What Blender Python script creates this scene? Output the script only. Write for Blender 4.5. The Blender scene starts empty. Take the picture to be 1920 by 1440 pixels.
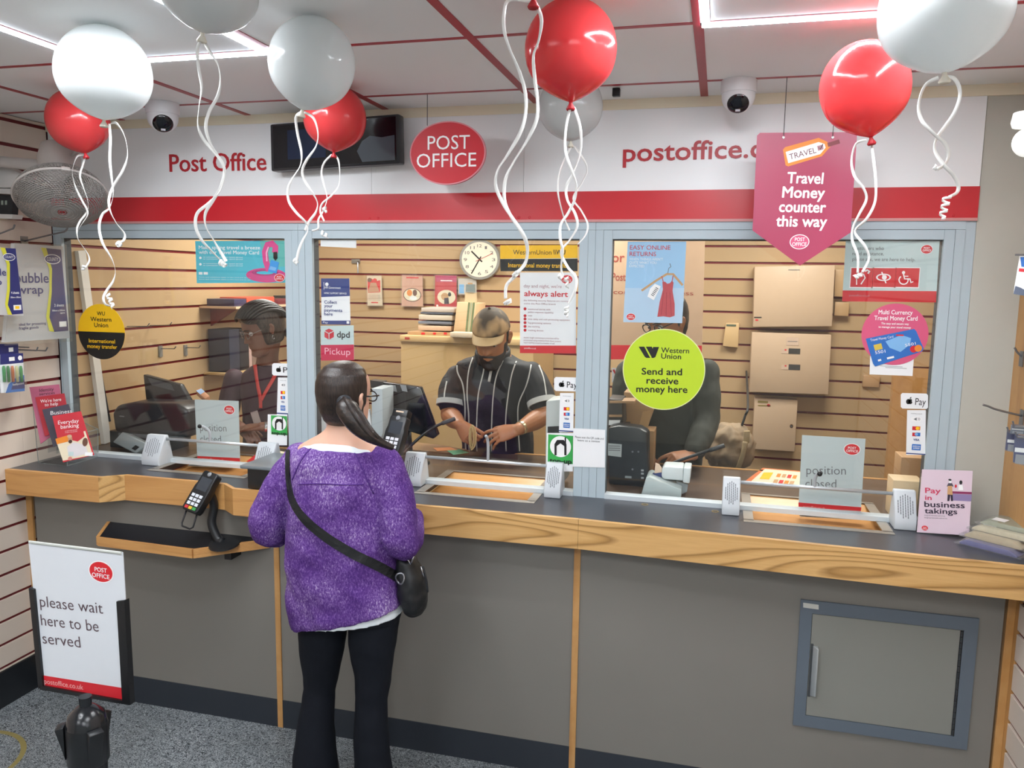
import bpy, bmesh, math, random
from math import sin, cos, pi, radians, sqrt, atan2
from mathutils import Vector as V, Matrix, noise
from mathutils.bvhtree import BVHTree
random.seed(7)
sc = bpy.context.scene
COL = sc.collection
# ------------------------------------------------------------------ camera
CAM = V((0.0, -2.98, 1.838)); FPX = 1491.7
_p, _y, _r = radians(7.41), radians(-14.46), radians(0.875)
FWD = V((sin(_y)*cos(_p), cos(_y)*cos(_p), -sin(_p)))
_ri = V((cos(_y), -sin(_y), 0)); _up = _ri.cross(FWD)
RGT = _ri*cos(_r) + _up*sin(_r); UPV = -_ri*sin(_r) + _up*cos(_r)
cd = bpy.data.cameras.new('camera'); cam = bpy.data.objects.new('camera', cd); COL.objects.link(cam)
cd.sensor_width = 36; cd.lens = FPX/1920*36; cd.clip_start = 0.05; cd.clip_end = 60
_m = Matrix((RGT, UPV, -FWD)).transposed().to_4x4(); _m.translation = CAM
cam.matrix_world = _m
sc.camera = cam
# ------------------------------------------------------------------ world, exposure
w = bpy.data.worlds.new('world'); sc.world = w; w.use_nodes = True
w.node_tree.nodes['Background'].inputs[0].default_value = (0.8, 0.85, 0.9, 1)
w.node_tree.nodes['Background'].inputs[1].default_value = 0.05
sc.view_settings.view_transform = 'Standard'; sc.view_settings.look = 'None'
sc.view_settings.gamma = 1; sc.view_settings.use_curve_mapping = False
sc.view_settings.exposure = 0.3
LED_L = 212.0           # radiance of the ceiling LED strips
OFFICE_W = 24.0        # watts of each lamp over the clerks' side
# ------------------------------------------------------------------ helpers
def ray(x, y): return FWD*FPX + RGT*(x-960) - UPV*(y-720)
def PY(x, y, Y=0.0):
    d = ray(x, y); return CAM + d*((Y-CAM.y)/d.y)
def PX(x, y, X):
    d = ray(x, y); return CAM + d*((X-CAM.x)/d.x)
def PZ(x, y, Z):
    d = ray(x, y); return CAM + d*((Z-CAM.z)/d.z)
def s2l(c): return c/12.92 if c <= 0.04045 else ((c+0.055)/1.055)**2.4
def hexc(h):
    h = h.lstrip('#'); return tuple(s2l(int(h[i:i+2], 16)/255) for i in (0, 2, 4)) + (1.0,)
MATS = {}
def nd(t, typ, **kw):
    n = t.nodes.new(typ)
    for k, v in kw.items():
        if k.startswith('i_'): n.inputs[k[2:].replace('_', ' ')].default_value = v
        else: setattr(n, k, v)
    return n
def mat(name, hx='808080', rough=0.5, metal=0.0, var=0.04, scale=30, bump=0.0, bscale=200, spec=0.5, **kw):
    """A principled material with a faint procedural tone variation."""
    if name in MATS: return MATS[name]
    m = bpy.data.materials.new(name); m.use_nodes = True; MATS[name] = m
    t = m.node_tree; b = t.nodes['Principled BSDF']; c = hexc(hx)
    b.inputs['Roughness'].default_value = rough; b.inputs['Metallic'].default_value = metal
    b.inputs['Specular IOR Level'].default_value = spec
    b.inputs['Base Color'].default_value = c
    for k, v in kw.items(): b.inputs[k.replace('_', ' ')].default_value = v
    co = nd(t, 'ShaderNodeTexCoord')
    if var:
        nz = nd(t, 'ShaderNodeTexNoise', i_Scale=scale, i_Detail=3.0)
        t.links.new(co.outputs['Object'], nz.inputs['Vector'])
        mx = nd(t, 'ShaderNodeMix', data_type='RGBA')
        mx.inputs['A'].default_value = tuple(x*(1-var) for x in c[:3])+(1,)
        mx.inputs['B'].default_value = tuple(min(1, x*(1+var)) for x in c[:3])+(1,)
        t.links.new(nz.outputs['Fac'], mx.inputs['Factor']); t.links.new(mx.outputs['Result'], b.inputs['Base Color'])
    if bump:
        nb = nd(t, 'ShaderNodeTexNoise', i_Scale=bscale, i_Detail=2.0)
        t.links.new(co.outputs['Object'], nb.inputs['Vector'])
        bp = nd(t, 'ShaderNodeBump', i_Strength=bump, i_Distance=0.002)
        t.links.new(nb.outputs['Fac'], bp.inputs['Height']); t.links.new(bp.outputs['Normal'], b.inputs['Normal'])
    return m
def emis(name, col, strength):
    if name in MATS: return MATS[name]
    m = bpy.data.materials.new(name); m.use_nodes = True; MATS[name] = m
    b = m.node_tree.nodes['Principled BSDF']
    b.inputs['Base Color'].default_value = (0.8, 0.8, 0.8, 1)
    b.inputs['Emission Color'].default_value = col+(1,); b.inputs['Emission Strength'].default_value = strength
    return m
def glassmat(name, tint=(1, 1, 1), ior=1.5, rough=0.0, gain=1.0, haze=0.0):
    """Clear sheet: transparent with a Fresnel reflection, optionally a little milky."""
    if name in MATS: return MATS[name]
    m = bpy.data.materials.new(name); m.use_nodes = True; MATS[name] = m
    t = m.node_tree; t.nodes.clear()
    o = nd(t, 'ShaderNodeOutputMaterial'); tr = nd(t, 'ShaderNodeBsdfTransparent'); gl = nd(t, 'ShaderNodeBsdfGlossy', i_Roughness=rough)
    tr.inputs['Color'].default_value = tint+(1,)
    lw = nd(t, 'ShaderNodeLayerWeight', i_Blend=0.5); pw = nd(t, 'ShaderNodeMath', operation='POWER'); pw.inputs[1].default_value = 5
    mu = nd(t, 'ShaderNodeMath', operation='MULTIPLY_ADD'); mu.inputs[1].default_value = .9; mu.inputs[2].default_value = ((ior-1)/(ior+1))**2*gain; mu.use_clamp = True
    mix = nd(t, 'ShaderNodeMixShader'); t.links.new(lw.outputs['Facing'], pw.inputs[0]); t.links.new(pw.outputs[0], mu.inputs[0]); t.links.new(mu.outputs[0], mix.inputs[0])
    base = tr.outputs[0]
    if haze:
        df = nd(t, 'ShaderNodeBsdfDiffuse'); df.inputs['Color'].default_value = (0.8, 0.8, 0.8, 1)
        mh = nd(t, 'ShaderNodeMixShader'); mh.inputs[0].default_value = haze
        t.links.new(tr.outputs[0], mh.inputs[1]); t.links.new(df.outputs[0], mh.inputs[2]); base = mh.outputs[0]
    t.links.new(base, mix.inputs[1]); t.links.new(gl.outputs[0], mix.inputs[2]); t.links.new(mix.outputs[0], o.inputs['Surface'])
    return m
def ramp(t, stops):
    r = nd(t, 'ShaderNodeValToRGB'); e = r.color_ramp.elements
    while len(e) > 1: e.remove(e[-1])
    e[0].position = stops[0][0]; e[0].color = hexc(stops[0][1])
    for p, c in stops[1:]:
        x = e.new(p); x.color = hexc(c)
    return r
def wood(name, light, mid, dark, sc_=(0.9, 3.0, 7.0), rings=9.0, rough=0.4, line=0.5):
    """Flat-sawn grain: contour lines of a stretched noise field plus fine fibres."""
    if name in MATS: return MATS[name]
    m = bpy.data.materials.new(name); m.use_nodes = True; MATS[name] = m
    t = m.node_tree; b = t.nodes['Principled BSDF']; b.inputs['Roughness'].default_value = rough
    co = nd(t, 'ShaderNodeTexCoord'); mp = nd(t, 'ShaderNodeMapping'); mp.inputs['Scale'].default_value = sc_
    t.links.new(co.outputs['Object'], mp.inputs['Vector'])
    nz = nd(t, 'ShaderNodeTexNoise', i_Scale=1.0, i_Detail=1.0, i_Roughness=0.35); t.links.new(mp.outputs[0], nz.inputs['Vector'])
    mu = nd(t, 'ShaderNodeMath', operation='MULTIPLY'); mu.inputs[1].default_value = rings; t.links.new(nz.outputs['Fac'], mu.inputs[0])
    fr = nd(t, 'ShaderNodeMath', operation='FRACT'); t.links.new(mu.outputs[0], fr.inputs[0])
    r = ramp(t, [(0.0, dark), (0.16, light), (0.6, light), (0.85, mid), (1.0, dark)]); t.links.new(fr.outputs[0], r.inputs[0])
    mp2 = nd(t, 'ShaderNodeMapping'); mp2.inputs['Scale'].default_value = (sc_[0]*6, sc_[1]*60, sc_[2]*30); t.links.new(co.outputs['Object'], mp2.inputs['Vector'])
    n2 = nd(t, 'ShaderNodeTexNoise', i_Scale=1.0, i_Detail=2.0); t.links.new(mp2.outputs[0], n2.inputs['Vector'])
    r2 = ramp(t, [(0.3, mid), (0.7, light)]); t.links.new(n2.outputs['Fac'], r2.inputs[0])
    mx = nd(t, 'ShaderNodeMix', data_type='RGBA'); mx.inputs['Factor'].default_value = line
    t.links.new(r2.outputs[0], mx.inputs['A']); t.links.new(r.outputs[0], mx.inputs['B']); t.links.new(mx.outputs['Result'], b.inputs['Base Color'])
    return m
# ---- objects
def tag(o, label=None, cat=None, group=None, kind=None):
    if label: o['label'] = label
    if cat: o['category'] = cat
    if group: o['group'] = group
    if kind: o['kind'] = kind
    return o
def thing(name, loc, label, cat, group=None):
    o = bpy.data.objects.new(name, None); COL.objects.link(o); o.empty_display_size = 0.05
    o.location = V(loc); return tag(o, label, cat, group)
def adopt(o, parent):
    o.parent = parent
    if parent.type == 'EMPTY': o.matrix_parent_inverse = Matrix.Translation(-parent.location)
    return o
def T3(v): return (v[0], v[1], v[2])
class MB:
    def __init__(s): s.v = []; s.f = []; s.mi = []
    def add(s, vs, fs, m=0):
        k = len(s.v); s.v += [T3(p) for p in vs]
        for f in fs: s.f.append(tuple(i+k for i in f)); s.mi.append(m)
        return s
    def hexa(s, p, m=0):   # p: 4 bottom, 4 top
        return s.add(p, [(3, 2, 1, 0), (4, 5, 6, 7), (0, 1, 5, 4), (1, 2, 6, 5), (2, 3, 7, 6), (3, 0, 4, 7)], m)
    def box(s, x0, x1, y0, y1, z0, z1, m=0):
        return s.hexa([(x0, y0, z0), (x1, y0, z0), (x1, y1, z0), (x0, y1, z0), (x0, y0, z1), (x1, y0, z1), (x1, y1, z1), (x0, y1, z1)], m)
    def obox(s, c, ax, h, m=0):
        c = V(c); a, b, d = [V(q).normalized()*k for q, k in zip(ax, h)]
        return s.hexa([c-a-b-d, c+a-b-d, c+a+b-d, c-a+b-d, c-a-b+d, c+a-b+d, c+a+b+d, c-a+b+d], m)
    def prism(s, pts, ext, m=0, m2=None):
        n = len(pts); pts = [V(p) for p in pts]; e = V(ext)
        s.add(pts+[p+e for p in pts], [], m); k = len(s.v)-2*n
        s.f.append(tuple(k+i for i in range(n))); s.mi.append(m)
        s.f.append(tuple(k+n+i for i in reversed(range(n)))); s.mi.append(m)
        for i in range(n):
            j = (i+1) % n; s.f.append((k+i, k+n+i, k+n+j, k+j)); s.mi.append(m if m2 is None else m2)
        return s
    def loft(s, rings, m=0, cap=True, closed=True):
        n = len(rings[0]); k = len(s.v)
        for r in rings: s.v += [T3(p) for p in r]
        for a in range(len(rings)-1):
            for i in range(n if closed else n-1):
                j = (i+1) % n
                s.f.append((k+a*n+i, k+a*n+j, k+(a+1)*n+j, k+(a+1)*n+i)); s.mi.append(m)
        if cap and closed:
            s.f.append(tuple(k+i for i in reversed(range(n)))); s.mi.append(m)
            e = k+(len(rings)-1)*n; s.f.append(tuple(e+i for i in range(n))); s.mi.append(m)
        return s
    def tube(s, path, r, n=10, m=0, cap=True, up=None, close=False, fl=1.0):
        """Tube along a path; r scalar or list; fl flattens the second axis."""
        P = [V(p) for p in path]; N = len(P); rings = []; pu = V(up) if up else None
        for i, p in enumerate(P):
            if close: t = (P[(i+1) % N]-P[i-1])
            else: t = P[min(i+1, N-1)]-P[max(i-1, 0)]
            if t.length < 1e-9: t = V((0, 0, 1))
            t.normalize()
            if pu is None: pu = V((0, 0, 1)) if abs(t.z) < 0.9 else V((0, 1, 0))
            a = pu.cross(t)
            if a.length < 1e-6: a = V((1, 0, 0)).cross(t)
            a.normalize(); b = t.cross(a).normalized(); 
            if not up: pu = b
            rr = r[i] if isinstance(r, (list, tuple)) else r
            ra, rb = rr if isinstance(rr, (list, tuple)) else (rr, rr*fl)
            rings.append([p+a*cos(2*pi*k/n)*ra+b*sin(2*pi*k/n)*rb for k in range(n)])
        if close: rings.append(rings[0]); cap = False
        return s.loft(rings, m, cap)
    def lathe(s, prof, o=(0, 0, 0), ax=(0, 0, 1), n=24, m=0, cap=True):
        o = V(o); a = V(ax).normalized(); u = a.orthogonal().normalized(); w_ = a.cross(u)
        rings = [[o+a*h+(u*cos(2*pi*k/n)+w_*sin(2*pi*k/n))*max(r, 1e-5) for k in range(n)] for r, h in prof]
        return s.loft(rings, m, cap)
    def ball(s, c, r, m=0, n=16, k=10):
        c = V(c); rx, ry, rz = r if isinstance(r, (tuple, list)) else (r, r, r)
        return s.loft([[c+V((rx*sin(pi*j/k)*cos(2*pi*i/n), ry*sin(pi*j/k)*sin(2*pi*i/n), -rz*cos(pi*j/k))) for i in range(n)] for j in [0.02]+list(range(1, k))+[k-0.02]], m)
    def build(s, name, mats, parent=None, smooth=False, bevel=0, seg=2):
        me = bpy.data.meshes.new(name); me.from_pydata(s.v, [], s.f)
        for x in (mats if isinstance(mats, (list, tuple)) else [mats]): me.materials.append(x)
        if any(s.mi): me.polygons.foreach_set('material_index', s.mi)
        bm = bmesh.new(); bm.from_mesh(me); bmesh.ops.recalc_face_normals(bm, faces=bm.faces)
        if bevel:
            es = [e for e in bm.edges if len(e.link_faces) == 2 and e.calc_face_angle(0) > 0.6]
            bmesh.ops.bevel(bm, geom=es, offset=bevel, segments=seg, affect='EDGES', profile=0.5, clamp_overlap=True)
        bm.to_mesh(me); bm.free()
        if smooth: me.polygons.foreach_set('use_smooth', [True]*len(me.polygons))
        if bevel or smooth == 'auto': 
            me.polygons.foreach_set('use_smooth', [True]*len(me.polygons)); me.set_sharp_from_angle(angle=radians(42))
        o = bpy.data.objects.new(name, me); COL.objects.link(o)
        if parent is not None: adopt(o, parent)
        return o
def solo(mb, name, mats, label, cat, group=None, **kw): return tag(mb.build(name, mats, **kw), label, cat, group)
def struct(mb, name, mats, parent=None, **kw):
    o = mb.build(name, mats, parent, **kw)
    if parent is None: o['kind'] = 'structure'
    return o
def spline(pts, k=8):
    P = [V(p) for p in pts]; out = []
    for i in range(len(P)-1):
        a, b, c, d = P[max(i-1, 0)], P[i], P[i+1], P[min(i+2, len(P)-1)]
        for j in range(k):
            t = j/k
            out.append(0.5*((2*b)+(c-a)*t+(2*a-5*b+4*c-d)*t*t+(3*b-a-3*c+d)*t**3))
    return out+[P[-1]]
# ---- lettering
GLY = {}
def glyphs(txt, wt, solid=False):
    k = (txt, wt, solid)
    if k not in GLY:
        cu = bpy.data.curves.new('t', 'FONT'); cu.body = txt; cu.size = 1.0; cu.resolution_u = 3; cu.offset = wt if solid else min(wt, 0)
        ob = bpy.data.objects.new('t', cu); me = bpy.data.meshes.new_from_object(ob)
        vs = [(v.co.x, v.co.y) for v in me.vertices]; fs = [tuple(p.vertices) for p in me.polygons]
        bpy.data.objects.remove(ob); bpy.data.meshes.remove(me); bpy.data.curves.remove(cu)
        vs = [(x, y, 0.0) for x, y in vs]
        if wt > .004 and not solid:      # heavier weight: the outline thickened evenly
            n = len(vs); bv, bf = list(vs), list(fs); m = 6
            for q in range(m):
                dx, dy = wt*cos(2*pi*q/m), wt*sin(2*pi*q/m); k_ = len(bv); bv += [(x+dx, y+dy, (q+1)*1.5e-5) for x, y, _z in vs]; bf += [tuple(i+k_ for i in f) for f in fs]
            vs, fs = bv, bf
        x0 = min(v[0] for v in vs); x1 = max(v[0] for v in vs)
        GLY[k] = ([(x-x0, y, z) for x, y, z in vs], fs, x1-x0)
    return GLY[k]
CAPH = None
class Sheet:
    """A flat sheet in the plane through P0 facing N; its outline and print are given where the photograph shows them."""
    def __init__(s, P0, N=(0, -1, 0)):
        s.P0 = V(P0); s.N = V(N).normalized(); up = V((0, 0, 1))
        if abs(s.N.z) > 0.95: up = V((0, 1, 0))
        s.e1 = up.cross(s.N).normalized(); s.e2 = s.N.cross(s.e1).normalized(); s.parts = {}; s.eps = 0.0004
    def uv(s, x, y):
        d = ray(x, y); t = (s.P0-CAM).dot(s.N)/d.dot(s.N); q = CAM+d*t-s.P0
        return q.dot(s.e1), q.dot(s.e2)
    def W(s, u, v, d=0.0): return s.P0+s.e1*u+s.e2*v+s.N*d
    def _mb(s, part, m):
        mb, ms = s.parts.setdefault(part, (MB(), []))
        if m not in ms: ms.append(m)
        return mb, ms.index(m)
    def slab(s, part, m, pts, th=0.003, back=True):
        mb, i = s._mb(part, m)
        mb.prism([s.W(*s.uv(*p), 0) for p in pts], s.N*(-th), i); return s
    def poly(s, part, m, pts, L=1):
        mb, i = s._mb(part, m); mb.add([s.W(*s.uv(*p), L*s.eps) for p in pts], [tuple(range(len(pts)))], i); return s
    def rect(s, part, m, x0, y0, x1, y1, L=1):
        u0, v0 = s.uv(x0, y0); u1, v1 = s.uv(x1, y1)
        mb, i = s._mb(part, m); mb.add([s.W(a, b, L*s.eps) for a, b in ((u0, v0), (u1, v0), (u1, v1), (u0, v1))], [(0, 1, 2, 3)], i); return s
    def ell(s, part, m, cx, cy, rx, ry, L=1, n=36, th=0, a0=0, a1=2*pi):
        u, v = s.uv(cx, cy); ux = s.uv(cx+rx, cy)[0]-u; vy = s.uv(cx, cy-ry)[1]-v
        mb, i = s._mb(part, m)
        ps = [(u+ux*cos(a0+(a1-a0)*k/n), v+vy*sin(a0+(a1-a0)*k/n)) for k in range(n if a1-a0 > 6.2 else n+1)]
        if th: mb.prism([s.W(*p, 0) for p in ps], s.N*(-th), i)
        else: mb.add([s.W(*p, L*s.eps) for p in ps], [tuple(range(len(ps)))], i)
        return s
    def stroke(s, part, m, pts, wpx, L=1, closed=False):
        """A line of even width through photo points."""
        Q = [V(s.uv(*p)) for p in pts]; u0 = s.uv(*pts[0])[0]; hw = abs(s.uv(pts[0][0]+wpx, pts[0][1])[0]-u0)/2
        mb, i = s._mb(part, m); n = len(Q); A = []
        for k, q in enumerate(Q):
            a = Q[k-1] if (k or closed) else q; b = Q[(k+1) % n] if (k < n-1 or closed) else q
            d = (b-a).normalized(); nn = V((-d.y, d.x))*hw; A += [s.W(*(q+nn), L*s.eps), s.W(*(q-nn), L*s.eps)]
        mb.add(A, [(2*k, 2*k+1, (2*k+3) % (2*n), (2*k+2) % (2*n)) for k in range(n if closed else n-1)], i); return s
    def text(s, part, m, txt, xl, yb, xr, cap, L=2, wt=0.0, rot=0.0, tilt=0.0, th=0.0):
        """Baseline from (xl,yb) to column xr, capitals cap photo pixels tall."""
        global CAPH
        if CAPH is None: CAPH = max(v[1] for v in glyphs('H', 0)[0])
        vs, fs, wd = glyphs(txt, wt, bool(th)); u0, v0 = s.uv(xl, yb); u1, v1 = s.uv(xr, yb+tilt)
        hy = s.uv(xl, yb-cap)[1]-v0; ln = sqrt((u1-u0)**2+(v1-v0)**2) if tilt else u1-u0
        kx = ln/wd; ky = hy/CAPH; a = atan2(v1-v0, u1-u0) if tilt else rot
        mb, i = s._mb(part, m)
        if th:
            mb.add([s.W(u0+x*kx*cos(a)-y*ky*sin(a), v0+x*kx*sin(a)+y*ky*cos(a), th) for x, y, z in vs], fs, i)
            cnt = {}
            for f in fs:
                for q in range(len(f)):
                    e = (f[q], f[(q+1) % len(f)]); cnt[e] = 1
            k = len(mb.v); mb.add([s.W(u0+x*kx*cos(a)-y*ky*sin(a), v0+x*kx*sin(a)+y*ky*cos(a), 0) for x, y, z in vs], [], i)
            for e in cnt:
                if (e[1], e[0]) not in cnt: mb.f.append((k-len(vs)+e[0], k-len(vs)+e[1], k+e[1], k+e[0])); mb.mi.append(i)
        else:
            mb.add([s.W(u0+x*kx*cos(a)-y*ky*sin(a), v0+x*kx*sin(a)+y*ky*cos(a), L*s.eps+z) for x, y, z in vs], fs, i)
        return s
    def logo(s, cx, cy, rx, ry, L=2, rim=True, red=None, white=None, part='emblem'):
        red = red or M_LOGO; white = white or M_WHITE
        if rim: s.ell(part, white, cx, cy, rx*1.1, ry*1.1, L)
        s.ell(part, red, cx, cy, rx, ry, L+1)
        s.text(part, white, 'POST', cx-rx*.53, cy-ry*.1, cx+rx*.53, ry*.42, L+2, .012)
        s.text(part, white, 'OFFICE', cx-rx*.76, cy+ry*.46, cx+rx*.76, ry*.42, L+2, .012)
        return s
    def finish(s, root):
        for k, (mb, ms) in s.parts.items(): mb.build(k, ms, root)
        return root
def poster(name, label, cat, base, group=None, Y=0.021, N=(0, -1, 0), P0=None, th=0.001, m=None, part='panel'):
    """A sheet thing; base = outline in photo pixels."""
    s = Sheet(P0 or (0, Y, 1.5), N)
    if len(base) > 2: s.slab(part, m or M_PAPER, base, th)
    cx = sum(p[0] for p in base)/len(base); yb = max(p[1] for p in base)
    s.root = thing(name, s.W(*s.uv(cx, yb)), label, cat, group)
    return s
M_WHITE = mat('printed white', 'f2f2f2', .5, var=.01); M_PAPER = mat('white paper', 'eceef0', .5, var=.015)
M_LOGO = mat('logo red', 'd5202c', .4, var=.02); M_RED = mat('sign red', 'cf2430', .35, var=.02)
M_BLACK = mat('printed black', '161616', .5, var=.02); M_GREYTXT = mat('printed grey', '6a6a6e', .5, var=.02)
M_ALU = mat('painted grey metal', 'b0bfc7', .42, var=.03, scale=12); M_ALUD = mat('frame seam', '3c4246', .6)
M_PLASTIC = mat('black plastic', '15171a', .38, bump=.05); M_PLASTG = mat('light grey plastic', 'c4cace', .45)
M_CHROME = mat('chrome wire', 'b8bbc0', .2, 1.0); M_DKCHROME = mat('dull steel', '8d8f94', .35, 1.0)
M_ACRYL = glassmat('clear acrylic', (.97, .98, .98), 1.45, 0.02, 1.2, .03)
# ------------------------------------------------------------------ lamps
XL, XR, CEIL, CT = -2.885, 0.955, 2.4876, 1.015
YB, YF = 2.12, -6.2            # back wall of the office, far wall of the shop
XS = 3.4                       # the shop widens to the right behind the camera
led = emis('white led strip', (0.92, 0.96, 1.0), LED_L); led_side = emis('led strip side', (0.80, 0.88, 1.0), LED_L*.045); M_LEDRIM = mat('led profile', 'dfe3ea', .4)
LEDS = [(-1.885, -1.425, 'square of white LED strips on the ceiling at the left, behind the balloons'),
        (-0.068, -1.425, 'square of white LED strips on the ceiling behind the largest white balloon')]
def led_square(x0, y0, label, sx=.575, sy=.6):
    r = thing('led_ceiling_light', (x0+sx/2, y0+sy/2, CEIL), label, 'ceiling light', 'LED squares on the ceiling')
    for a in ((x0, x0+sx, y0, y0), (x0, x0+sx, y0+sy, y0+sy), (x0, x0, y0, y0+sy), (x0+sx, x0+sx, y0, y0+sy)):
        h = .007
        MB().box(a[0]-h, a[1]+h, a[2]-h, a[3]+h, CEIL-.009, CEIL-.002).build('led_strip', [led_side, led], r).data.polygons[0].material_index = 1
        MB().box(a[0]-h-.005, a[1]+h+.005, a[2]-h-.005, a[3]+h+.005, CEIL-.002, CEIL-.0005).build('mounting_strip', M_LEDRIM, r)
for x, y, l in LEDS: led_square(x, y, l)
for x, y, k in ((-1.885, -3.2, 'left'), (-.068, -3.2, 'right'), (-1.885, -5.0, 'far left'), (-.068, -5.0, 'far right'), (1.75, -3.2, 'side'), (1.75, -5.0, 'far side')):  # unseen squares added for fill light, repeating the pattern of the two in view
    led_square(x, y, f'square of white LED strips added for fill light behind the camera, {k}')
def lamp(name, loc, size, watts, col, rot=(0, 0, 0), sy=None):
    ld = bpy.data.lights.new(name, 'AREA'); ld.energy = watts; ld.color = col; ld.shape = 'RECTANGLE'; ld.size = size; ld.size_y = sy or size
    o = bpy.data.objects.new(name, ld); COL.objects.link(o); o.location = loc; o.rotation_euler = rot; return o
for i, x in enumerate((-2.2, -.85, .45)):
    lamp('office_lamp', (x, 1.15, CEIL-.03), .55, OFFICE_W, (.97, .96, .90))
# ------------------------------------------------------------------ shell
def floor_mat():
    m = bpy.data.materials.new('speckled vinyl floor'); m.use_nodes = True; t = m.node_tree; b = t.nodes['Principled BSDF']; b.inputs['Roughness'].default_value = .55
    co = nd(t, 'ShaderNodeTexCoord')
    mp = nd(t, 'ShaderNodeMapping'); mp.inputs['Scale'].default_value = (1, 1.35, 1); mp.inputs['Rotation'].default_value = (0, 0, .6); t.links.new(co.outputs['Object'], mp.inputs['Vector'])
    n1 = nd(t, 'ShaderNodeTexNoise', i_Scale=85.0, i_Detail=2.0, i_Distortion=2.2); t.links.new(mp.outputs[0], n1.inputs['Vector'])
    r = ramp(t, [(0.36, '2c3339'), (0.48, '545c62'), (0.55, 'ccd2d6'), (0.61, '6a7278'), (0.75, '363d43')]); t.links.new(n1.outputs['Fac'], r.inputs[0])
    n2 = nd(t, 'ShaderNodeTexNoise', i_Scale=1.2, i_Detail=3.0); t.links.new(co.outputs['Object'], n2.inputs['Vector'])
    r2 = ramp(t, [(.3, '8a8a84'), (.65, 'ffffff')]); t.links.new(n2.outputs['Fac'], r2.inputs[0])
    mx = nd(t, 'ShaderNodeMix', data_type='RGBA', blend_type='MULTIPLY'); mx.inputs['Factor'].default_value = .55
    t.links.new(r.outputs[0], mx.inputs['A']); t.links.new(r2.outputs[0], mx.inputs['B']); t.links.new(mx.outputs['Result'], b.inputs['Base Color'])
    return m
struct(MB().box(XL-.1, XS, YF, YB+.1, -.05, 0), 'floor', floor_mat())
M_PANEL = mat('ceiling panel', 'ebeeee', .6, var=.03, scale=2); M_BAR = mat('red ceiling bar', '9e1c2a', .35, var=.06, scale=20)
struct(MB().box(XL-.1, XS, YF, YB+.1, CEIL, CEIL+.05), 'ceiling', M_PANEL)
bars = MB()
for i in range(-1, 10):
    x = -2.485+.6*i
    if XL < x < XS: bars.box(x-.013, x+.013, YF, -.001, CEIL-.0018, CEIL+.001)
for j in range(11):
    y = -.235-.597*j
    if y > YF: bars.box(XL, XS, y-.009, y+.009, CEIL-.0014, CEIL+.001)
struct(bars, 'trim_1', M_BAR)
M_SLAT = mat('cream slat board', 'd3c4b6', .38, var=.05, scale=3); M_GROOVE = mat('dark red groove', '6a1018', .45)
M_SLATIN = mat('maple slat board', 'b39670', .4, var=.06, scale=3); 
def slatwall(name, origin, along, nrm, L, z0, z1, mb, seams=()):
    """100 mm boards over a red backing. origin: at z=0, along: unit direction, nrm: towards the room."""
    o, a, n = V(origin), V(along), V(nrm); bd = MB(); z = math.floor(z0*10)/10-.033
    up = V((0, 0, 1))
    bd.hexa([o+up*z0-n*.06, o+a*L+up*z0-n*.06, o+a*L+up*z0-n*.008, o+up*z0-n*.008, o+up*z1-n*.06, o+a*L+up*z1-n*.06, o+a*L+up*z1-n*.008, o+up*z1-n*.008], 1)
    cuts = [0]+list(seams)+[L]
    while z < z1:
        lo, hi = max(z+.006, z0), min(z+.094, z1)
        if hi-lo > .004:
            for s0, s1 in zip(cuts[:-1], cuts[1:]):
                q0, q1 = o+a*(s0+(.0006 if s0 else 0)), o+a*s1
                bd.hexa([q0+up*lo-n*.02, q1+up*lo-n*.02, q1+up*lo, q0+up*lo, q0+up*hi-n*.02, q1+up*hi-n*.02, q1+up*(hi-.003), q0+up*(hi-.003)], 0)
        z += .1
    return struct(bd, name, [mb, M_GROOVE])
slatwall('wall_left', (XL, -.02, 0), (0, -1, 0), (1, 0, 0), 6.1, .155, CEIL, M_SLAT, (.22, 1.4))
slatwall('wall_office_left', (XL, YB, 0), (0, -1, 0), (1, 0, 0), YB-.02, 0, CEIL, M_SLATIN)
slatwall('wall_back', (XL, YB, 0), (1, 0, 0), (0, -1, 0), 4.6, 0, CEIL, M_SLATIN, (1.22, 2.44))
slatwall('wall_right', (XR, -.27, 0), (0, -1, 0), (-1, 0, 0), 2.6, .1, CEIL, M_SLAT)
M_CREAM = mat('cream painted wall', 'b9b9b0', .5, var=.02); M_OAK = wood('oak post', 'c59760', 'b7854c', '99693a', (5, 5, .7), 5, .4, .35)
struct(MB().box(XS, XS+.1, YF, -2.87, 0, CEIL).box(XR, XS, -2.87, -2.8, 0, CEIL), 'wall_shop_right', M_CREAM)
struct(MB().box(XL-.1, XS, YF-.1, YF, 0, CEIL), 'wall_shop_back', M_CREAM)
struct(MB().box(1.7, 1.8, .05, YB+.1, 0, CEIL), 'wall_office_right', mat('office side wall', 'b98f63', .5))
struct(MB().box(.808, XR+.75, -.012, .05, CT+.001, CEIL), 'wall_pillar', M_CREAM)
struct(MB().box(XR, XR+.03, -.215, -.012, CT, CEIL-.02).box(XR, XR+.03, -.27, -.215, 0, CEIL), 'trim_2', M_OAK)
struct(MB().box(XL, XL+.012, -6.1, -.24, 0, .155), 'baseboard_left', mat('black skirting', '1d2024', .4))
struct(MB().box(XL, XL+.03, -.245, -.235, .1, .94), 'trim_3', M_OAK)
# cream cornice strip along the top of the fascia
struct(MB().box(XL, XR+.75, -.022, .03, 2.452, CEIL), 'trim_4', mat('cream cornice', 'e9e0c8', .5, var=.02))
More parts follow.
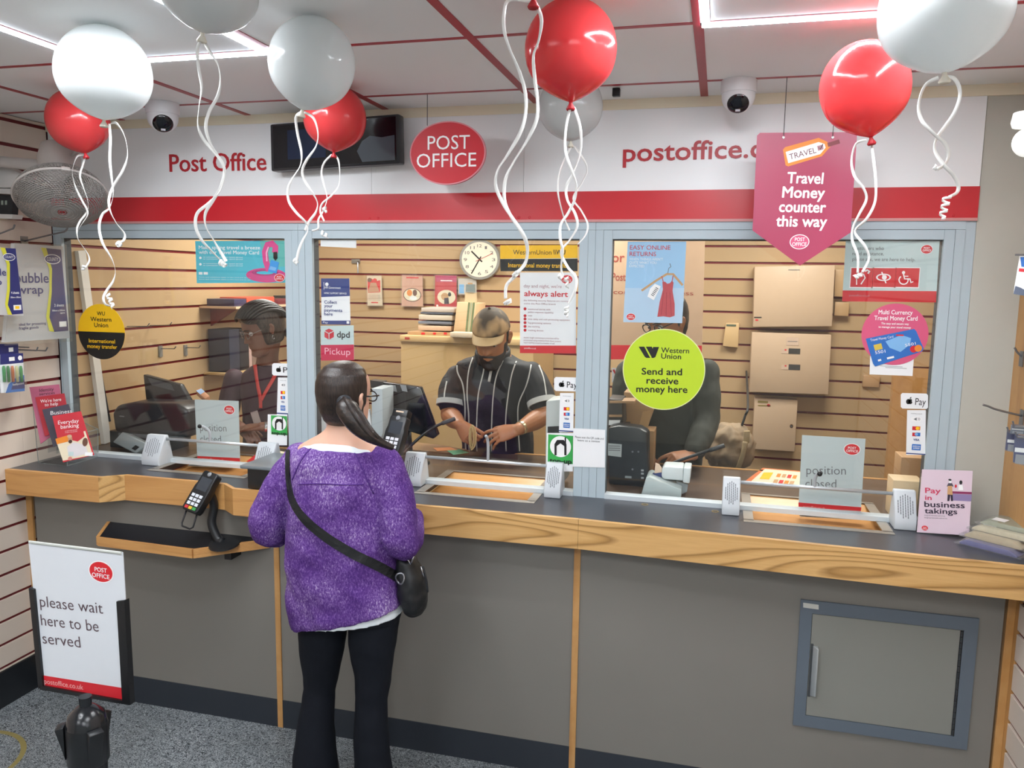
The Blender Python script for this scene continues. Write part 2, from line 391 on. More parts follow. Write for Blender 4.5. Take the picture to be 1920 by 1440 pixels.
# goods shelves on the far side of the shop (only their reflection can be seen)
# ------------------------------------------------------------------ fascia sign
M_FASC = mat('white fascia board', 'eef0f2', .33, var=.015, scale=4)
fa = thing('fascia_sign', (-1, 0, 2.07), 'long white fascia sign with red band and red lettering above the counter windows', 'sign')
seams = [PY(700, 300).x, PY(984, 330).x]
xs = [XL+.006]+seams+[.806]
for a, b in zip(xs[:-1], xs[1:]): MB().box(a+.0006, b-.0006, -.018, .03, 2.062, 2.452).build('board', M_FASC, fa)
M_BAND = mat('red band', 'c4242f', .3, var=.03, scale=6)
MB().box(XL+.006, .807, -.0195, -.0179, 2.064, 2.167).build('red_band', M_BAND, fa)
MB().box(XL+.006, .807, -.0215, .0, 2.056, 2.0655).build('edge_bead', mat('pinkish bead', 'c98e8c', .4), fa)
for x in (693, 709, 973, 993, 1787):
    q = PY(x, 411, -.02); MB().lathe([(.005, 0), (.005, .0015), (.003, .0025)], (q.x, -.0195, 2.074), (0, -1, 0), 12).build('rivet', M_BAND, fa)
s = Sheet((0, -.0181, 2.3)); MRL = mat('fascia letter red', 'b52630', .4)
s.text('lettering', MRL, 'Post Office', 319, 322, 500, 32, wt=.006, tilt=-3, th=.004)
s.text('web_lettering', MRL, 'postoffice.co.uk', 1168, 303, 1541, 33, wt=.012, tilt=-12, th=.004)
s.finish(fa)
# ------------------------------------------------------------------ glazed screen
GLASS = glassmat('window glass', (.985, .99, .987), 1.5, 0, 1.1)
def window(n, gx0, gx1, ox0, ox1, zt=1.995, zb=1.032):
    """gx: glass edges, ox: outer edges of its frame."""
    f = MB(); top = 2.056; d0, d1 = -.016, .04
    g0, g1 = gx0-.033 if gx0-.033 > ox0 else ox0, gx1+.033 if gx1+.033 < ox1 else ox1
    f.box(ox0, ox1, d0, d1, 2.0285, top)                       # head
    f.box(ox0, g0, d0, d1, CT, 2.0275).box(g1, ox1, d0, d1, CT, 2.0275)
    f.box(g0+.001, gx0, d0+.001, d1, CT, 2.0272).box(gx1, g1-.001, d0+.001, d1, CT, 2.0272)
    f.box(gx0+.0005, gx1-.0005, d0+.002, d1, zt, 2.0272)
    o = struct(f, f'window_{n}', M_ALU)
    MB().box(ox0+.001, ox1-.001, d0+.003, d1-.002, CT, top-.001).v
    MB().box(gx0, gx1, -.004, .002, zb-.004, zt+.004).build('pane', GLASS, o)
    MB().box(gx0, gx1, -.02, .03, CT, zb).build('sill', mat('sill bar', 'c3ccd1', .4), o)
    b = MB()
    b.box(g0-.0002, g0+.0012, d0+.0015, d1-.004, CT+.001, 2.028).box(g1-.0012, g1+.0002, d0+.0015, d1-.004, CT+.001, 2.028).box(g0, g1, d0+.0015, d1-.004, 2.0271, 2.0287)
    b.box(gx0-.0003, gx0+.0008, .0022, d1, zb, zt).box(gx1-.0008, gx1+.0003, .0022, d1, zb, zt).box(gx0, gx1, .0022, d1, zt-.004, zt)
    b.build('seal', M_ALUD, o)
    return o
window(1, -2.842, -1.736, XL+.002, -1.6745)
window(2, -1.612, -.514, -1.6735, -.4545)
window(3, -.392, .714, -.4535, .776)
struct(MB().box(.7765, .807, -.012, .04, CT, 2.056), 'trim_5', M_ALU)
# window 3 runs straight into the counter; the post between 2 and 3 has extra seams
s = Sheet((0, -.0163, 1.5))
# ------------------------------------------------------------------ counter
M_TOP = mat('dark laminate worktop', '3b3d44', .3, var=.08, scale=8, bump=.03); M_TOPIN = mat('brown office desk top', '57463a', .35, var=.06, scale=5)
M_EDGE = wood('strong grained ash edge', 'd2a76c', 'ba8e52', '835c2c', (.9, 3, 6.5), 15, .38, .7)
M_EDGE2 = wood('plain oak edge', 'cf9c60', 'c08a4f', 'a87440', (1.4, 3, 14), 4, .4, .35)
M_FRONT = mat('grey brown laminate front', '7d7973', .5, var=.03, scale=5); M_KICK = mat('blue black kickboard', '2b3038', .45)
co_ = thing('service_counter', (-1, -.24, 0), 'long service counter with dark worktop, ash front edge and grey laminate panels', 'counter')
TR = [(-2.31, -1.865), (-1.10, -.645), (.13, .592)]; TY0, TY1 = -.145, .22
front = [(XL+.001, -.43), (-2.405, -.42), (-2.325, -.352), (-1.862, -.352), (-1.79, -.412), (-.44, -.43), (.985, -.44)]
front = [(XL+.001, PZ(20, 879, CT).y)]+[tuple(PZ(x, y, CT))[:2] for x, y in ((190, 893.6), (239, 889.6), (425, 906), (441, 915))]+[(-.44, PZ(1080, 971.5, CT).y), (XR-.001, PZ(1900, 1058, CT).y)]
wt = MB(); th = .03
def slab(mb, pts, z0, z1, m=0): mb.prism([(x, y, z0) for x, y in pts], (0, 0, z1-z0), m)
slab(wt, front+[(XR-.001, TY0), (XL+.001, TY0)], CT-th, CT)
xx = [XL+.001]+[q for t_ in TR for q in t_]+[XR-.001]
for i in range(0, len(xx), 2): wt.box(xx[i], xx[i+1], TY0, .05, CT-th, CT).box(xx[i], xx[i+1], .05, TY1, CT-th, CT, 1)
wt.box(-1.75, 1.69, TY1, .64, CT-th, CT, 1).box(XL+.001, -1.75, TY1, .40, CT-th, CT, 1)
wt.build('worktop', [M_TOP, M_TOPIN], co_)
MB().box(-1.75, 1.69, .6402, .66, CT-.05, CT+.003).box(XL+.001, -1.75, .4002, .42, CT-.05, CT+.003).build('rear_edge', M_OAK, co_)
def edge(pts, m, name='front_edge'):
    e = MB()
    for (x0, y0), (x1, y1) in zip(pts[:-1], pts[1:]):
        e.hexa([(x0, y0-.018, CT-.105), (x1, y1-.018, CT-.105), (x1, y1, CT-.105), (x0, y0, CT-.105), (x0, y0-.018, CT+.001), (x1, y1-.018, CT+.001), (x1, y1, CT+.001), (x0, y0, CT+.001)])
    return e.build(name, m, co_)
edge(front[0:2], M_EDGE2); edge(front[1:3], M_EDGE); edge(front[2:4], M_EDGE2); edge(front[3:5], M_EDGE2)
_xs = -1.05; _y = front[4][1]+(front[5][1]-front[4][1])*(_xs-front[4][0])/(front[5][0]-front[4][0])
edge([front[4], (_xs, _y)], M_EDGE2); edge([(_xs, _y), (-.4405, front[5][1])], M_EDGE); edge([(-.4395, front[5][1]), front[6]], M_EDGE)
YP = -.24
for a, b in ((XL+.031, -1.667), (-1.667, -.4525), (-.4525, XR-.02)): MB().box(a+.011, b-.011, YP, YP+.03, .118, CT-th).build('front_panel', M_FRONT, co_)
for x in (-1.667, -.4525): MB().box(x-.0115, x+.0115, YP-.006, YP+.02, 0, CT-th).build('wood_strip', M_OAK, co_)
MB().box(.932, XR-.0005, YP-.004, YP+.025, 0, CT-th).build('wood_strip', M_OAK, co_)
for a, b in ((XL+.013, -1.6785), (-1.6555, -.464), (-.441, .932)): MB().box(a, b, YP-.004, YP+.02, 0, .118).build('kickboard', M_KICK, co_)
for x, y in ((1209, 946), (1341, 959)):
    q = PZ(x, y, CT); MB().lathe([(.0135, .0004), (.013, .0012), (.0095, .0012), (.009, .0003)], (q.x, q.y, CT), (0, 0, 1), 24, cap=False).build('brass_grommet', mat('worn brass', '8f7a4c', .4, .6), co_, smooth='auto'); MB().lathe([(.009, .0004), (0, .0005)], (q.x, q.y, CT), (0, 0, 1), 20).build('cable_hole', M_PLASTIC, co_)
# trays let into the worktop under the glass
M_TRAYF = mat('brushed tray rim', 'a39d95', .4, .6); M_TRAYW = mat('polished wooden tray', 'd79f63', .25, var=.06)
def tray(i, label):
    x0, x1 = TR[i]; r = thing('transaction_tray', ((x0+x1)/2, 0, CT-.045), label, 'tray', 'cash trays under the glass')
    f = MB()
    f.box(x0-.012, x1+.012, TY0-.025, TY0+.006, CT+.0004, CT+.002).box(x0-.012, x1+.012, TY1-.006, TY1+.012, CT+.0004, CT+.002)
    f.box(x0-.012, x0+.022, TY0, TY1, CT+.0004, CT+.002).box(x1-.022, x1+.012, TY0, TY1, CT+.0004, CT+.002)
    f.build('rim', M_TRAYF, r)
    b = MB(); ys = [TY0+.002, TY0+.06, 0, .12, TY1-.002]; zs = [CT-.002, CT-.028, CT-.034, CT-.03, CT-.002]
    b.loft([[(x0+.002, y, z) for y, z in zip(ys, zs)]+[(x0+.002, y, z-.008) for y, z in reversed(list(zip(ys, zs)))],
            [(x1-.002, y, z) for y, z in zip(ys, zs)]+[(x1-.002, y, z-.008) for y, z in reversed(list(zip(ys, zs)))]])
    b.build('bowl', M_TRAYW, r)
tray(0, 'cash tray under the leftmost window, before its position closed sign'); tray(1, 'cash tray under the middle window, lit bright on its wooden bowl')
tray(2, 'cash tray under the rightmost window, with a sign standing behind it')
# parcel hatch
M_HFR = mat('blue grey hatch frame', '5f6974', .45, var=.03); M_HD = mat('grey hatch door', '85857f', .4, var=.03, scale=6)
h = thing('parcel_hatch', (.58, YP, .33), 'blue-grey framed parcel hatch set in the counter front', 'hatch')
f = MB(); x0, x1, z0, z1 = .313, .853, .335, .786
f.box(x0, x1, YP-.008, YP-.0003, .742, z1).box(x0, x1, YP-.008, YP-.0003, z0, .376).box(x0, .351, YP-.008, YP-.0003, .376, .742).box(.812, x1, YP-.008, YP-.0003, .376, .742)
f.build('frame', M_HFR, h)
d = MB().box(.353, .802, YP-.006, YP-.0005, .378, .740).build('door', M_HD, h)
MB().hexa([(.360, YP-.009, .45), (.374, YP-.024, .455), (.378, YP-.024, .455), (.376, YP-.006, .45), (.360, YP-.009, .63), (.374, YP-.024, .625), (.378, YP-.024, .625), (.376, YP-.006, .63)]).build('handle', mat('satin handle', 'c9cdce', .3, .7), d, bevel=.003)
MB().box(.354, .362, YP-.0068, YP-.006, .445, .635).build('recess', mat('handle recess', '3a3d40', .6), d)
hg = MB()
for k in range(18): hg.lathe([(.004, 0), (.004, .0185)], (.807, YP-.006, .38+k*.02), (0, 0, 1), 8)
hg.build('hinge', mat('dark hinge', '45484b', .4, .6), h)
s = Sheet((0, YP-.0082, .77)); s.slab('maker_plate', mat('plate', 'c8c8c2', .4), [(1506, 1130), (1535, 1134), (1535, 1143), (1506, 1139)], .0002); s.finish(h)
# sloping writing shelf
M_SHELFTOP = mat('black shelf laminate', '1a1c22', .3, var=.08)
ws = thing('writing_shelf', (-2.06, YP, .78), 'low black writing shelf with oak edging under the counter', 'shelf')
pl = [(-2.455, YP-.001, .798), (-2.405, -.36, .774), (-1.955, -.37, .772), (-1.70, YP-.001, .798)]
MB().prism([(x, y, z-.022) for x, y, z in pl], (0, 0, .022)).build('top', M_SHELFTOP, ws)
e = MB()
for a, b in zip(pl[:-1], pl[1:]):
    d_ = V((b[1]-a[1], a[0]-b[0], 0)).normalized()*-.012
    if d_.y > 0: d_ = -d_
    if abs(a[0]+2.455) < .01: d_ = V((-.013, -.004, 0))
    e.hexa([(a[0], a[1], a[2]-.034), (b[0], b[1], b[2]-.034), (b[0]+d_.x, b[1]+d_.y, b[2]-.034), (a[0]+d_.x, a[1]+d_.y, a[2]-.034), (a[0], a[1], a[2]+.002), (b[0], b[1], b[2]+.002), (b[0]+d_.x, b[1]+d_.y, b[2]+.002), (a[0]+d_.x, a[1]+d_.y, a[2]+.002)])
e.build('edging', M_EDGE2, ws)
for x in (-1.86, -2.3): MB().box(x, x+.03, YP-.07, YP-.001, .72, .765).build('bracket', M_PLASTIC, ws)
# ring sticker on the floor
fl = MB(); c = V((-2.70, -.80, .0008)); n = 60
fl.add([c+V((cos(2*pi*k/n)*r_, sin(2*pi*k/n)*r_, 0)) for k in range(n) for r_ in (.205, .225)], [(2*k, 2*k+1, (2*k+3) % (2*n), (2*k+2) % (2*n)) for k in range(n)])
solo(fl, 'floor_marking', mat('worn yellow marking', '8a7d4a', .6, var=.2, scale=20), 'worn yellow ring marked on the grey speckled floor', 'floor marking')
# ------------------------------------------------------------------ signs and stickers on the glass
YI, YO = .0035, -.0062        # sheets behind and in front of the pane
C_YEL = mat('money yellow', 'ffc814', .4, var=.02); C_NAVY = mat('printed navy', '2a3f80', .45); C_TEAL = mat('teal', '4fbfd2', .4, var=.06, scale=6)
C_PINK = mat('printed pink', 'd5587e', .45, var=.03); C_GREEN = mat('phone green', '3aa64f', .4); C_LIME = mat('lime', 'bcd82c', .4, var=.02)
C_SKY = mat('poster sky blue', '9fcaec', .4, var=.06, scale=5); C_MINT = mat('pale mint grey', 'c2d5d5', .4, var=.03); C_ORANGE = mat('printed orange', 'e8892c', .5)
C_BLUE = mat('card blue', '2f6fc0', .4, var=.1, scale=30); C_LTBLUE = mat('printed light blue', '7fb6e6', .45); C_CYAN = mat('bright blue tag', '3e97dd', .4); C_MAGENTA = mat('flamingo pink', 'd74b8d', .4, var=.1, scale=20)
C_TAN = mat('printed tan', 'c79a6a', .5); C_SKINP = mat('printed skin', 'c08e70', .5); C_CREAMP = mat('printed cream', 'e8dcc0', .5)
# yellow/black round sticker
s = poster('round_sticker', 'round yellow and black money transfer sticker on the leftmost window', 'sticker', [(147, 622)], Y=YO)
s.ell('panel', C_YEL, 190, 622, 44, 52, 0, th=.001); s.ell('print', C_BLACK if 'C_BLACK' in globals() else M_BLACK, 190, 622.5, 44, 51.5, 1, a0=pi, a1=2*pi)
for t, a, y, b, c in (('WU', 182, 591, 197, 7), ('Western', 170, 602, 209, 8), ('Union', 177, 613, 203, 8)): s.text('lettering', M_BLACK, t, a, y, b, c, wt=.01)
for t, a, y, b in (('International', 167, 642, 216), ('money transfer', 164, 652, 220)): s.text('lettering', C_YEL, t, a, y, b, 7, wt=.012)
s.finish(s.root)
# flamingo poster
s = poster('travel_card_poster', 'turquoise landscape poster with a pink inflatable flamingo, behind the leftmost window', 'poster', [(366, 452), (536, 451), (536, 530), (369, 531)], Y=YI, m=C_TEAL)
s.poly('picture', mat('pale teal', '63bdb6', .4), [(487, 452), (536, 451.5), (536, 500), (500, 500)], 1)
for a in (('Make spring travel a breeze', 373, 467, 488), ('with our Travel Money Card', 373, 476, 486)): s.text('lettering', M_WHITE, *a, 6.5, wt=.012)
for y in (483, 486.5, 495, 498.5): s.text('lettering', M_WHITE, 'no commission when you spend abroad', 381, y, 455, 2.2)
for y in (485, 497): s.ell('lettering', M_WHITE, 376, y-1.5, 2.4, 2.4, 2, n=16)
for y in (520, 524): s.text('lettering', M_WHITE, 'terms and conditions apply to this card and its use', 373, y, 470, 1.6)
s.rect('lettering', M_WHITE, 373, 510, 380, 515, 2); s.rect('lettering', M_WHITE, 382, 510, 390, 515, 2)
s.ell('picture', C_MAGENTA, 499, 516, 38, 13.5, 2); s.ell('picture', mat('deep pink', 'b13d7c', .4), 497, 511, 25, 6, 3); s.ell('picture', C_TEAL, 497, 511.5, 16, 3, 4)
s.stroke('picture', C_MAGENTA, [(505, 508), (499, 490), (497, 472), (502, 459), (511, 457), (517, 463), (516, 474)], 11, 5)
s.stroke('picture', mat('pale pink', 'eeb6cf', .4), [(501, 490), (500, 474), (504, 463)], 2.5, 6)
s.poly('picture', M_BLACK, [(513, 473), (520, 472), (521, 484), (517, 489), (513, 484)], 6)
s.poly('picture', C_CYAN, [(509, 487), (524, 492), (519, 513), (503, 509)], 7); s.poly('picture', C_LTBLUE, [(508, 499), (519, 502), (517, 508), (505, 505)], 8)
s.logo(525, 521, 9, 7, 9); s.finish(s.root)
# collect payments
s = poster('payment_notice', 'blue and white notice to collect payments, above the parcel pickup sticker', 'notice', [(602, 522), (655, 522), (657, 609), (603, 608)], Y=YI)
s.poly('print', C_NAVY, [(602, 522), (655, 522), (656, 555), (602.5, 557)], 1); s.poly('print', C_NAVY, [(603, 601), (657, 601), (657, 609), (603, 608)], 1)
s.rect('emblem', M_WHITE, 607, 529, 608, 543, 2); s.ell('emblem', M_WHITE, 613, 533, 3.2, 3.4, 2, n=16); s.text('lettering', M_WHITE, 'HM Government', 609, 541, 639, 4, wt=.01)
s.text('lettering', M_WHITE, 'HMRC SUPPORT SERVICE', 608, 551, 650, 3, wt=.01); s.rect('emblem', M_WHITE, 650, 602, 655, 607, 2); s.text('lettering', M_WHITE, 'Pay', 606, 606, 615, 3.5)
for t, b, y in (('Collect', 632, 569), ('your', 624, 576), ('payments', 642, 584), ('here', 624, 591.5)): s.text('lettering', C_NAVY, t, 608, y, b, 5.6, wt=.02)
s.finish(s.root)
# parcel pickup
s = poster('pickup_sticker', 'white and crimson parcel pickup sticker with a red cube', 'sticker', [(601, 611), (663, 610), (664, 675), (602, 676)], Y=YI+.0012, m=C_MINT)
s.poly('print', mat('crimson', 'c5254f', .4), [(601.5, 647), (663.5, 646), (664, 675), (602, 676)], 1)
RC = mat('cube red', 'c62a3c', .4); s.poly('emblem', RC, [(617, 616), (625.5, 620), (617, 625), (609, 620)], 1); s.poly('emblem', RC, [(608.5, 621.5), (616.3, 626), (616.3, 636.5), (608.5, 632)], 1); s.poly('emblem', RC, [(617.8, 626), (626, 621.5), (626, 632), (617.8, 636.5)], 1)
s.stroke('emblem', C_MINT, [(617, 625.5), (617, 630)], 1.6, 2); s.stroke('emblem', C_MINT, [(617, 625.5), (621, 623)], 1.6, 2)
s.text('lettering', M_BLACK, 'dpd', 632, 632.5, 656, 11.5, wt=.012); s.text('lettering', mat('pale pink print', 'efb9c6', .4), 'Pickup', 609, 664, 657, 12)
s.finish(s.root)
# yellow landscape + always alert
s = poster('transfer_sign', 'yellow over black money transfer sign at the top of the middle window', 'sign', [(938, 460), (1083, 459.5), (1083, 508.5), (938.5, 508.5)], Y=YI)
s.poly('print', C_YEL, [(938, 460), (1083, 459.5), (1083, 484), (938, 485.5)], 1); s.poly('print', M_BLACK, [(938, 485.8), (1083, 485), (1083, 508.5), (938.5, 508.5)], 1)
s.text('lettering', M_BLACK, 'WesternUnion', 962, 477, 1034, 8.5); s.text('lettering', M_BLACK, '\\\\WU', 1037, 477, 1060, 8.5, wt=.02); s.text('lettering', C_YEL, 'International money transfer', 953, 501, 1066, 8, wt=.012)
s.finish(s.root)
s = poster('alert_notice', 'white security notice with red heading and red foot below the yellow sign', 'notice', [(975, 511), (1080, 511), (1080, 662), (975, 650)], Y=YI+.0012)
s.poly('print', M_RED, [(975, 648), (1080, 648), (1080, 663), (975, 662)], 1); s.logo(1063, 524, 10.5, 8, 2)
GT = mat('pale red print', 'b08088', .5)
s.text('lettering', GT, "day and night, we're", 982, 539, 1053, 6); s.text('lettering', M_RED, 'always alert', 983, 555, 1065, 10, wt=.018)
for y, t, b in ((564.5, 'the following security features are running', 1066), (570.5, 'within this Post Office branch', 1042), (581, 'monitored alarms with', 1032), (586.5, 'police response capability', 1038), (593, 'cctv', 998), (599.5, 'time delay and cash protecting equipment', 1069), (606.5, 'fog generating systems', 1033), (613.5, 'dna marking', 1012), (620.5, 'tracking devices', 1019), (634, 'anyone caught committing a crime here will be', 1048), (639, 'prosecuted using evidence from these systems', 1052), (643.5, 'report anything unusual to a member of staff', 1040)):
    s.text('lettering', GT, t, 990 if 575 < y < 625 else 982, y, b, 3.0)
for y in (579, 592, 598, 605, 612, 619): s.ell('lettering', M_RED, 984.5, y, 2.8, 2.8, 2, n=14)
s.text('lettering', M_WHITE, 'postoffice.co.uk', 983, 654, 1005, 3); s.finish(s.root)
# easy returns
s = poster('returns_poster', 'sky blue returns poster showing a red dress on a hanger', 'poster', [(1177, 453), (1287, 452.5), (1279, 606), (1168.5, 604)], Y=YI, m=C_SKY)
s.poly('picture', mat('paler blue', 'b9d4ec', .4), [(1172, 540), (1283, 540), (1279, 606), (1168.5, 604)], 1)
s.text('lettering', M_RED, 'EASY ONLINE', 1181, 468, 1257, 8); s.text('lettering', M_RED, 'RETURNS', 1180.5, 480, 1230, 8)
for t, y, b in (("WHEN THINGS AREN'T", 488, 1243), ('QUITE WHAT YOU', 494.5, 1231), ('EXPECTED', 501, 1208)): s.text('lettering', M_WHITE, t, 1180, y, b, 4.6)
s.stroke('picture', C_TAN, [(1203, 545), (1229, 527), (1250, 514), (1262, 514), (1280, 535)], 4, 2); s.stroke('picture', M_GREYTXT, [(1252, 513), (1254, 503), (1258, 500), (1256, 494)], 1.2, 2)
DR = mat('dress red', 'c04550', .5, var=.1, scale=60)
s.poly('picture', DR, [(1242, 529), (1247, 528), (1251, 532), (1256, 531), (1260, 526), (1263, 530), (1261, 545), (1265, 570), (1265, 592), (1256, 595), (1244, 593), (1232.5, 594), (1237, 566), (1243, 543)], 3)
s.stroke('picture', DR, [(1244, 530), (1241, 518)], 1.6, 3); s.stroke('picture', DR, [(1260, 528), (1262, 517)], 1.6, 3)
for a in (((1244, 548), (1240, 590)), ((1250, 548), (1249, 592)), ((1256, 548), (1259, 592))): s.stroke('picture', mat('dress fold', '9d3440', .5), a, 1, 4)
s.poly('picture', M_WHITE, [(1219, 541), (1228, 532), (1239, 537), (1226, 563), (1214, 556)], 4)
for k in range(6): s.stroke('picture', M_BLACK, [(1221+k*1.7, 552-k*2.6), (1226+k*1.7, 555-k*2.6)], 1.3, 5)
s.logo(1183, 594, 8, 6, 3); s.finish(s.root)
# lime circle
s = poster('lime_sticker', 'big round lime green money transfer sticker on the rightmost window', 'sticker', [(1244, 693)], Y=YO)
s.ell('panel', mat('pale rim', 'dfe6a8', .4), 1244, 693, 78.5, 76.5, 0, th=.0015, n=64); s.ell('print', C_LIME, 1244, 693, 76.8, 74.8, 1, n=64)
s.poly('emblem', M_BLACK, [(1197.5, 650), (1208, 650), (1217.5, 668), (1219.5, 671), (1212, 671), (1209, 669)], 2); s.poly('emblem', M_BLACK, [(1211, 650), (1222, 650), (1229.5, 664), (1226.5, 671), (1221.5, 669)], 3); s.poly('emblem', M_BLACK, [(1224.5, 650.5), (1235.8, 650.5), (1229, 669), (1226, 671), (1221.5, 671)], 4)
for t, a, y, b, c, w_ in (('Western', 1239.5, 661, 1292, 9.5, .012), ('Union', 1239.5, 672, 1277, 9.5, .012), ('Send and', 1203, 702, 1279, 12, .02), ('receive', 1212, 719, 1272, 12, .02), ('money here', 1193, 735, 1289, 12, .02)): s.text('lettering', M_BLACK, t, a, y, b, c, wt=w_, tilt=1.5)
s.finish(s.root)
# assistance poster
s = poster('assistance_poster', 'pale mint assistance poster with three red access symbols', 'poster', [(1586, 449), (1762, 449), (1755, 567), (1579, 565)], Y=YI, m=C_MINT)
s.poly('print', M_RED, [(1580, 544.5), (1756, 546), (1755, 567), (1579, 565)], 1); s.rect('print', M_WHITE, 1581, 542.8, 1756, 545.5, 2)
for t, y, b in (('Customers who', 468.5, 1657), ('need assistance,', 478.5, 1657), ('please ask, we are here to help.', 489, 1716)): s.text('lettering', M_GREYTXT, t, 1598, y, b, 6.5)
for a, b in ((1596, 1635), (1637, 1678), (1680, 1722)):
    s.rect('symbol', M_WHITE, a-1, 501, b+1, 540.5, 1); s.rect('symbol', M_RED, a+.5, 502.5, b-.5, 538.5, 2)
s.ell('symbol', M_WHITE, 1656.5, 520, 14, 7, 3); s.ell('symbol', M_RED, 1656.5, 520, 11, 5, 4); s.ell('symbol', M_WHITE, 1658, 520, 4.5, 4.5, 5); s.stroke('symbol', M_WHITE, [(1653, 510), (1661, 531)], 2.2, 6)
s.ell('symbol', M_WHITE, 1694, 511, 3, 3, 3); s.stroke('symbol', M_WHITE, [(1694, 514), (1696, 523), (1706, 523), (1708, 530), (1712, 528)], 2.6, 3); s.stroke('symbol', M_WHITE, [(1695, 518), (1703, 518)], 2, 3)
s.stroke('symbol', M_WHITE, [(1694+8.5*cos(t), 525+8*sin(t)) for t in [-2.2-.25*k for k in range(19)]], 2.2, 4)
s.stroke('symbol', M_WHITE, [(1622, 509), (1626, 506), (1630, 509), (1627, 513)], 3.5, 3); s.stroke('symbol', M_WHITE, [(1606, 534), (1606, 522), (1612, 513), (1619, 514), (1622, 521), (1618, 527), (1614, 533)], 2.2, 3)
s.logo(1737.5, 467.5, 10.5, 8, 2); s.text('lettering', GT, 'postoffice.co.uk', 1592, 555.5, 1631, 4); s.finish(s.root)
# multi currency circle with leaflet behind
s = poster('card_leaflet', 'small white leaflet tucked under the round pink travel card sticker', 'leaflet', [(1632, 660), (1714, 662), (1711, 705), (1630.5, 702)], Y=YO)
s.stroke('lettering', M_GREYTXT, [(1660, 689), (1700, 691)], .8, 1); s.stroke('lettering', M_GREYTXT, [(1650, 686), (1692, 688)], .8, 1); s.finish(s.root)
s = poster('round_card_sticker', 'round pink sticker with a blue travel money card, on the rightmost window', 'sticker', [(1677, 627)], Y=YO-.0015)
s.ell('panel', C_PINK, 1677.5, 627, 63.5, 58, 0, th=.001, n=56)
s.text('lettering', M_WHITE, 'Multi Currency', 1647, 589, 1711, 8, wt=.012, tilt=1); s.text('lettering', M_WHITE, 'Travel Money Card', 1639, 600, 1720, 8, wt=.012, tilt=1)
s.text('lettering', M_WHITE, 'The easy and secure way', 1652, 608, 1704, 3.6, wt=.02); s.text('lettering', M_WHITE, 'to manage your travel money', 1647, 614.5, 1708, 3.6, wt=.02)
s.poly('card', C_BLUE, [(1623, 635), (1714, 616.5), (1718, 621), (1732, 654), (1728, 659), (1641, 687), (1637, 682)], 3)
s.poly('card', mat('chip gold', 'd8bd4e', .3), [(1637.5, 647), (1652, 643.5), (1655, 654), (1640.5, 657.5)], 4); s.ell('card', M_RED, 1713, 654.5, 7, 6.5, 4); s.ell('card', C_ORANGE, 1721.5, 653, 7, 6.5, 5)
s.poly('card', C_LTBLUE, [(1660, 640), (1690, 628), (1708, 634), (1706, 646), (1688, 660), (1668, 652)], 4)
s.text('card', M_WHITE, 'Travel Money Card', 1632, 640, 1675, 4.5, tilt=-7, L=5); s.rect('card', M_LOGO, 1680, 627, 1694, 630, 5); s.text('card', M_WHITE, '5501', 1641, 664, 1660, 5.5, tilt=-3, L=5); s.text('card', M_WHITE, '5501', 1697, 650, 1717, 5, tilt=-4, L=6); s.stroke('card', M_WHITE, [(1646, 676), (1652, 674.5)], 4, 5); s.stroke('card', M_WHITE, [(1663, 672), (1676, 669)], 4, 5)
s.finish(s.root)
# contactless / card payment stickers, top-up stickers
NAMES = ['beside the leftmost window post', 'beside the post right of the serving clerk', 'under the round pink card sticker']
def pay_sticker(k, x0, y0, x1, y1, cut=None):
    s = poster('payment_sticker', f'small white contactless pay sticker {NAMES[k]}', 'sticker', [(x0+3, y0), (x1-3, y0+1), (x1, y0+4), (x1, y1-2), (x1-3, y1+1), (x0+3, y1), (x0, y1-3), (x0, y0+3)], 'contactless pay stickers', Y=YO)
    w_ = (cut or x1)-x0; h_ = y1-y0; ax, ay, r = x0+h_*.55, y0+h_*.55, h_*.17
    s.ell('emblem', M_BLACK, ax-r*.4, ay, r*.85, r, 1, n=18).ell('emblem', M_BLACK, ax+r*.4, ay, r*.8, r, 1, n=18); s.poly('emblem', M_BLACK, [(ax, ay-r*1.1), (ax+r*.7, ay-r*1.9), (ax+r*.75, ay-r*1.2)], 1); s.ell('emblem', M_PAPER, ax+r*1.4, ay-r*.2, r*.5, r*.45, 2, n=14)
    s.text('lettering', M_BLACK, 'Pay', x0+h_*.92, y0+h_*.76, (cut or x1)-h_*.16, h_*.44)
    s.finish(s.root)
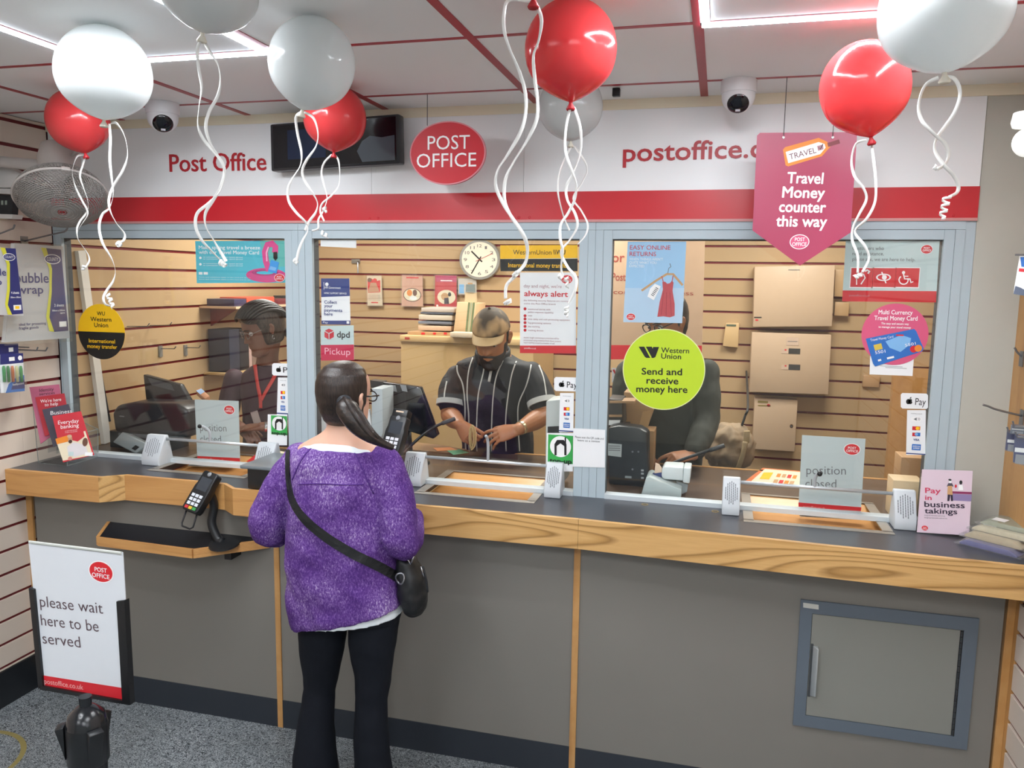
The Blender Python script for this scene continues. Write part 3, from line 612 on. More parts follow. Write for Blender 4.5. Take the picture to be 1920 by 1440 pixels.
def card_sticker(k, x0, y0, x1, y1):
    s = poster('card_sticker', f'narrow sticker of bank card symbols {NAMES[k]}', 'sticker', [(x0+1, y0), (x1, y0), (x1-1, y1), (x0-1, y1)], 'bank card stickers', Y=YO)
    w_, h_ = x1-x0, y1-y0; c = (x0+x1)/2; f = lambda t: y0+h_*t
    s.rect('print', C_NAVY, x0-1, f(.95), x1-1, y1, 1); s.ell('symbol', M_WHITE, c, f(.2), w_*.3, h_*.06, 1)
    s.poly('symbol', M_GREYTXT, [(c-w_*.14, f(.2)), (c+w_*.02, f(.165)), (c+w_*.02, f(.235))], 2)
    for q in (0.08, .15): s.stroke('symbol', M_GREYTXT, [(c+w_*q, f(.17)), (c+w_*(q+.04), f(.2)), (c+w_*q, f(.23))], .9, 2)
    s.rect('symbol', M_RED, c-w_*.2, f(.36), c, f(.45), 1); s.rect('symbol', C_ORANGE, c, f(.36), c+w_*.2, f(.45), 1); s.ell('symbol', C_YEL, c+w_*.06, f(.405), w_*.1, h_*.035, 2, n=16)
    s.rect('symbol', M_RED, c-w_*.2, f(.5), c, f(.585), 1); s.rect('symbol', C_BLUE, c, f(.5), c+w_*.2, f(.585), 1); s.ell('symbol', C_LTBLUE, c, f(.54), w_*.09, h_*.032, 2, n=16)
    s.text('lettering', C_NAVY, 'VISA', c-w_*.16, f(.68), c+w_*.16, h_*.045, wt=.03); s.rect('symbol', C_BLUE, c-w_*.22, f(.755), c+w_*.22, f(.9), 1); s.text('lettering', M_WHITE, 'AMERICAN', c-w_*.19, f(.815), c+w_*.19, h_*.028, wt=.02); s.text('lettering', M_WHITE, 'EXPRESS', c-w_*.17, f(.86), c+w_*.17, h_*.028, wt=.02)
    s.text('lettering', M_GREYTXT, 'contactless accepted', c-w_*.28, f(.08), c+w_*.3, h_*.02); s.finish(s.root)
pay_sticker(0, 510, 681, 560, 704); card_sticker(0, 520, 708, 541, 777)
pay_sticker(1, 1039, 707, 1086, 733); card_sticker(1, 1049, 737, 1076, 810)
pay_sticker(2, 1689, 737, 1740, 766); card_sticker(2, 1700, 769, 1736, 853)
def topup(label, x0, y0, x1, y1, q0, q1):
    s = poster('top_up_sticker', label, 'sticker', [(x0, y0), (x1, y0), (x1-1, y1), (x0-1, y1)], 'phone top-up stickers', Y=YO)
    w_ = q1-q0; h_ = w_*1.22; c = (q0+q1)/2; yy = y0+w_*.05
    s.rect('print', C_GREEN, q0, yy, q1, yy+h_, 1); s.ell('print', M_WHITE, c, yy+h_*.41, w_*.43, w_*.43, 2); r = w_*.2
    s.stroke('emblem', M_BLACK, [(c-r, yy+h_*.7), (c-r, yy+h_*.33), (c-r*.6, yy+h_*.22), (c+r*.6, yy+h_*.22), (c+r, yy+h_*.33), (c+r, yy+h_*.7)], w_*.09, 3)
    s.stroke('emblem', M_BLACK, [(c+r, yy+h_*.3), (c+r, yy+h_*.1)], w_*.06, 3); s.poly('emblem', M_BLACK, [(c-r, yy+h_*.42), (c-r, yy+h_*.25), (c+r, yy+h_*.25), (c+r, yy+h_*.42), (c, yy+h_*.3)], 4)
    s.poly('emblem', M_WHITE, [(c-r*.7, yy+h_*.42), (c, yy+h_*.3), (c+r*.7, yy+h_*.42)], 5)
    s.text('lettering', M_BLACK, 'top-up', q0+w_*.05, yy+h_*.93, q1-w_*.04, w_*.17, wt=.035, L=4)
    s.finish(s.root)
topup('green phone top-up sticker beside the woman clerk, on the leftmost window', 502, 777, 539, 835, 508, 539)
topup('larger green phone top-up sticker beside the post, next to the paper notice', 1025, 812, 1075, 884, 1028, 1074)
# paper notice on the post (its square code is left out)
s = poster('paper_notice', 'white paper notice taped to the grey post between two windows', 'notice', [(1075, 803), (1135, 806), (1134, 877), (1074, 875)], Y=-.0175)
s.text('lettering', M_GREYTXT, 'Please scan the QR code and', 1078, 821, 1132, 4); s.text('lettering', M_GREYTXT, 'leave us a review', 1083, 827, 1125, 4); s.finish(s.root)
# ------------------------------------------------------------------ hanging signs
oy = -.235
s = poster('hanging_oval_sign', 'glossy red oval hanging sign with white lettering in front of the white fascia', 'sign', [(838, 345)], Y=oy)
s.ell('panel', mat('pink rim', 'cc8088', .5, spec=.3), 838.5, 287, 72, 60, 0, th=.012, n=72); s.ell('print', mat('glossy sign red', 'bf1f2c', .45, spec=.3), 838.5, 287, 69.5, 57.5, 1, n=72)
s.text('lettering', M_WHITE, 'POST', 802, 281, 881, 25.5, wt=.004, L=3); s.text('lettering', M_WHITE, 'OFFICE', 781.5, 314.5, 893, 25.5, wt=.004, L=3); s.finish(s.root)
q = PY(800, 235, oy); MB().tube([q+V((0, .006, 0)), (q.x, oy+.006, CEIL)], .0013, 6).build('wire', mat('dark wire', '35373a', .5), s.root)
by = -.235
s = poster('hanging_banner', 'pink pointed hanging banner for the travel money counter', 'banner', [(1500, 498)], Y=by)
bp = [(1424, 249), (1603, 247), (1607, 253), (1594, 455), (1500, 498), (1411, 432), (1419, 254)]
bp = [(1425, 249), (1600, 247.5), (1607, 253), (1595, 436), (1500, 498), (1411, 432), (1419.5, 254)]
s.slab('panel', mat('banner pink', 'a23656', .35, var=.12, scale=1.5), bp, .003)
for t, a, y, b in (('Travel', 1475, 343, 1543), ('Money', 1466, 370, 1546), ('counter', 1460, 397, 1548), ('this way', 1454.5, 424, 1550)): s.text('lettering', M_WHITE, t, a, y, b, 20, wt=.024, tilt=1.5)
s.ell('emblem', M_WHITE, 1499, 453.5, 18.5, 14, 1); s.ell('emblem', mat('banner pink 2', 'cf5478', .35), 1499, 453.5, 17, 12.6, 2); s.text('emblem', M_WHITE, 'POST', 1490, 452, 1509, 6.5, wt=.01, L=3); s.text('emblem', M_WHITE, 'OFFICE', 1485, 461, 1512, 6.5, wt=.01, L=3)
s.poly('tag_print', C_ORANGE, [(1468, 281), (1472, 276), (1535, 258.5), (1551, 266), (1557, 275), (1541, 293), (1478, 312), (1473, 310)], 1)
s.poly('tag_print', M_WHITE, [(1473, 285), (1535, 266.5), (1546, 270), (1548, 277), (1538, 289), (1478, 306)], 2)
s.text('tag_print', mat('tag letters', '6b3a44', .5), 'TRAVEL', 1481, 299.5, 1531, 10.5, tilt=-13, L=3)
s.poly('tag_print', GT, [(1532, 274), (1543, 271), (1544, 280), (1534, 283)], 3); s.stroke('tag_print', M_BLACK, [(1535, 277), (1538, 280), (1543, 270)], 1.5, 4); s.stroke('tag_print', mat('strap brown', '7c3038', .5), [(1552, 272), (1574, 265)], 8, 3)
s.finish(s.root)
for x, y in ((1469, 258), (1561, 258)):
    q = PY(x, y, by); MB().tube([q+V((0, -.004, 0)), (q.x, by-.003, CEIL)], .0012, 6).build('wire', mat('dark wire'), s.root)
    MB().lathe([(.004, 0), (.004, .004)], q+V((0, -.001, 0)), (0, -1, 0), 12).build('eyelet', M_WHITE, s.root)
# television
ty = -.09
tv = thing('television', PY(630, 300, ty), 'black flat television tilted on the white fascia behind balloons', 'television')
c4 = [PY(508, 321, ty), PY(750, 306, ty), PY(748, 213, ty-.02), PY(506, 233, ty-.02)]
b = MB(); b.hexa([c4[0], c4[1], c4[1]+V((0, .05, 0)), c4[0]+V((0, .05, 0)), c4[3], c4[2], c4[2]+V((0, .05, 0)), c4[3]+V((0, .05, 0))]); b.build('case', mat('tv case', '2a2c30', .3), tv, bevel=.006)
def qd(a, b_): # point inside the screen quad
    return (c4[0]*(1-a)+c4[1]*a)*(1-b_)+(c4[3]*(1-a)+c4[2]*a)*b_+V((0, -.0015, 0))
MB().add([qd(.025, .05), qd(.975, .05), qd(.975, .95), qd(.025, .95)], [(0, 1, 2, 3)]).build('screen', mat('dark screen', '0b0f18', .12), tv)
em = mat('screen blue', '12233f', .12); sh = V((0, -.0006, 0))
MB().add([qd(a, b_)+sh for a, b_ in ((.14, .22), (.44, .22), (.44, .84), (.14, .84))], [(0, 1, 2, 3)]).build('screen_picture_and_reflection', em, tv)
em2 = mat('screen reflection', '55606a', .12)
MB().add([qd(a, b_)+sh for a, b_ in ((.72, .07), (.965, .07), (.965, .58), (.87, .55), (.78, .6), (.72, .5), (.68, .3))], [tuple(range(7))]).build('screen_picture_and_reflection', em2, tv)  # pale reflection on the screen, painted as a flat grey patch
q = (c4[0]+c4[1])/2; MB().box(q.x-.06, q.x+.06, -.05, -.0185, q.z+.03, q.z+.13).build('wall_bracket', M_PLASTIC, tv)
# small dark clip on a ceiling bar
q = PZ(1156, 165, CEIL); MB().box(q.x-.013, q.x+.013, q.y-.01, q.y+.01, CEIL-.03, CEIL-.0015)
solo(MB().box(q.x-.013, q.x+.013, q.y-.01, q.y+.01, CEIL-.028, CEIL-.0018), 'sensor', M_PLASTIC, 'tiny black box fixed to the red ceiling bar above the balloons', 'sensor', bevel=.002)
# dome cameras
M_CAMW = mat('camera white', 'dcdde0', .35)
def dome(x, yt, Rpx, label, aim):
    q = PZ(x, yt, CEIL); depth = (q-CAM).dot(FWD); R = Rpx*depth/FPX; r = thing('security_camera', (q.x, q.y, CEIL), label, 'security camera', 'dome cameras on the ceiling')
    MB().lathe([(R, 0), (R*1.0, -R*.55), (R*.98, -R*.7), (R*.5, -R*.72)], (q.x, q.y, CEIL-.0005), (0, 0, 1), 40).build('base', M_CAMW, r, smooth='auto')
    c = V((q.x, q.y, CEIL-R*.85)); MB().ball(c, R*.93, 0, 40, 24).build('ball', M_CAMW, r, smooth=True)
    a = (CAM-c).normalized()*.75+V(aim); a.normalize()
    MB().lathe([(R*.60, R*.70), (R*.60, R*.78), (R*.52, R*.86), (R*.3, R*.95), (.0, R*.985)], c, a, 36).build('lens_window', mat('camera lens black', '0d0f16', .08), r, smooth='auto')
    MB().lathe([(R*.64, R*.62), (R*.66, R*.70), (R*.60, R*.74)], c, a, 36, cap=False).build('collar', M_CAMW, r, smooth='auto')
    sd = a.cross(V((0, 0, 1))).normalized(); u_ = sd.cross(a); t = c+a*R*.935-u_*R*.3; MB().obox(t, (sd, a, u_), (R*.13, R*.03, R*.07)).build('led', mat('camera led', 'cfd0d8', .3), r)
dome(304, 193, 30, 'left of two white dome security cameras, beside the fan balloons', (.0, .0, -.5))
dome(1386, 151, 33, 'white dome security camera between the web address and the pink banner', (.0, .0, -.55))
# ------------------------------------------------------------------ things on the counter
M_POD = mat('pale grey plastic', 'c9cfd4', .45); M_HOLE = mat('grille hole', '5d6369', .6); M_RAIL = mat('silver rail', 'c3c9ce', .3, .5)
def pod(root, x0, x1, yf, h=.128, dp=.1, turn=0.0):
    cx = (x0+x1)/2; w_ = (x1-x0)/2; z = CT+.0005
    pr = [(yf, z), (yf-.002, z+.035), (yf+.045, z+h), (yf+.068, z+h), (yf+dp, z)]
    m = MB().prism([(x0, y, zz) for y, zz in pr], (x1-x0, 0, 0)); p = m.build('speaker', M_POD, root, bevel=.004)
    a, b = V((cx, yf-.002, z+.035)), V((cx, yf+.045, z+h)); up = (b-a).normalized(); n = V((0, -up.z, up.y)); ln = (b-a).length; g = MB()
    for i in range(7):
        for j in range(9):
            if abs(i-3)+max(0, abs(j-4)-2)*.9 > 3.4: continue
            q = a+up*(ln*(.1+.8*(j+.5*(i % 2))/9.2))+V(((i-3)*w_*.22, 0, 0))+n*.0004
            g.add([q+V((-.0013, 0, 0))-up*.004, q+V((.0013, 0, 0))-up*.004, q+V((.0013, 0, 0))+up*.004, q+V((-.0013, 0, 0))+up*.004], [(0, 1, 2, 3)])
    g.build('grille', M_HOLE, p)
def speech_bar(i, xs, yf, label, mic):
    r = thing('speech_unit', ((xs[0]+xs[3])/2, yf, CT), label, 'speech unit', 'speaker bars in front of the windows')
    pod(r, xs[0], xs[1], yf); pod(r, xs[2], xs[3], yf)
    z = CT+.112; MB().tube([(xs[1]-.004, yf+.055, z), (xs[2]+.004, yf+.055, z)], .0065, 12).build('rail', M_RAIL, r, smooth=True)
    mx, top, bend, tip = mic; q = (mx, yf+.055, z)
    MB().tube(spline([q, (mx, yf+.055, z+top*.6), (mx+bend*.5, yf+.05, z+top*.9), (mx+bend, yf+.04, z+top)], 5), .006, 10).build('microphone', mat('grey microphone', 'a4a9ad', .4), r, smooth=True)
    if tip: MB().ball((mx+bend, yf+.036, z+top), .009).build('microphone_tip', M_PLASTIC, r, smooth=True)
X3 = lambda x: PZ(x, 900, CT).x
speech_bar(0, (-2.409, -2.318, -1.86, -1.775), -.095, 'grey speaker bar at the leftmost window, ending behind the weighing scale', (PZ(399, 875, CT).x, .07, -.035, True))
speech_bar(1, (-1.20, -1.118, -.617, -.553), -.075, 'grey speaker bar with an upright rod microphone at the middle window', (PY(911, 860, -.05).x, .105, -.006, False))
speech_bar(2, (.043, .104, .612, .682), -.105, 'grey speaker bar in front of the rightmost position closed sign', (PY(1527, 915, -.05).x, .055, .012, True))
# position closed signs (stand behind the glass on the tray edge)
def closed_sign(label, corners, lg, tl, Y, foot):
    r = poster('closed_sign', label, 'sign', corners, 'position closed signs', Y=Y, th=.0022, m=mat('pale grey sign', 'bcc9cb', .4, var=.015))
    c = corners; r.poly('foot_band', M_RED, foot, 1); r.logo(*lg, 1)
    for t in tl: r.text('lettering', M_GREYTXT, *t, wt=-.006, tilt=t[3]*.0+1.0)
    q0 = r.W(*r.uv(*corners[3])); q1 = r.W(*r.uv(*corners[2]))
    MB().prism([q0+V((0, -.0002, 0)), q1+V((0, -.0002, 0)), q1+V((0, -.07, -.012)), q0+V((0, -.07, -.012))], (0, 0, .002)).build('foot', mat('silver foot', 'b9c0c4', .3, .4), r.root)
    r.text('lettering', mat('pale red', 'e8a6a6', .5), 'postoffice.co.uk', foot[0][0]+9, foot[3][1]-1.5, foot[0][0]+50, 4); r.finish(r.root)
closed_sign('smaller-looking position closed sign at the far left window', [(365, 749), (447, 752), (450, 866), (370, 863)], (430, 768.5, 9.5, 8), [('position', 375.5, 808, 425, 13), ('closed', 376, 829, 415, 13)], .10, [(370, 855), (450, 859), (450, 866), (370, 863)])
closed_sign('position closed sign at the rightmost window, beside the folded leaflets', [(1504, 816), (1623, 823), (1614, 959), (1497, 953)], (1597.5, 842.5, 14.5, 10), [('position', 1512, 889, 1586, 16), ('closed', 1510, 914, 1568, 16)], .07, [(1497, 942), (1615, 951), (1614, 959), (1497, 953)])
# the metal foot of each sign hangs over the tray -------------------------------------------------
# card terminals
M_KEYW = mat('white keys', 'd9dde4', .4); M_TERM = mat('terminal black', '1b1d20', .4)
def terminal(name, label, c, up, nrm, W, H, T, parts='full', group='card terminals'):
    r = thing(name, c, label, 'card terminal', group); up = V(up).normalized(); n = V(nrm).normalized(); sx = up.cross(n).normalized(); n = sx.cross(up); c = V(c)
    P = lambda a, b, d=0: c+sx*(a*W)+up*(b*H)+n*d
    o = []
    for d in (-T, 0): o.append([P(-.42, -.5, d), P(.42, -.5, d), P(.5, -.42, d), P(.5, .1, d), P(.45, .2, d), P(.45, .46, d), P(.36, .5, d), P(-.36, .5, d), P(-.45, .46, d), P(-.45, .2, d), P(-.5, .1, d), P(-.5, -.42, d)])
    MB().loft(o).build('case', M_TERM, r, bevel=.004)
    MB().add([P(-.33, .02, .0006), P(.33, .02, .0006), P(.33, .34, .0006), P(-.33, .34, .0006)], [(0, 1, 2, 3)]).build('screen', mat('terminal screen '+label[:5], '3a3f46' if parts == 'stand' else '4c4f86', .2), r)
    for i in range(3):
        for j in range(3):
            MB().obox(P(-.24+.24*i, -.12-.1*j, .001), (sx, up, n), (W*.09, H*.036, .0012)).build('key', M_KEYW, r)
    for i, hx in enumerate(('c8323a', 'd8b63a', '3f9b52')): MB().obox(P(-.24+.24*i, -.42, .001), (sx, up, n), (W*.1, H*.034, .0012)).build('key', mat('key '+hx, hx, .4), r)
    MB().lathe([(W*.12, 0), (W*.1, .003), (0, .004)], P(0, .43, .0), n, 16).build('contactless_mark', mat('grey mark', '8d9196', .4), r, smooth=True)
    return r, sx, up, n, P
c = PY(375, 921, -.34)
r, sx, up, n, P = terminal('card_terminal', 'black card terminal on a tilting stand above the low shelf', c, (.22, .52, .75), (-.05, -.75, .55), .082, .17, .035, 'stand')
b = P(.1, .1, -.035); zb = .790
MB().tube(spline([b, b+V((.01, .015, -.06)), (b.x+.005, -.30, .86), (b.x+.035, -.305, .80), (b.x+.06, -.31, zb)], 5), .017, 12).build('stand', M_TERM, r, smooth=True)
MB().lathe([(.062, 0), (.06, .007), (.02, .012)], (b.x+.07, -.312, .7845), (0, -.2, 1), 28).build('base', M_TERM, r, smooth='auto')
q = [P(-.34, -.5, -.02), P(-.36, -.78, -.035), P(-.25, -.84, -.035), P(.25, -.84, -.035), P(.36, -.78, -.035), P(.34, -.5, -.02)]
MB().tube(q, .0035, 8).build('loop', M_TERM, r, smooth=True)
# second terminal at the middle window, on its own pole behind the customer's shoulder
c = PY(738, 814, -.13)
r, sx, up, n, P = terminal('card_terminal', 'black card terminal with a lit screen beside the customer\'s shoulder', c, (.12, .42, .9), (-.12, -.88, .42), .084, .155, .04, 'lit')
MB().obox(P(0, .56, -.02), (sx, up, n), (.034, .018, .02)).build('scanner_hood', M_PLASTIC, r, bevel=.004)
MB().obox(P(0, .6, .0006), (sx, up, n), (.017, .003, .001)).build('hood_light', mat('hood light', 'd8c2a8', .4), r)
MB().tube([P(.1, -.3, -.04), (c.x-.012, -.17, CT+.012)], .016, 12).build('stand', M_TERM, r, smooth=True)
MB().lathe([(.052, 0), (.05, .008), (.02, .014)], (c.x-.012, -.17, CT+.0005), (0, 0, 1), 28).build('base', M_TERM, r, smooth='auto')
# flat black base plate beside the pod
# weighing scale
x0, x1 = PZ(470, 915, CT).x, PZ(545, 915, CT).x; yb = -.26; ws2 = thing('weighing_scale', ((x0+x1)/2, yb, CT), 'weighing scale with grey platform on a black body, half hidden by the customer', 'weighing scale')
MB().box(x0, x1+.05, yb-.05, yb+.09, CT+.004, CT+.085).build('body', M_TERM, ws2, bevel=.004)
MB().box(x0+.03, x1+.02, yb-.02, yb+.06, CT+.0005, CT+.006).build('foot', M_TERM, ws2)
MB().box(x0-.02, x1+.07, yb-.07, yb+.17, CT+.0855, CT+.1).build('platform', mat('scale platform', '7d868c', .3, .3), ws2, bevel=.005)
# acrylic leaflet rack and leaflets at the left end
rk = thing('leaflet_rack', (-2.72, -.22, CT), 'clear acrylic tiered leaflet rack at the left end of the counter', 'leaflet rack')
def lean(corner, Y, lean_=.0): return PY(*corner, Y)
def leaflet(name, label, pts, Y, m, text, extra=None, N=(.25, -1, .28)):
    p0 = PY(pts[0][0]/1., pts[0][1], Y); s = poster(name, label, 'leaflet', pts, 'leaflets in the acrylic rack', P0=p0, N=N, m=m, th=.004)
    for t in text: s.text('lettering', t[0], *t[1:], tilt=-(t[4]-t[2])*.1)
    if extra: extra(s)
    s.finish(s.root)
leaflet('leaflet', 'pink identity services leaflet at the back of the rack', [(55, 726), (110.5, 720.5), (122, 800), (76, 832)], -.240, mat('dusty pink', 'bb6480', .45), [(M_BLACK, 'Identity', 74, 735, 101, 6), (M_BLACK, 'services', 74, 741.5, 103, 5)])
leaflet('leaflet', 'red leaflet offering help, second row of the rack', [(66, 745), (120, 737.5), (132, 800), (84, 818)], -.256, mat('leaflet red', 'b5303c', .45), [(M_WHITE, "We're here", 76, 755.5, 115, 6), (M_WHITE, 'to help', 84, 762, 109, 6)])
leaflet('leaflet', 'dark grey business leaflet, third row of the rack', [(79, 768), (128, 757.5), (147, 815), (100, 838)], -.28, mat('leaflet slate', '4a4654', .45), [(M_WHITE, 'Business', 95, 778, 135, 7)])
def eb(s):
    s.poly('picture', C_CREAMP, [(104, 823), (160, 808), (174, 853), (118, 864)], 1); s.poly('picture', C_ORANGE, [(104, 823), (128, 816), (128, 828), (107, 833)], 2)
    s.poly('picture', mat('leaflet scarlet', 'c8323e', .45), [(126, 818), (156, 806), (159, 818), (146, 828), (130, 824)], 3)
    s.poly('picture', mat('dress white', 'dcd6d8', .5), [(126, 838), (138, 829), (160, 834), (166, 850), (140, 857), (128, 850)], 4); s.ell('picture', C_SKINP, 132, 824, 4, 7, 5); s.ell('picture', mat('beard brown', '4a3226', .5), 132.5, 828, 3.4, 3.4, 6); s.ell('picture', mat('cap print', 'c9a98a', .5), 131, 818, 4.5, 3, 6)
    s.ell('picture', mat('hair print', '6a4636', .5), 160, 829, 5, 8, 5); s.rect('picture', C_MINT, 129, 847, 138, 855, 6); s.ell('picture', mat('salmon', 'd98a80', .5), 132, 860, 4, 3.5, 6); s.rect('picture', M_WHITE, 160, 848, 174, 855, 6)
    for y, b_ in ((809, 145), (812, 145)): s.text('lettering', M_WHITE, 'your guide to day to day money', 122, y, b_, 1.6, tilt=-2.5)
leaflet('leaflet', 'red everyday banking leaflet at the front of the rack', [(98, 780), (151, 771), (176, 853), (118, 867)], -.315, mat('leaflet scarlet', 'c8323e', .45), [(M_WHITE, 'Everyday', 109, 796, 148, 7), (M_WHITE, 'banking', 114, 804, 148, 7)], eb)
b = MB()
def pq(pts, m=b, th=.002):
    P = [V(p) for p in pts]; n = (P[1]-P[0]).cross(P[3]-P[0]).normalized(); m.prism(P, n*th)
fx0, fx1 = PZ(120, 872, CT).x, PZ(182, 858, CT).x
b0 = PZ(72, 868, CT); f0 = PZ(126, 874, CT); f1 = PZ(184, 856, CT); b1 = f1+(b0-f0)
up = V((0, 0, 1)); ln = V((-.02, .03, .12))
pq([f0, f1, f1+ln, f0+ln]); pq([b0, f0, f0+ln*1.2, b0+V((-.01, .0, .25))]); pq([f1, b1, b1+V((0, 0, .18)), f1+ln]); pq([b0, b1, f1, f0])
for t, k in ((.35, .16), (.65, .22)): a0 = f0.lerp(b0, t); a1 = f1.lerp(b1, t); pq([a0+up*.05, a1+up*.05, a1+ln+up*(k-.1), a0+ln+up*(k-.1)])
for q_ in ((b0, f0, f0+ln*1.2), ): pass
b.build('holder', M_ACRYL, rk)
e = MB()
for a in ((f0, f1, f1+ln, f0+ln), (f1, b1, b1+V((0, 0, .18)), f1+ln), (b0, f0, f0+ln*1.2, b0+V((-.01, .0, .25)))): e.tube(list(a)+[a[0]], .0014, 5)
e.build('edge', mat('acrylic edge', '7f8a8a', .2), rk)
# pay-in leaflet in an acrylic stand at the right
s = poster('takings_leaflet', 'pale pink leaflet about paying in business takings, in a clear stand', 'leaflet', [(1729, 880), (1824, 883), (1817, 1004), (1719, 998)], P0=PZ(1719, 999, CT)+V((0, 0, .002)), N=(-.12, -1, .16), m=mat('pale lilac pink', 'd8c3d0', .45, var=.015), th=.002)
for t, a, y, b_, c_, m_ in (('Pay', 1734.5, 924, 1764, 9.5, mat('pink lettering', 'c9365a', .5)), ('in', 1734.5, 937, 1747, 8.5, mat('pink lettering')), ('business', 1733, 950, 1809, 10, mat('deep purple print', '281a33', .5)), ('takings', 1733.5, 962, 1795, 9.5, mat('deep purple print'))): s.text('lettering', m_, t, a, y, b_, c_, wt=.018, tilt=(b_-a)*.035)
for y, b_ in ((967, 1772), (971.5, 1776)): s.text('lettering', M_GREYTXT, 'through your local counter, quick and easy', 1733, y, b_, 2.4, tilt=1.5)
s.logo(1734, 990, 6, 4.5, 1, rim=False)
PU = mat('counter purple', '8a7aa6', .5); s.poly('picture', PU, [(1786, 926), (1822, 927.5), (1821, 940), (1786, 938.5)], 1); s.poly('picture', mat('deep magenta', '8a2a5a', .5), [(1785, 921), (1822, 922.5), (1822, 927), (1785, 925.5)], 1)
NV = mat('deep purple print'); s.poly('picture', NV, [(1777, 925), (1786, 925), (1787, 939.5), (1783, 939.5), (1782, 928), (1780, 939.5), (1776, 939.5)], 2); s.poly('picture', C_TAN, [(1777, 911), (1785, 911), (1786, 928), (1776, 927)], 3); s.poly('picture', mat('print slate', '4a4450', .5), [(1778, 906), (1785, 906), (1788, 912), (1775, 912)], 2); s.ell('picture', M_WHITE, 1781.5, 902.5, 2.4, 3.4, 3); s.ell('picture', M_BLACK, 1781, 899.7, 3, 1.8, 4)
s.poly('picture', M_WHITE, [(1797, 909), (1805, 909), (1806, 919), (1797, 919)], 2); s.ell('picture', M_BLACK, 1801.5, 904.5, 2.8, 4, 3); s.ell('picture', M_RED, 1792, 911.5, 2, 3.2, 3)
r = s.root; s.finish(r)
p = [s.W(*s.uv(*q_)) for q_ in ((1719, 998), (1817, 1004), (1824, 884), (1729, 881))]; n_ = s.N
bb = MB(); bb.prism([q_+n_*-.004 for q_ in p], n_*-.02); bb.build('stand', M_ACRYL, r)
# plastic wrapped packs on the right end of the counter
def packs():
    x0, y0 = PZ(1845, 1020, CT).x, PZ(1845, 1020, CT).y; k = 0
    spec = [(-.012, -.02, 0, .02, '5a5a8c', 'purple'), (.006, .0, .02, .022, 'b8a888', 'beige'), (.03, .012, .042, .02, 'c9c0a4', 'cream'), (.055, .02, .062, .016, '9aa08a', 'grey-green')]
    for dx, dy, dz, h_, hx, cn in spec:
        c = V((x0+.03+dx, y0-.015+dy, CT+dz)); a = radians(-38); ax = V((cos(a), sin(a), 0)); ay = V((-sin(a), cos(a), 0)); L_, W_ = .085, .05
        r = thing('wrapped_pack', c, f'{cn} plastic wrapped pack in the heap on the right end of the counter', 'pack', 'packs on the counter end')
        m = MB(); rg = []
        for t in (0, .15, .85, 1):
            hh = h_ if 0 < t < 1 else h_*.35
            rg.append([c+ax*(t-.5)*L_*2+ay*u+V((0, 0, z_)) for u, z_ in ((-W_, .001), (W_, .001), (W_*.96, hh), (-W_*.96, hh))])
        m.loft(rg).build('contents', mat('pack '+cn, hx, .5, var=.2, scale=60), r, bevel=.003)
        w_ = MB(); w_.loft([[c+ax*(t-.5)*L_*2.3+ay*u*1.12+V((0, 0, z_+.0008*(1 if z_ > .005 else .2))) for u, z_ in ((-W_, .0006), (W_, .0006), (W_, h_*(1.0 if .1 < t < .9 else .3)), (-W_, h_*(1.0 if .1 < t < .9 else .3)))] for t in (0, .15, .85, 1)]).build('wrapper', glassmat('crinkled film', (.96, .96, .96), 1.5, .12, 1.6, .10), r)
        if cn in ('cream', 'grey-green'):
            q = c+V((0, 0, h_+.001)); MB().add([q+ax*a_+ay*b_ for a_, b_ in ((-.06, -.03), (-.02, -.03), (-.02, .01), (-.06, .01))], [(0, 1, 2, 3)]).build('label', M_WHITE, r)
packs()
# belt post with its A4 sign
PYS = -1.66
s = Sheet((0, PYS, 1), (-.06, -1, .0)); top = PY(160, 1312, PYS)
bp_ = thing('belt_post', (top.x, PYS, 0), 'black queue belt post carrying a white please wait sign in a black frame', 'queue post')
s.slab('sign_panel', mat('sign white', 'd9dde3', .35, var=.015), [(53, 1014), (230, 1036), (246, 1316), (80, 1286)], .002)
s.poly('foot_band', M_RED, [(81, 1266), (233, 1290), (236, 1312), (82, 1285)], 2); s.text('lettering', mat('pale pink text', 'e7b0ae', .5), 'postoffice.co.uk', 84, 1281, 157, 9, tilt=12, L=3)
s.logo(190, 1072, 21.5, 18.5, 2)
BT = mat('brown grey lettering', '57444c', .5)
for t, a, y, b_, c_ in (('please wait', 76, 1137, 194, 20), ('here to be', 78, 1172, 186, 20), ('served', 81, 1206, 152, 20)): s.text('lettering', BT, t, a, y, b_, c_, tilt=(b_-a)*.115, wt=-.004)
fr = MB()
def pz3(x, y, d): return s.W(*s.uv(x, y), d)
for poly in ([(58, 1101), (67, 1104), (84, 1284), (76, 1290)], [(222, 1126), (237, 1124), (248, 1319), (233, 1314)], [(76, 1284), (82, 1284), (236, 1312), (247, 1320), (80, 1291)]):
    fr.prism([pz3(x, y, .006) for x, y in poly], s.N*-.014)
s.finish(bp_); fr.build('frame', M_PLASTIC, bp_)
po = MB(); po.tube([pz3(56, 1016, .0005), pz3(228, 1037, .0005)], .0035, 8); po.build('pocket_edge', mat('clear pocket', 'b9bcb6', .3), bp_)
zt = top.z-.012; cx = top.x
MB().lathe([(.013, .02), (.012, 0), (.02, -.005), (.036, -.02), (.0405, -.042)], (cx, PYS, zt), (0, 0, 1), 32).build('cap', mat('glossy black cap', '1a1c20', .2), bp_, smooth='auto')
MB().lathe([(.0407, -.042), (.0415, -.046), (.0415, -.125), (.037, -.13)], (cx, PYS, zt), (0, 0, 1), 32).build('belt_head', M_PLASTIC, bp_, smooth='auto')
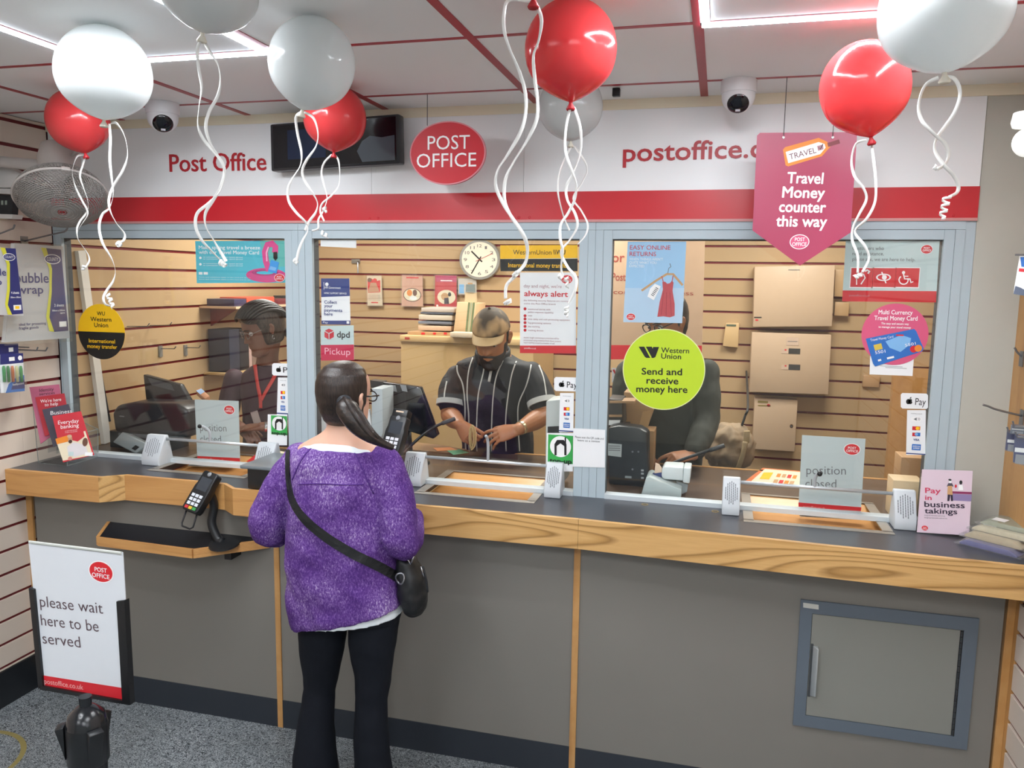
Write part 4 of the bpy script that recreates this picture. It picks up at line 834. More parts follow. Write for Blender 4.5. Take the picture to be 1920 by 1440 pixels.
MB().lathe([(.0365, -.13), (.0365, -zt+.02)], (cx, PYS, zt), (0, 0, 1), 32).build('post', mat('black post', '1b1d21', .3), bp_, smooth='auto')
MB().lathe([(.17, 0), (.165, .012), (.05, .024)], (cx, PYS, .0005), (0, 0, 1), 40).build('base', M_PLASTIC, bp_, smooth='auto')
for a in (-2.6, -.5, 1.6):
    d = V((cos(a), sin(a), 0)); t = d.cross(V((0, 0, 1))); c = V((cx, PYS, zt-.06))+d*.0415
    MB().hexa([c-t*.015+V((0, 0, -.055)), c+t*.015+V((0, 0, -.055)), c+t*.015+d*.008+V((0, 0, -.02)), c-t*.015+d*.008+V((0, 0, -.02)), c-t*.015+V((0, 0, .022)), c+t*.015+V((0, 0, .022)), c+t*.015+d*.018+V((0, 0, .018)), c-t*.015+d*.018+V((0, 0, .018))]).build('belt_clip', M_PLASTIC, bp_, bevel=.003)
# ------------------------------------------------------------------ balloons
def latex(name, hx, sss):
    m = mat(name, hx, .16, var=.015, scale=6); b = m.node_tree.nodes['Principled BSDF']
    t = m.node_tree; o = t.nodes['Material Output']; tr = nd(t, 'ShaderNodeBsdfTranslucent'); tr.inputs[0].default_value = hexc(hx)
    mx = nd(t, 'ShaderNodeMixShader'); mx.inputs[0].default_value = sss; t.links.new(b.outputs[0], mx.inputs[1]); t.links.new(tr.outputs[0], mx.inputs[2]); t.links.new(mx.outputs[0], o.inputs['Surface']); return m
L_RED = latex('red latex', 'e2474a', .25); L_WHITE = latex('white latex', 'd9dddd', .36); M_RIB = mat('white ribbon', 'f1f1ee', .35); L_REDN = mat('red knot', 'b51c28', .4); L_WN = mat('cream knot', 'd8d3c4', .4)
def ribbon(pts, Y, wpx=5.5, ph=0.0, amp=.008, root=None):
    """Flat curling ribbon: the drop seen in the photo, swinging a little in depth."""
    n = len(pts); P = []
    for i, (x, y) in enumerate(pts): P.append(PY(x, y, Y+amp*sin(i*1.3+ph)))
    S = spline(P, 7); dep = (P[0]-CAM).dot(FWD); hw = wpx*dep/FPX/2; m = MB(); N = len(S); A = []
    for i, q in enumerate(S):
        t = (S[min(i+1, N-1)]-S[max(i-1, 0)]).normalized(); a = .75*sin(i*.16+ph); f = V((0, -1, 0)); f = (f-t*f.dot(t)).normalized(); w_ = t.cross(f)
        d = w_*cos(a)+f*sin(a); A += [q+d*hw, q-d*hw]
    m.add(A, [(2*i, 2*i+1, 2*i+3, 2*i+2) for i in range(N-1)])
    o = m.build('ribbon', M_RIB, root, smooth=True); md = o.modifiers.new('s', 'SOLIDIFY'); md.thickness = .0005
    return o
def curl(c, Y, r_px, turns, axis_px, root, wpx=5):
    """Tight curl at a ribbon's end."""
    q = PY(*c, Y); dep = (q-CAM).dot(FWD); k = dep/FPX; r = r_px*k; ax = V((axis_px[0]*k, 0, -axis_px[1]*k)); L_ = ax.length; ax.normalize(); u = ax.cross(V((0, 1, 0))).normalized(); w_ = ax.cross(u); A = []; N = int(turns*14); hw = wpx*k/2
    for i in range(N+1):
        a = 2*pi*turns*i/N; rr = r*(1-.25*i/N); p = q+ax*(L_*i/N)+u*cos(a)*rr+w_*sin(a)*rr; A += [p+ax*hw, p-ax*hw]
    m = MB().add(A, [(2*i, 2*i+1, 2*i+3, 2*i+2) for i in range(N)]); o = m.build('ribbon_curl', M_RIB, root, smooth=True); o.modifiers.new('s', 'SOLIDIFY').thickness = .0006
def balloon(col, label, cx, cy, rx, yb, Y, ribs, curls=(), ztop=None, knot=True, tilt=(0, 0)):
    """cx,cy,rx: photo centre and half width; yb: photo row of the knot; Y: distance plane of its centre."""
    c = PY(cx, cy, Y); dep = (c-CAM).dot(FWD); R = rx*dep/FPX; kb = PY(cx+tilt[0], yb, Y)
    r = thing('balloon', kb, label, 'balloon', f'{col} balloons'); H = (c-kb); ax = H.normalized(); L_ = H.length
    top = (ztop-c.z) if ztop else R*1.04
    prof = []
    for i in range(33):
        t = i/32; a = pi*t     # t 0 bottom .. 1 top
        if t < .5:
            s_ = t*2; h_ = -L_*(1-s_)**1.0*.97; u = -h_/L_; rr = R*sqrt(max(0, 1-u*u))*(1-(.62 if col == 'red' else .42)*u**5)
            if u > .9: rr = max(rr, .006)
        else:
            s_ = (t-.5)*pi; h_ = top*sin(s_); rr = R*cos(s_)
        prof.append((max(rr, .0004), h_))
    prof[0] = (.006, -L_*.985)
    MB().lathe(prof, c, ax, 48).build('skin', L_RED if col == 'red' else L_WHITE, r, smooth=True)
    if knot: MB().lathe([(.005, .004), (.004, -.004), (.011, -.016), (.009, -.02), (.002, -.014)], c-ax*L_*.985, ax, 18).build('knot', L_REDN if col == 'red' else L_WN, r, smooth=True)
    for i, rb in enumerate(ribs): ribbon(rb, Y+(.004 if i % 2 else -.004), 4.5*(2.2/dep), i*2.1, root=r)
    for cu in curls: curl(cu[0], Y, cu[1], cu[2], cu[3], r)
balloon('white', 'white balloon at the left, over a red balloon and the fan', 195, 140, 84.5, 226, -1.12,
    [[(205, 232), (207, 262), (206, 300), (210, 340), (212, 365), (205, 390), (192, 402), (186, 425), (192, 455), (209, 485), (216, 508), (212, 527), (200, 545), (194, 558), (197, 570), (206, 574)], [(207, 232), (218, 231), (233, 255), (239, 290), (230, 320), (212, 350), (204, 375), (207, 397), (219, 420), (233, 438), (232, 450), (222, 457)]],
    [((203, 553), 5, 2.5, (10, 24)), ((222, 457), 6, 1.3, (3, 3))])
balloon('red', 'red balloon at the far left, partly behind a white one', 146, 226, 55, 288, -.55,
    [[(160, 293), (155, 310), (150, 330), (156, 352), (164, 375), (165, 390), (160, 402), (150, 415), (144, 430), (146, 448), (155, 462), (165, 478), (167, 490), (160, 502)], [(158, 291), (145, 293), (137, 312), (136, 330), (142, 352), (155, 378), (163, 393), (163, 405), (150, 425), (143, 440)]],
    [((158, 498), 4, 1.6, (-4, 8))], tilt=(14, 0))
balloon('white', 'white balloon cut by the top edge, above the leftmost window', 390, -22, 92, 63, -1.45,
    [[(376, 75), (370, 95), (373, 130), (378, 165), (373, 200), (371, 235), (382, 262), (402, 285), (418, 308), (421, 330), (412, 358), (390, 382), (370, 400), (367, 425), (378, 450), (398, 472), (417, 492)], [(382, 76), (392, 95), (408, 120), (413, 150), (408, 180), (392, 210), (386, 240), (395, 270), (411, 295), (420, 322), (414, 350), (400, 375), (385, 400), (386, 425), (400, 450), (415, 475), (424, 490)]],
    [((414, 492), 6, 2.2, (9, 6))], ztop=CEIL-.004, tilt=(-10, 0))
balloon('white', 'white balloon in front of the television', 585, 118, 79.5, 207, -1.08,
    [[(566, 210), (555, 220), (558, 250), (565, 285), (563, 310), (548, 335), (540, 355), (542, 378), (555, 398), (573, 417), (577, 432), (568, 450), (560, 470), (556, 490)], [(570, 210), (588, 222), (596, 250), (592, 275), (575, 300), (567, 320), (572, 340), (585, 360), (595, 380), (592, 398), (580, 415), (572, 432)]],
    [((553, 488), 5, 1.5, (5, 6))], tilt=(-18, 0))
balloon('red', 'red balloon tucked behind the white balloon by the television', 628, 222, 58, 286, -.40,
    [[(622, 290), (608, 305), (603, 325), (608, 350), (613, 372), (606, 395), (597, 412), (597, 428), (585, 433)], [(626, 289), (634, 300), (637, 325), (634, 350), (620, 368), (604, 382), (601, 398), (608, 415)]],
    [((608, 390), 5, 1.2, (2, 8)), ((604, 437), 5, 1.6, (12, 6))], tilt=(-2, 0))
balloon('white', 'pale white balloon behind the largest red balloon', 1070, 200, 60, 266, -.30,
    [[(1072, 273), (1058, 300), (1048, 330), (1046, 360), (1052, 390), (1060, 415), (1068, 432)], [(1076, 273), (1095, 300), (1101, 320), (1090, 345), (1075, 372), (1090, 395), (1102, 420), (1098, 440), (1083, 458)]], [((1062, 520), 4, 2, (2, 20))])
balloon('red', 'largest red balloon, above the middle window', 1070, 92, 86, 192, -1.10,
    [[(1070, 200), (1062, 235), (1060, 280), (1070, 315), (1080, 345), (1078, 372), (1065, 400), (1052, 420), (1050, 445), (1055, 470), (1052, 500), (1055, 520)], [(1076, 200), (1088, 240), (1088, 285), (1074, 325), (1062, 350), (1064, 375), (1078, 400), (1082, 425), (1068, 450), (1052, 472), (1064, 500), (1080, 520), (1078, 545), (1065, 570)]],
    [((1062, 575), 5, 2.2, (0, 18)), ((1048, 516), 5, 1.4, (5, 6))])
balloon('red', 'red balloon whose knot just shows at the top edge of the picture', 1000, -75, 80, -4, -1.5,
    [[(998, 2), (955, 0), (945, 25), (946, 60), (957, 95), (974, 135), (985, 175), (985, 215), (975, 250), (952, 290), (933, 320), (930, 350), (945, 385), (965, 415), (984, 445), (990, 470), (985, 495), (968, 512)], [(1004, 4), (1015, 35), (1010, 75), (1000, 105), (1003, 150), (1008, 190), (1006, 225), (990, 260), (965, 300), (948, 335), (946, 375), (958, 405), (975, 430), (987, 460), (985, 490), (968, 515), (950, 535), (948, 560)]],
    [((964, 513), 6, 1.3, (4, 5)), ((951, 565), 9, 1.3, (2, 4))], ztop=CEIL-.004)
balloon('red', 'red balloon in front of the pink banner', 1621, 163, 80, 258, -.80,
    [[(1625, 262), (1605, 270), (1597, 300), (1602, 330), (1620, 355), (1624, 375), (1612, 400), (1600, 425), (1598, 450), (1608, 480), (1608, 512)], [(1634, 266), (1638, 300), (1642, 345), (1640, 380), (1625, 410), (1606, 428), (1605, 440), (1622, 462), (1629, 485), (1617, 510)]],
    [((1603, 520), 5, 2, (12, -6))], tilt=(12, 0))
balloon('white', 'largest white balloon, at the top right corner', 1771, 22, 116, 138, -1.30,
    [[(1760, 145), (1735, 160), (1723, 195), (1728, 225), (1750, 250), (1772, 270), (1779, 290), (1772, 308), (1758, 317)], [(1768, 142), (1790, 148), (1800, 175), (1790, 210), (1770, 240), (1755, 262), (1754, 285), (1770, 310), (1788, 330), (1797, 350), (1793, 362), (1778, 370)]],
    [((1776, 368), 8, 3.3, (-6, 42)), ((1752, 313), 5, 1.5, (4, 3))], ztop=CEIL-.004)
# ------------------------------------------------------------------ the clerks' side
def slab_px(mb, poly, Y, depth, m=0):
    P = [PY(x, y, Y) for x, y in poly]
    if Y < .64: P = [V((p.x, p.y, max(p.z, CT+.0006))) for p in P]
    mb.prism(P, (0, depth, 0), m); return mb
def pbox(name, label, cat, poly, Y, depth, m, part='body', group=None, bevel=.004, down=None):
    """A box-like thing whose front face shows as poly in the photograph at distance Y."""
    P = [PY(x, y, Y) for x, y in poly]; zb = max(min(p.z for p in P), CT if Y < .64 else 0)
    r = thing(name, (sum(p.x for p in P)/len(P), Y, zb), label, cat, group); slab_px(MB(), poly, Y, depth).build(part, m, r, bevel=bevel); return r
D_BLK = mat('office black', '202327', .35); D_GRY = mat('office grey', '8f989a', .5); D_BEI = mat('beige enamel', 'bfa488', .45, var=.03); D_CARD = mat('cardboard', 'b08a60', .7, var=.06); D_MAPLE = mat('maple cabinet', 'cfae7c', .4, var=.05, scale=4)
def sits(poly, Y):       # lower a polygon's base to the desk top
    return poly
# --- left bay
r = thing('till_monitor', PY(310, 790, .345), 'dark till monitor leaning back behind the leftmost window', 'monitor')
slab_px(MB(), [(268, 702), (338, 721), (366, 770), (366, 790), (276, 775)], .345, .03).build('housing', D_BLK, r, bevel=.006)
slab_px(MB(), [(277, 708), (320, 720), (327, 733), (284, 722)], .3435, .001).build('vent', mat('vent grey', '4a4e52', .5), r)
q = PY(322, 785, .36); MB().tube([q, (q.x, .36, CT+.001)], .025, 12).build('stand', D_BLK, r, smooth=True)
r = thing('desk_printer', PY(270, 845, .12), 'dark rounded printer under the till monitor at the far left', 'printer')
slab_px(MB(), [(208, 775), (218, 760), (250, 754), (330, 757), (352, 770), (352, 822), (214, 812)], .165, .15).build('body', D_BLK, r, bevel=.02, seg=3)
slab_px(MB(), [(222, 812), (345, 820), (345, 826), (222, 818)], .163, .05).build('paper_slot', mat('slot grey', '5a5d60', .5), r)
q = PY(285, 815, .24); MB().box(q.x-.18, q.x+.15, .17, .31, CT+.0005, q.z+.02).build('base', D_BLK, r)
Sheet((0, .164, 1)).stroke('maker_mark', M_GREYTXT, [(224, 780), (233, 781)], 2).finish(r)
r = thing('intercom_unit', PY(245, 852, .04), 'grey wedge-shaped intercom unit with a black switch, leaning on the glass', 'intercom')
p = [PY(211, 829, .10), PY(254, 851, .035), PY(275, 833, .035), PY(229, 810, .10)]
n = (p[1]-p[0]).cross(p[3]-p[0]).normalized(); n = n if n.y < 0 else -n
MB().prism(p, -n*.05).build('body', D_GRY, r, bevel=.004)
c = p[1].lerp(p[2], .5).lerp(p[0], .18)+n*.0015; MB().obox(c, (p[1]-p[0], p[2]-p[1], n), (.014, .014, .002)).build('switch', M_PLASTIC, r)
r = thing('card_reader', PY(384, 745, .39), 'small card reader with a pale blue screen above the first closed sign', 'card reader')
p = [PY(366, 731, .385), PY(384, 747, .385), PY(393, 742, .405), PY(376, 727, .405)]
MB().prism(p, (0, .012, -.03)).build('case', mat('reader orange', 'c98d63', .5), r, bevel=.003); MB().add([a+(V((0, -.0012, .0006))) for a in (p[0].lerp(p[1], .1), p[0].lerp(p[1], .55), p[3].lerp(p[2], .5), p[3].lerp(p[2], .1))], [(0, 1, 2, 3)]).build('screen', mat('reader screen', 'a9c4e6', .3), r)
q = PY(380, 750, .39); MB().tube([q+V((0, .006, 0)), (q.x, .39, CT+.004)], .008, 8).build('pole', D_BLK, r)
# white trunking and black cable on the side wall
tk = thing('cable_trunking', PX(200, 838, XL), 'white cable trunking slanting down the slat wall behind the yellow sticker', 'trunking')
a, b = PX(150, 470, XL+.012), PX(199, 830, XL+.012); d = (b-a).normalized(); MB().obox((a+b)/2, (d, (1, 0, 0), d.cross(V((1, 0, 0)))), ((b-a).length/2, .011, .022)).build('channel', mat('trunking white', 'd8d4cc', .45), tk)
a, b = PX(189, 700, XL+.006), PX(206, 790, XL+.006); MB().tube([a, b], .006, 6).build('cable', D_BLK, tk)
# hooks on the side wall
for i, (x, y) in enumerate(((238, 612), (281, 610))):
    q = PX(x, y, XL); r = thing('slat_hook', q, ('thin wire hook on the office slat wall, nearer the yellow sticker', 'thin wire hook on the office slat wall, second from the yellow sticker')[i], 'hook', 'hooks on the office slat wall')
    MB().tube([q+V((.001, 0, 0)), q+V((.12, 0, .004)), q+V((.135, 0, .02))], .0025, 6).build('wire', M_DKCHROME, r)
for i, (x, y) in enumerate(((300, 657), (347, 655))):
    q = PX(x, y, XL); r = thing('slat_hook', q, ('short hook with a grey plate, left of two above the dark monitor', 'short hook with a grey plate, right of two above the dark monitor')[i], 'hook', 'hooks on the office slat wall')
    MB().obox(q+V((.003, 0, -.005)), ((1, 0, 0), (0, 1, 0), (0, 0, 1)), (.003, .014, .03)).build('plate', mat('hook grey', '82817c', .4, .4), r); MB().tube([q+V((.006, 0, .01)), q+V((.09, 0, .012)), q+V((.1, 0, .025))], .003, 6).build('wire', M_DKCHROME, r)
# shelf with folders above the clerk
a, b = PX(376, 574, XL), PX(538, 574, XL)
sh = thing('wall_shelf', (XL, 1.5, a.z), 'thin pale shelf on the slat wall above the woman clerk', 'shelf')
zs = PX(400, 573, XL+.02).z; y0_, y1_ = 1.0, 2.05
MB().box(XL+.001, XL+.24, y0_, y1_, zs-.012, zs).build('board', mat('shelf edge', 'dcb998', .4), sh); 
for y in (y0_+.1, y1_-.2): MB().prism([(XL+.001, y, zs-.0125), (XL+.18, y, zs-.0125), (XL+.001, y, zs-.12)], (0, .015, 0)).build('bracket', M_BRK if 'M_BRK' in globals() else mat('bracket red', '8a3a34', .5), sh)
def onshelf(name, label, y, dy, h_, m, x=.03, dx=.18, z=None):
    return solo(MB().box(XL+x, XL+x+dx, y, y+dy, (z or zs)+.0005, (z or zs)+h_), name, m, label, 'folder' if name != 'tape_box' else 'box', 'things on the wall shelf', bevel=.002)
onshelf('ring_binder', 'dark blue ring binder lying on the wall shelf', 1.03, .12, .042, mat('binder navy', '2f3050', .4)); onshelf('ring_binder', 'red ring binder lying on the wall shelf', 1.155, .3, .05, mat('binder red', 'c0503a', .4)); onshelf('box_file', 'dark magazine lying flat on the shelf end', 1.5, .22, .034, mat('magazine plum', '6a3038', .4)); onshelf('tape_box', 'black box on the shelf end next to the post', 1.74, .2, .05, D_BLK)
# books against the slats next to her shoulder
lower = PX(405, 695, XL+.02); zs2 = PX(410, 697, XL+.06).z
sh2 = thing('book_ledge', (XL, 1.3, zs2), 'narrow ledge on the slat wall holding catalogues', 'shelf'); MB().box(XL+.001, XL+.16, 1.02, 1.72, zs2-.012, zs2).build('board', D_MAPLE, sh2)
y = 1.06
for lab, dy, h_, hx in (('dark navy catalogue standing at the front of the ledge', .10, .25, '2c3346'), ('black striped catalogue standing on the ledge', .09, .25, '23242c'), ('pale pink folder standing on the ledge', .03, .235, 'c9a8a0'), ('brown folder standing on the ledge', .12, .23, '8d7466'), ('coral folder standing at the back of the ledge', .10, .235, 'c07a58')):
    solo(MB().box(XL+.01, XL+.15, y, y+dy, zs2+.0005, zs2+h_), 'catalogue', mat('cat '+hx, hx, .5), lab, 'catalogue', 'catalogues on the ledge', bevel=.002); y += dy+.004
# red and white leaflets lying on the desk by the clerk
for lab, poly, m in (('red edged leaflet lying on the desk at the woman clerk\'s elbow', [(462, 866), (512, 834), (536, 838), (520, 862)], M_RED), ('cream form lying on the desk before the woman clerk', [(470, 870), (520, 845), (540, 849), (525, 875)], C_CREAMP)):
    z = CT+(.0008 if m is M_RED else .0028); P = [PZ(x, y_, z) for x, y_ in poly]
    P = [V((p.x, min(p.y, .38), p.z)) for p in P]; o = MB().prism(P, (0, 0, .0015)); solo(o, 'form', m, lab, 'paper', 'papers on the left desk')
# --- middle bay
ck = Sheet((0, YB-.055, 2)); r = thing('wall_clock', ck.W(*ck.uv(899, 524)), 'round white wall clock on the back slat wall', 'clock')
ck.ell('case', mat('clock silver', '9a9894', .35, .4), 899, 487, 38, 37.5, 0, th=.05, n=48); ck.ell('face', mat('clock face', 'e6dccb', .4), 899, 486.8, 33.5, 33, 1, n=48)
for k in range(12):
    a = pi/2-(k+1)*pi/6; x, y = 899+26.5*cos(a), 486.8-26*sin(a); ck.text('numerals', M_GREYTXT, str(k+1), x-(3.2 if k < 9 else 4.2), y+2.8, x+(3.2 if k < 9 else 4.2)-(2.4 if k == 0 else 0), 5.5, wt=.01, L=2)
ck.stroke('minute_hand', M_BLACK, [(902, 481), (884, 513)], 2.2, 3); ck.stroke('hour_hand', M_BLACK, [(904, 491), (884, 471)], 2.6, 4); ck.stroke('second_hand', mat('red hand', 'b03a30', .5), [(892, 490), (924, 475)], .9, 5); ck.finish(r)
def wall_leaflet(label, poly, m, fn):
    s = poster('wall_leaflet', label, 'leaflet', poly, 'leaflets on the back wall', Y=YB-.03, th=.004, m=m); fn(s)
    c = poly; g = 2; MB().prism([s.W(*s.uv(*q), .003) for q in ((c[0][0]-g, c[0][1]-g), (c[1][0]+g, c[1][1]-g), (c[2][0]+g, c[2][1]+g), (c[3][0]-g, c[3][1]+g))], (0, -.003, 0)).build('holder', M_ACRYL, s.root)
    q = s.W(*s.uv((c[0][0]+c[1][0])/2, c[0][1]+6)); MB().box(q.x-.02, q.x+.02, YB-.026, YB-.001, q.z-.03, q.z+.03).build('clip', M_ACRYL, s.root); s.finish(s.root)
def f1(s):
    s.poly('picture', M_LOGO, [(689, 524), (696, 522), (704, 528), (713, 525), (713, 548), (690, 549)], 1); s.poly('picture', C_SKINP, [(695, 530), (705, 530), (712, 547), (690, 548)], 2); s.ell('picture', mat('print brown', '6a4034', .5), 693, 525, 4, 4, 3); s.ell('picture', M_LOGO, 703, 526, 4, 4, 3)
    for y in (554, 557, 560, 563): s.text('lettering', M_GREYTXT, 'send money home today', 691, y, 713, 1.6)
    s.rect('lettering', M_LOGO, 696, 566, 709, 568.5, 1)
wall_leaflet('cream leaflet with red picture, first of the row on the back wall', [(688, 517), (715, 517), (717, 573), (689, 573)], mat('leaflet cream', 'd9c7ae', .5), f1)
def f2(s):
    s.stroke('lettering', M_LOGO, [(762, 520.5), (785, 521)], 2.2); s.ell('picture', mat('print brown'), 773, 553, 17, 13, 1); s.ell('picture', C_CREAMP, 773, 553, 15.5, 11.5, 2); s.ell('picture', C_ORANGE, 768, 549, 5, 6, 3); s.ell('picture', mat('print brown'), 778, 549, 4, 6, 3); s.ell('picture', M_PAPER, 775, 559, 7, 4, 3)
wall_leaflet('pinkish leaflet with an oval picture, second of the row on the back wall', [(754, 516), (792, 517), (793, 575), (753, 574)], mat('leaflet blush', 'd0a08a', .5), f2)
def f3(s):
    s.rect('print', mat('leaflet magenta', 'b93a68', .5), 817, 517, 856, 529, 1); s.ell('picture', C_CREAMP, 837, 557, 17, 13.5, 1); s.ell('picture', C_TAN, 834, 556, 7, 7, 2); s.poly('picture', NV, [(833, 559), (841, 558), (842, 570), (833, 570)], 3); s.ell('picture', M_BLACK, 843, 552, 3, 4, 3)
    s.stroke('lettering', M_WHITE, [(826, 526), (848, 526.4)], 1.8, 2); s.ell('lettering', M_WHITE, 820, 573, 2, 2, 2)
wall_leaflet('red leaflet with a round picture, third of the row on the back wall', [(816, 516), (856, 517), (856, 577), (815, 576)], mat('leaflet strong red', 'c2343e', .5), f3)
def f4(s): s.rect('picture', C_LTBLUE, 861, 533, 870, 550, 1); s.rect('picture', C_TAN, 877, 530, 886, 545, 1)
wall_leaflet('pale leaflet with blue pictures, half hidden under the wall clock', [(859, 522), (893, 523), (893, 553), (859, 552)], mat('leaflet pale', 'c9c0b8', .5), f4)
# hook on the back wall
q = PY(668, 490, YB); r = thing('slat_hook', q, 'dark bent hook on the back slat wall, above the first leaflet', 'hook', 'hooks on the office slat wall'); MB().box(q.x-.03, q.x+.03, YB-.012, YB-.001, q.z-.014, q.z+.014).build('plate', mat('hook grey'), r); MB().tube(spline([q+V((.02, -.012, 0)), q+V((.035, -.05, -.01)), q+V((.04, -.06, -.08))], 5), .005, 6).build('wire', M_DKCHROME, r)
# cabinet with papers on it
ca = thing('cabinet', (PY(830, 800, 1.5).x, 1.5, 0), 'pale maple cabinet behind the serving clerk', 'cabinet')
x0, x1, zt = PY(752, 660, 1.5).x, PY(1000, 660, 1.5).x, PY(760, 641, 1.5).z
MB().box(x0, x1, 1.5, YB-.03, .0005, zt).build('body', D_MAPLE, ca); MB().box(x0-.004, x1, 1.49, YB-.03, zt+.002, zt+.04).build('top', D_MAPLE, ca, bevel=.003)
s = Sheet((0, 1.4895, zt)); s.rect('label', mat('small red label', 'b5443c', .5), 759, 632, 768, 636.5, 1); s.finish(ca)
zt += .0405
y_ = 1.6
for i, (poly, hx, lab) in enumerate(([[(784, 610), (846, 612), (846, 621), (784, 619)], 'c8a98c', 'pinkish paper stack at the bottom of the pile on the cabinet'], [[(784, 602), (847, 604), (847, 609), (784, 607)], '6f7480', 'grey folder low in the pile on the cabinet'], [[(785, 590), (848, 592), (847, 601), (785, 599)], 'c4b8a6', 'cream paper bundle in the middle of the pile'], [[(788, 585), (850, 587), (849, 590), (788, 588.5)], '4b505c', 'dark folder high in the pile on the cabinet'], [[(790, 577), (852, 579), (850, 586), (789, 584)], 'b9aca0', 'grey paper bundle topping the pile on the cabinet'])):
    P = [PY(x, y, y_) for x, y in poly]; zb = min(p.z for p in P); zt_ = max(p.z for p in P)
    solo(MB().box(P[0].x, P[1].x, y_, y_+.3, zb, zt_), 'paper_stack', mat('stack '+hx, hx, .6), lab, 'papers', 'papers piled on the cabinet', bevel=.002)
q = PY(784, 619, y_); r = thing('paper_tray', (PY(815, 625, y_).x, y_, zt), 'low cardboard tray of red and white forms on the cabinet', 'tray')
MB().box(PY(770, 625, y_).x, PY(852, 625, y_).x, 1.55, 1.95, zt+.0005, PY(784, 621, y_).z-.001).build('body', D_CARD, r)
for x, w_ in ((790, 10), (812, 8), (832, 9)):
    a = PY(x, 627, 1.549); MB().box(a.x, a.x+w_*.0022, 1.5485, 1.5498, a.z, a.z+.012).build('form_edge', M_LOGO, r)
r = pbox('file_box', 'upright cream file box with a green striped front, behind the cap', 'box', [(857, 566), (893, 569), (888, 624), (850, 622)], 1.57, .2, mat('file box', 'd3b48c', .5))
s = Sheet((0, 1.5695, 2)); G1 = mat('green stripes', '6c7a55', .5)
for k in range(3): s.poly('window', G1 if k != 1 else mat('pale green', 'a7ab88', .5), [(878+4.5*k, 567), (881.5+4.5*k, 567), (876+4.5*k, 622), (872.5+4.5*k, 622)], 1)
s.finish(r)
q = r.location; r = thing('bulldog_clip', PY(882, 558, 1.6), 'small bulldog clip holding a card above the file box', 'clip'); slab_px(MB(), [(872, 548), (892, 549), (893, 568), (871, 567)], 1.6, .02).build('card', mat('clip card', 'c7b08c', .5), r); slab_px(MB(), [(874, 533), (889, 533), (890, 548), (873, 547)], 1.595, .02).build('jaw', mat('clip grey', '77807f', .35), r)
r = thing('carton', (PY(870, 640, 1.5).x, 1.48, zt), 'flat open white carton on the cabinet, beside the serving clerk', 'box'); MB().box(PY(846, 640, 1.48).x, PY(905, 640, 1.48).x, 1.455, 1.545, zt+.0008, zt+.03).build('body', mat('carton', 'd5c2a8', .6), r, bevel=.002)
# monitor and desk things of the middle bay
r = thing('counter_monitor', PY(765, 830, .24), 'black touch monitor seen from behind, next to the customer\'s head', 'monitor')
slab_px(MB(), [(717, 716), (787, 726), (820, 816), (812, 823), (757, 806), (717, 800)], .24, .035).build('housing', mat('monitor gloss', '16191d', .12), r, bevel=.004)
slab_px(MB(), [(694, 713), (717, 716), (717, 729), (695, 727)], .235, .05).build('hood', D_BLK, r)
for x in (718, 730.5, 750): slab_px(MB(), [(x, 721), (x+11, 722.5), (x+14, 735), (x+4, 733)], .2385, .001).build('sticker', mat('monitor sticker', '8a8d90', .5), r)
q = PY(760, 800, .27); MB().tube([q, (q.x, .3, CT+.012)], .025, 12).build('stand', D_BLK, r, smooth=True); MB().lathe([(.1, .0005), (.095, .012), (.03, .016)], (q.x, .3, CT), (0, 0, 1), 28).build('base', D_BLK, r, smooth='auto')
pbox('slip_printer', 'tall pale grey slip printer left of the black monitor', 'printer', [(696, 728), (717, 729), (718, 812), (697, 868)], .1, .12, mat('pale printer', 'aab4b8', .45))
r = pbox('receipt_machine', 'white receipt machine behind the green phone sticker, right of the serving clerk', 'printer', [(1024, 752), (1051, 749), (1056, 906), (1022, 902)], .07, .14, mat('white machine', 'b9c0bf', .45))
slab_px(MB(), [(1027, 800), (1048, 799), (1049, 812), (1027, 813)], .068, .002).build('slot', D_BLK, r)
# pamphlets left of the customer's head
for i, (lab, poly, m) in enumerate((('white pamphlet stack edge behind the customer, next to the window post', [(601, 770), (611, 770), (611, 860), (601, 860)], M_PAPER), ('red pamphlet stack behind the customer\'s neck', [(612, 775), (642, 775), (642, 862), (612, 862)], M_RED), ('white pamphlet right of the customer\'s neck', [(684, 768), (692, 768), (700, 822), (684, 826)], M_PAPER))):
    pbox('pamphlet', lab, 'pamphlet', poly, .1+.02*i, .015, m, 'sheet', 'pamphlets behind the customer', bevel=0)
# papers on the middle desk
P = lambda pts, z: [PZ(x, y, z) for x, y in pts]
r = thing('ledger', PZ(800, 845, CT), 'brown covered ledger lying open on the middle desk', 'ledger'); MB().prism(P([(760, 850), (775, 836), (830, 842), (880, 852), (860, 858)], CT+.001), (0, 0, .02)).build('pages', mat('ledger brown', '8a6a48', .6), r)
for lab, pts, hx, z in (('orange form on the ledger', [(812, 840), (845, 839), (858, 844), (820, 846)], 'd98a52', .0225), ('green slip beside the ledger', [(838, 845), (862, 843), (880, 849), (850, 853)], '5fae86', .0225)):
    solo(MB().prism(P(pts, CT+z), (0, 0, .001)), 'form', mat('form '+hx, hx, .5), lab, 'paper', 'papers on the middle desk')
def gooseneck(label, pts, Ys, root_name='gooseneck_microphone'):
    pp = [PY(x, y, Y) for (x, y), Y in zip(pts, Ys)]; r = thing(root_name, pp[0], label, 'microphone', 'gooseneck microphones')
    MB().tube(spline(pp, 6), .0065, 10).build('neck', M_PLASTIC, r, smooth=True); t = (pp[-1]-pp[-2]).normalized(); MB().tube([pp[-1]-t*.05, pp[-1]+t*.012], .009, 12).build('capsule', mat('mic grey', '3a3d40', .5), r, smooth=True)
    MB().lathe([(.03, -.004), (.028, .01), (.01, .016)], pp[0], (0, 0, 1), 20).build('base', M_PLASTIC, r, smooth='auto')
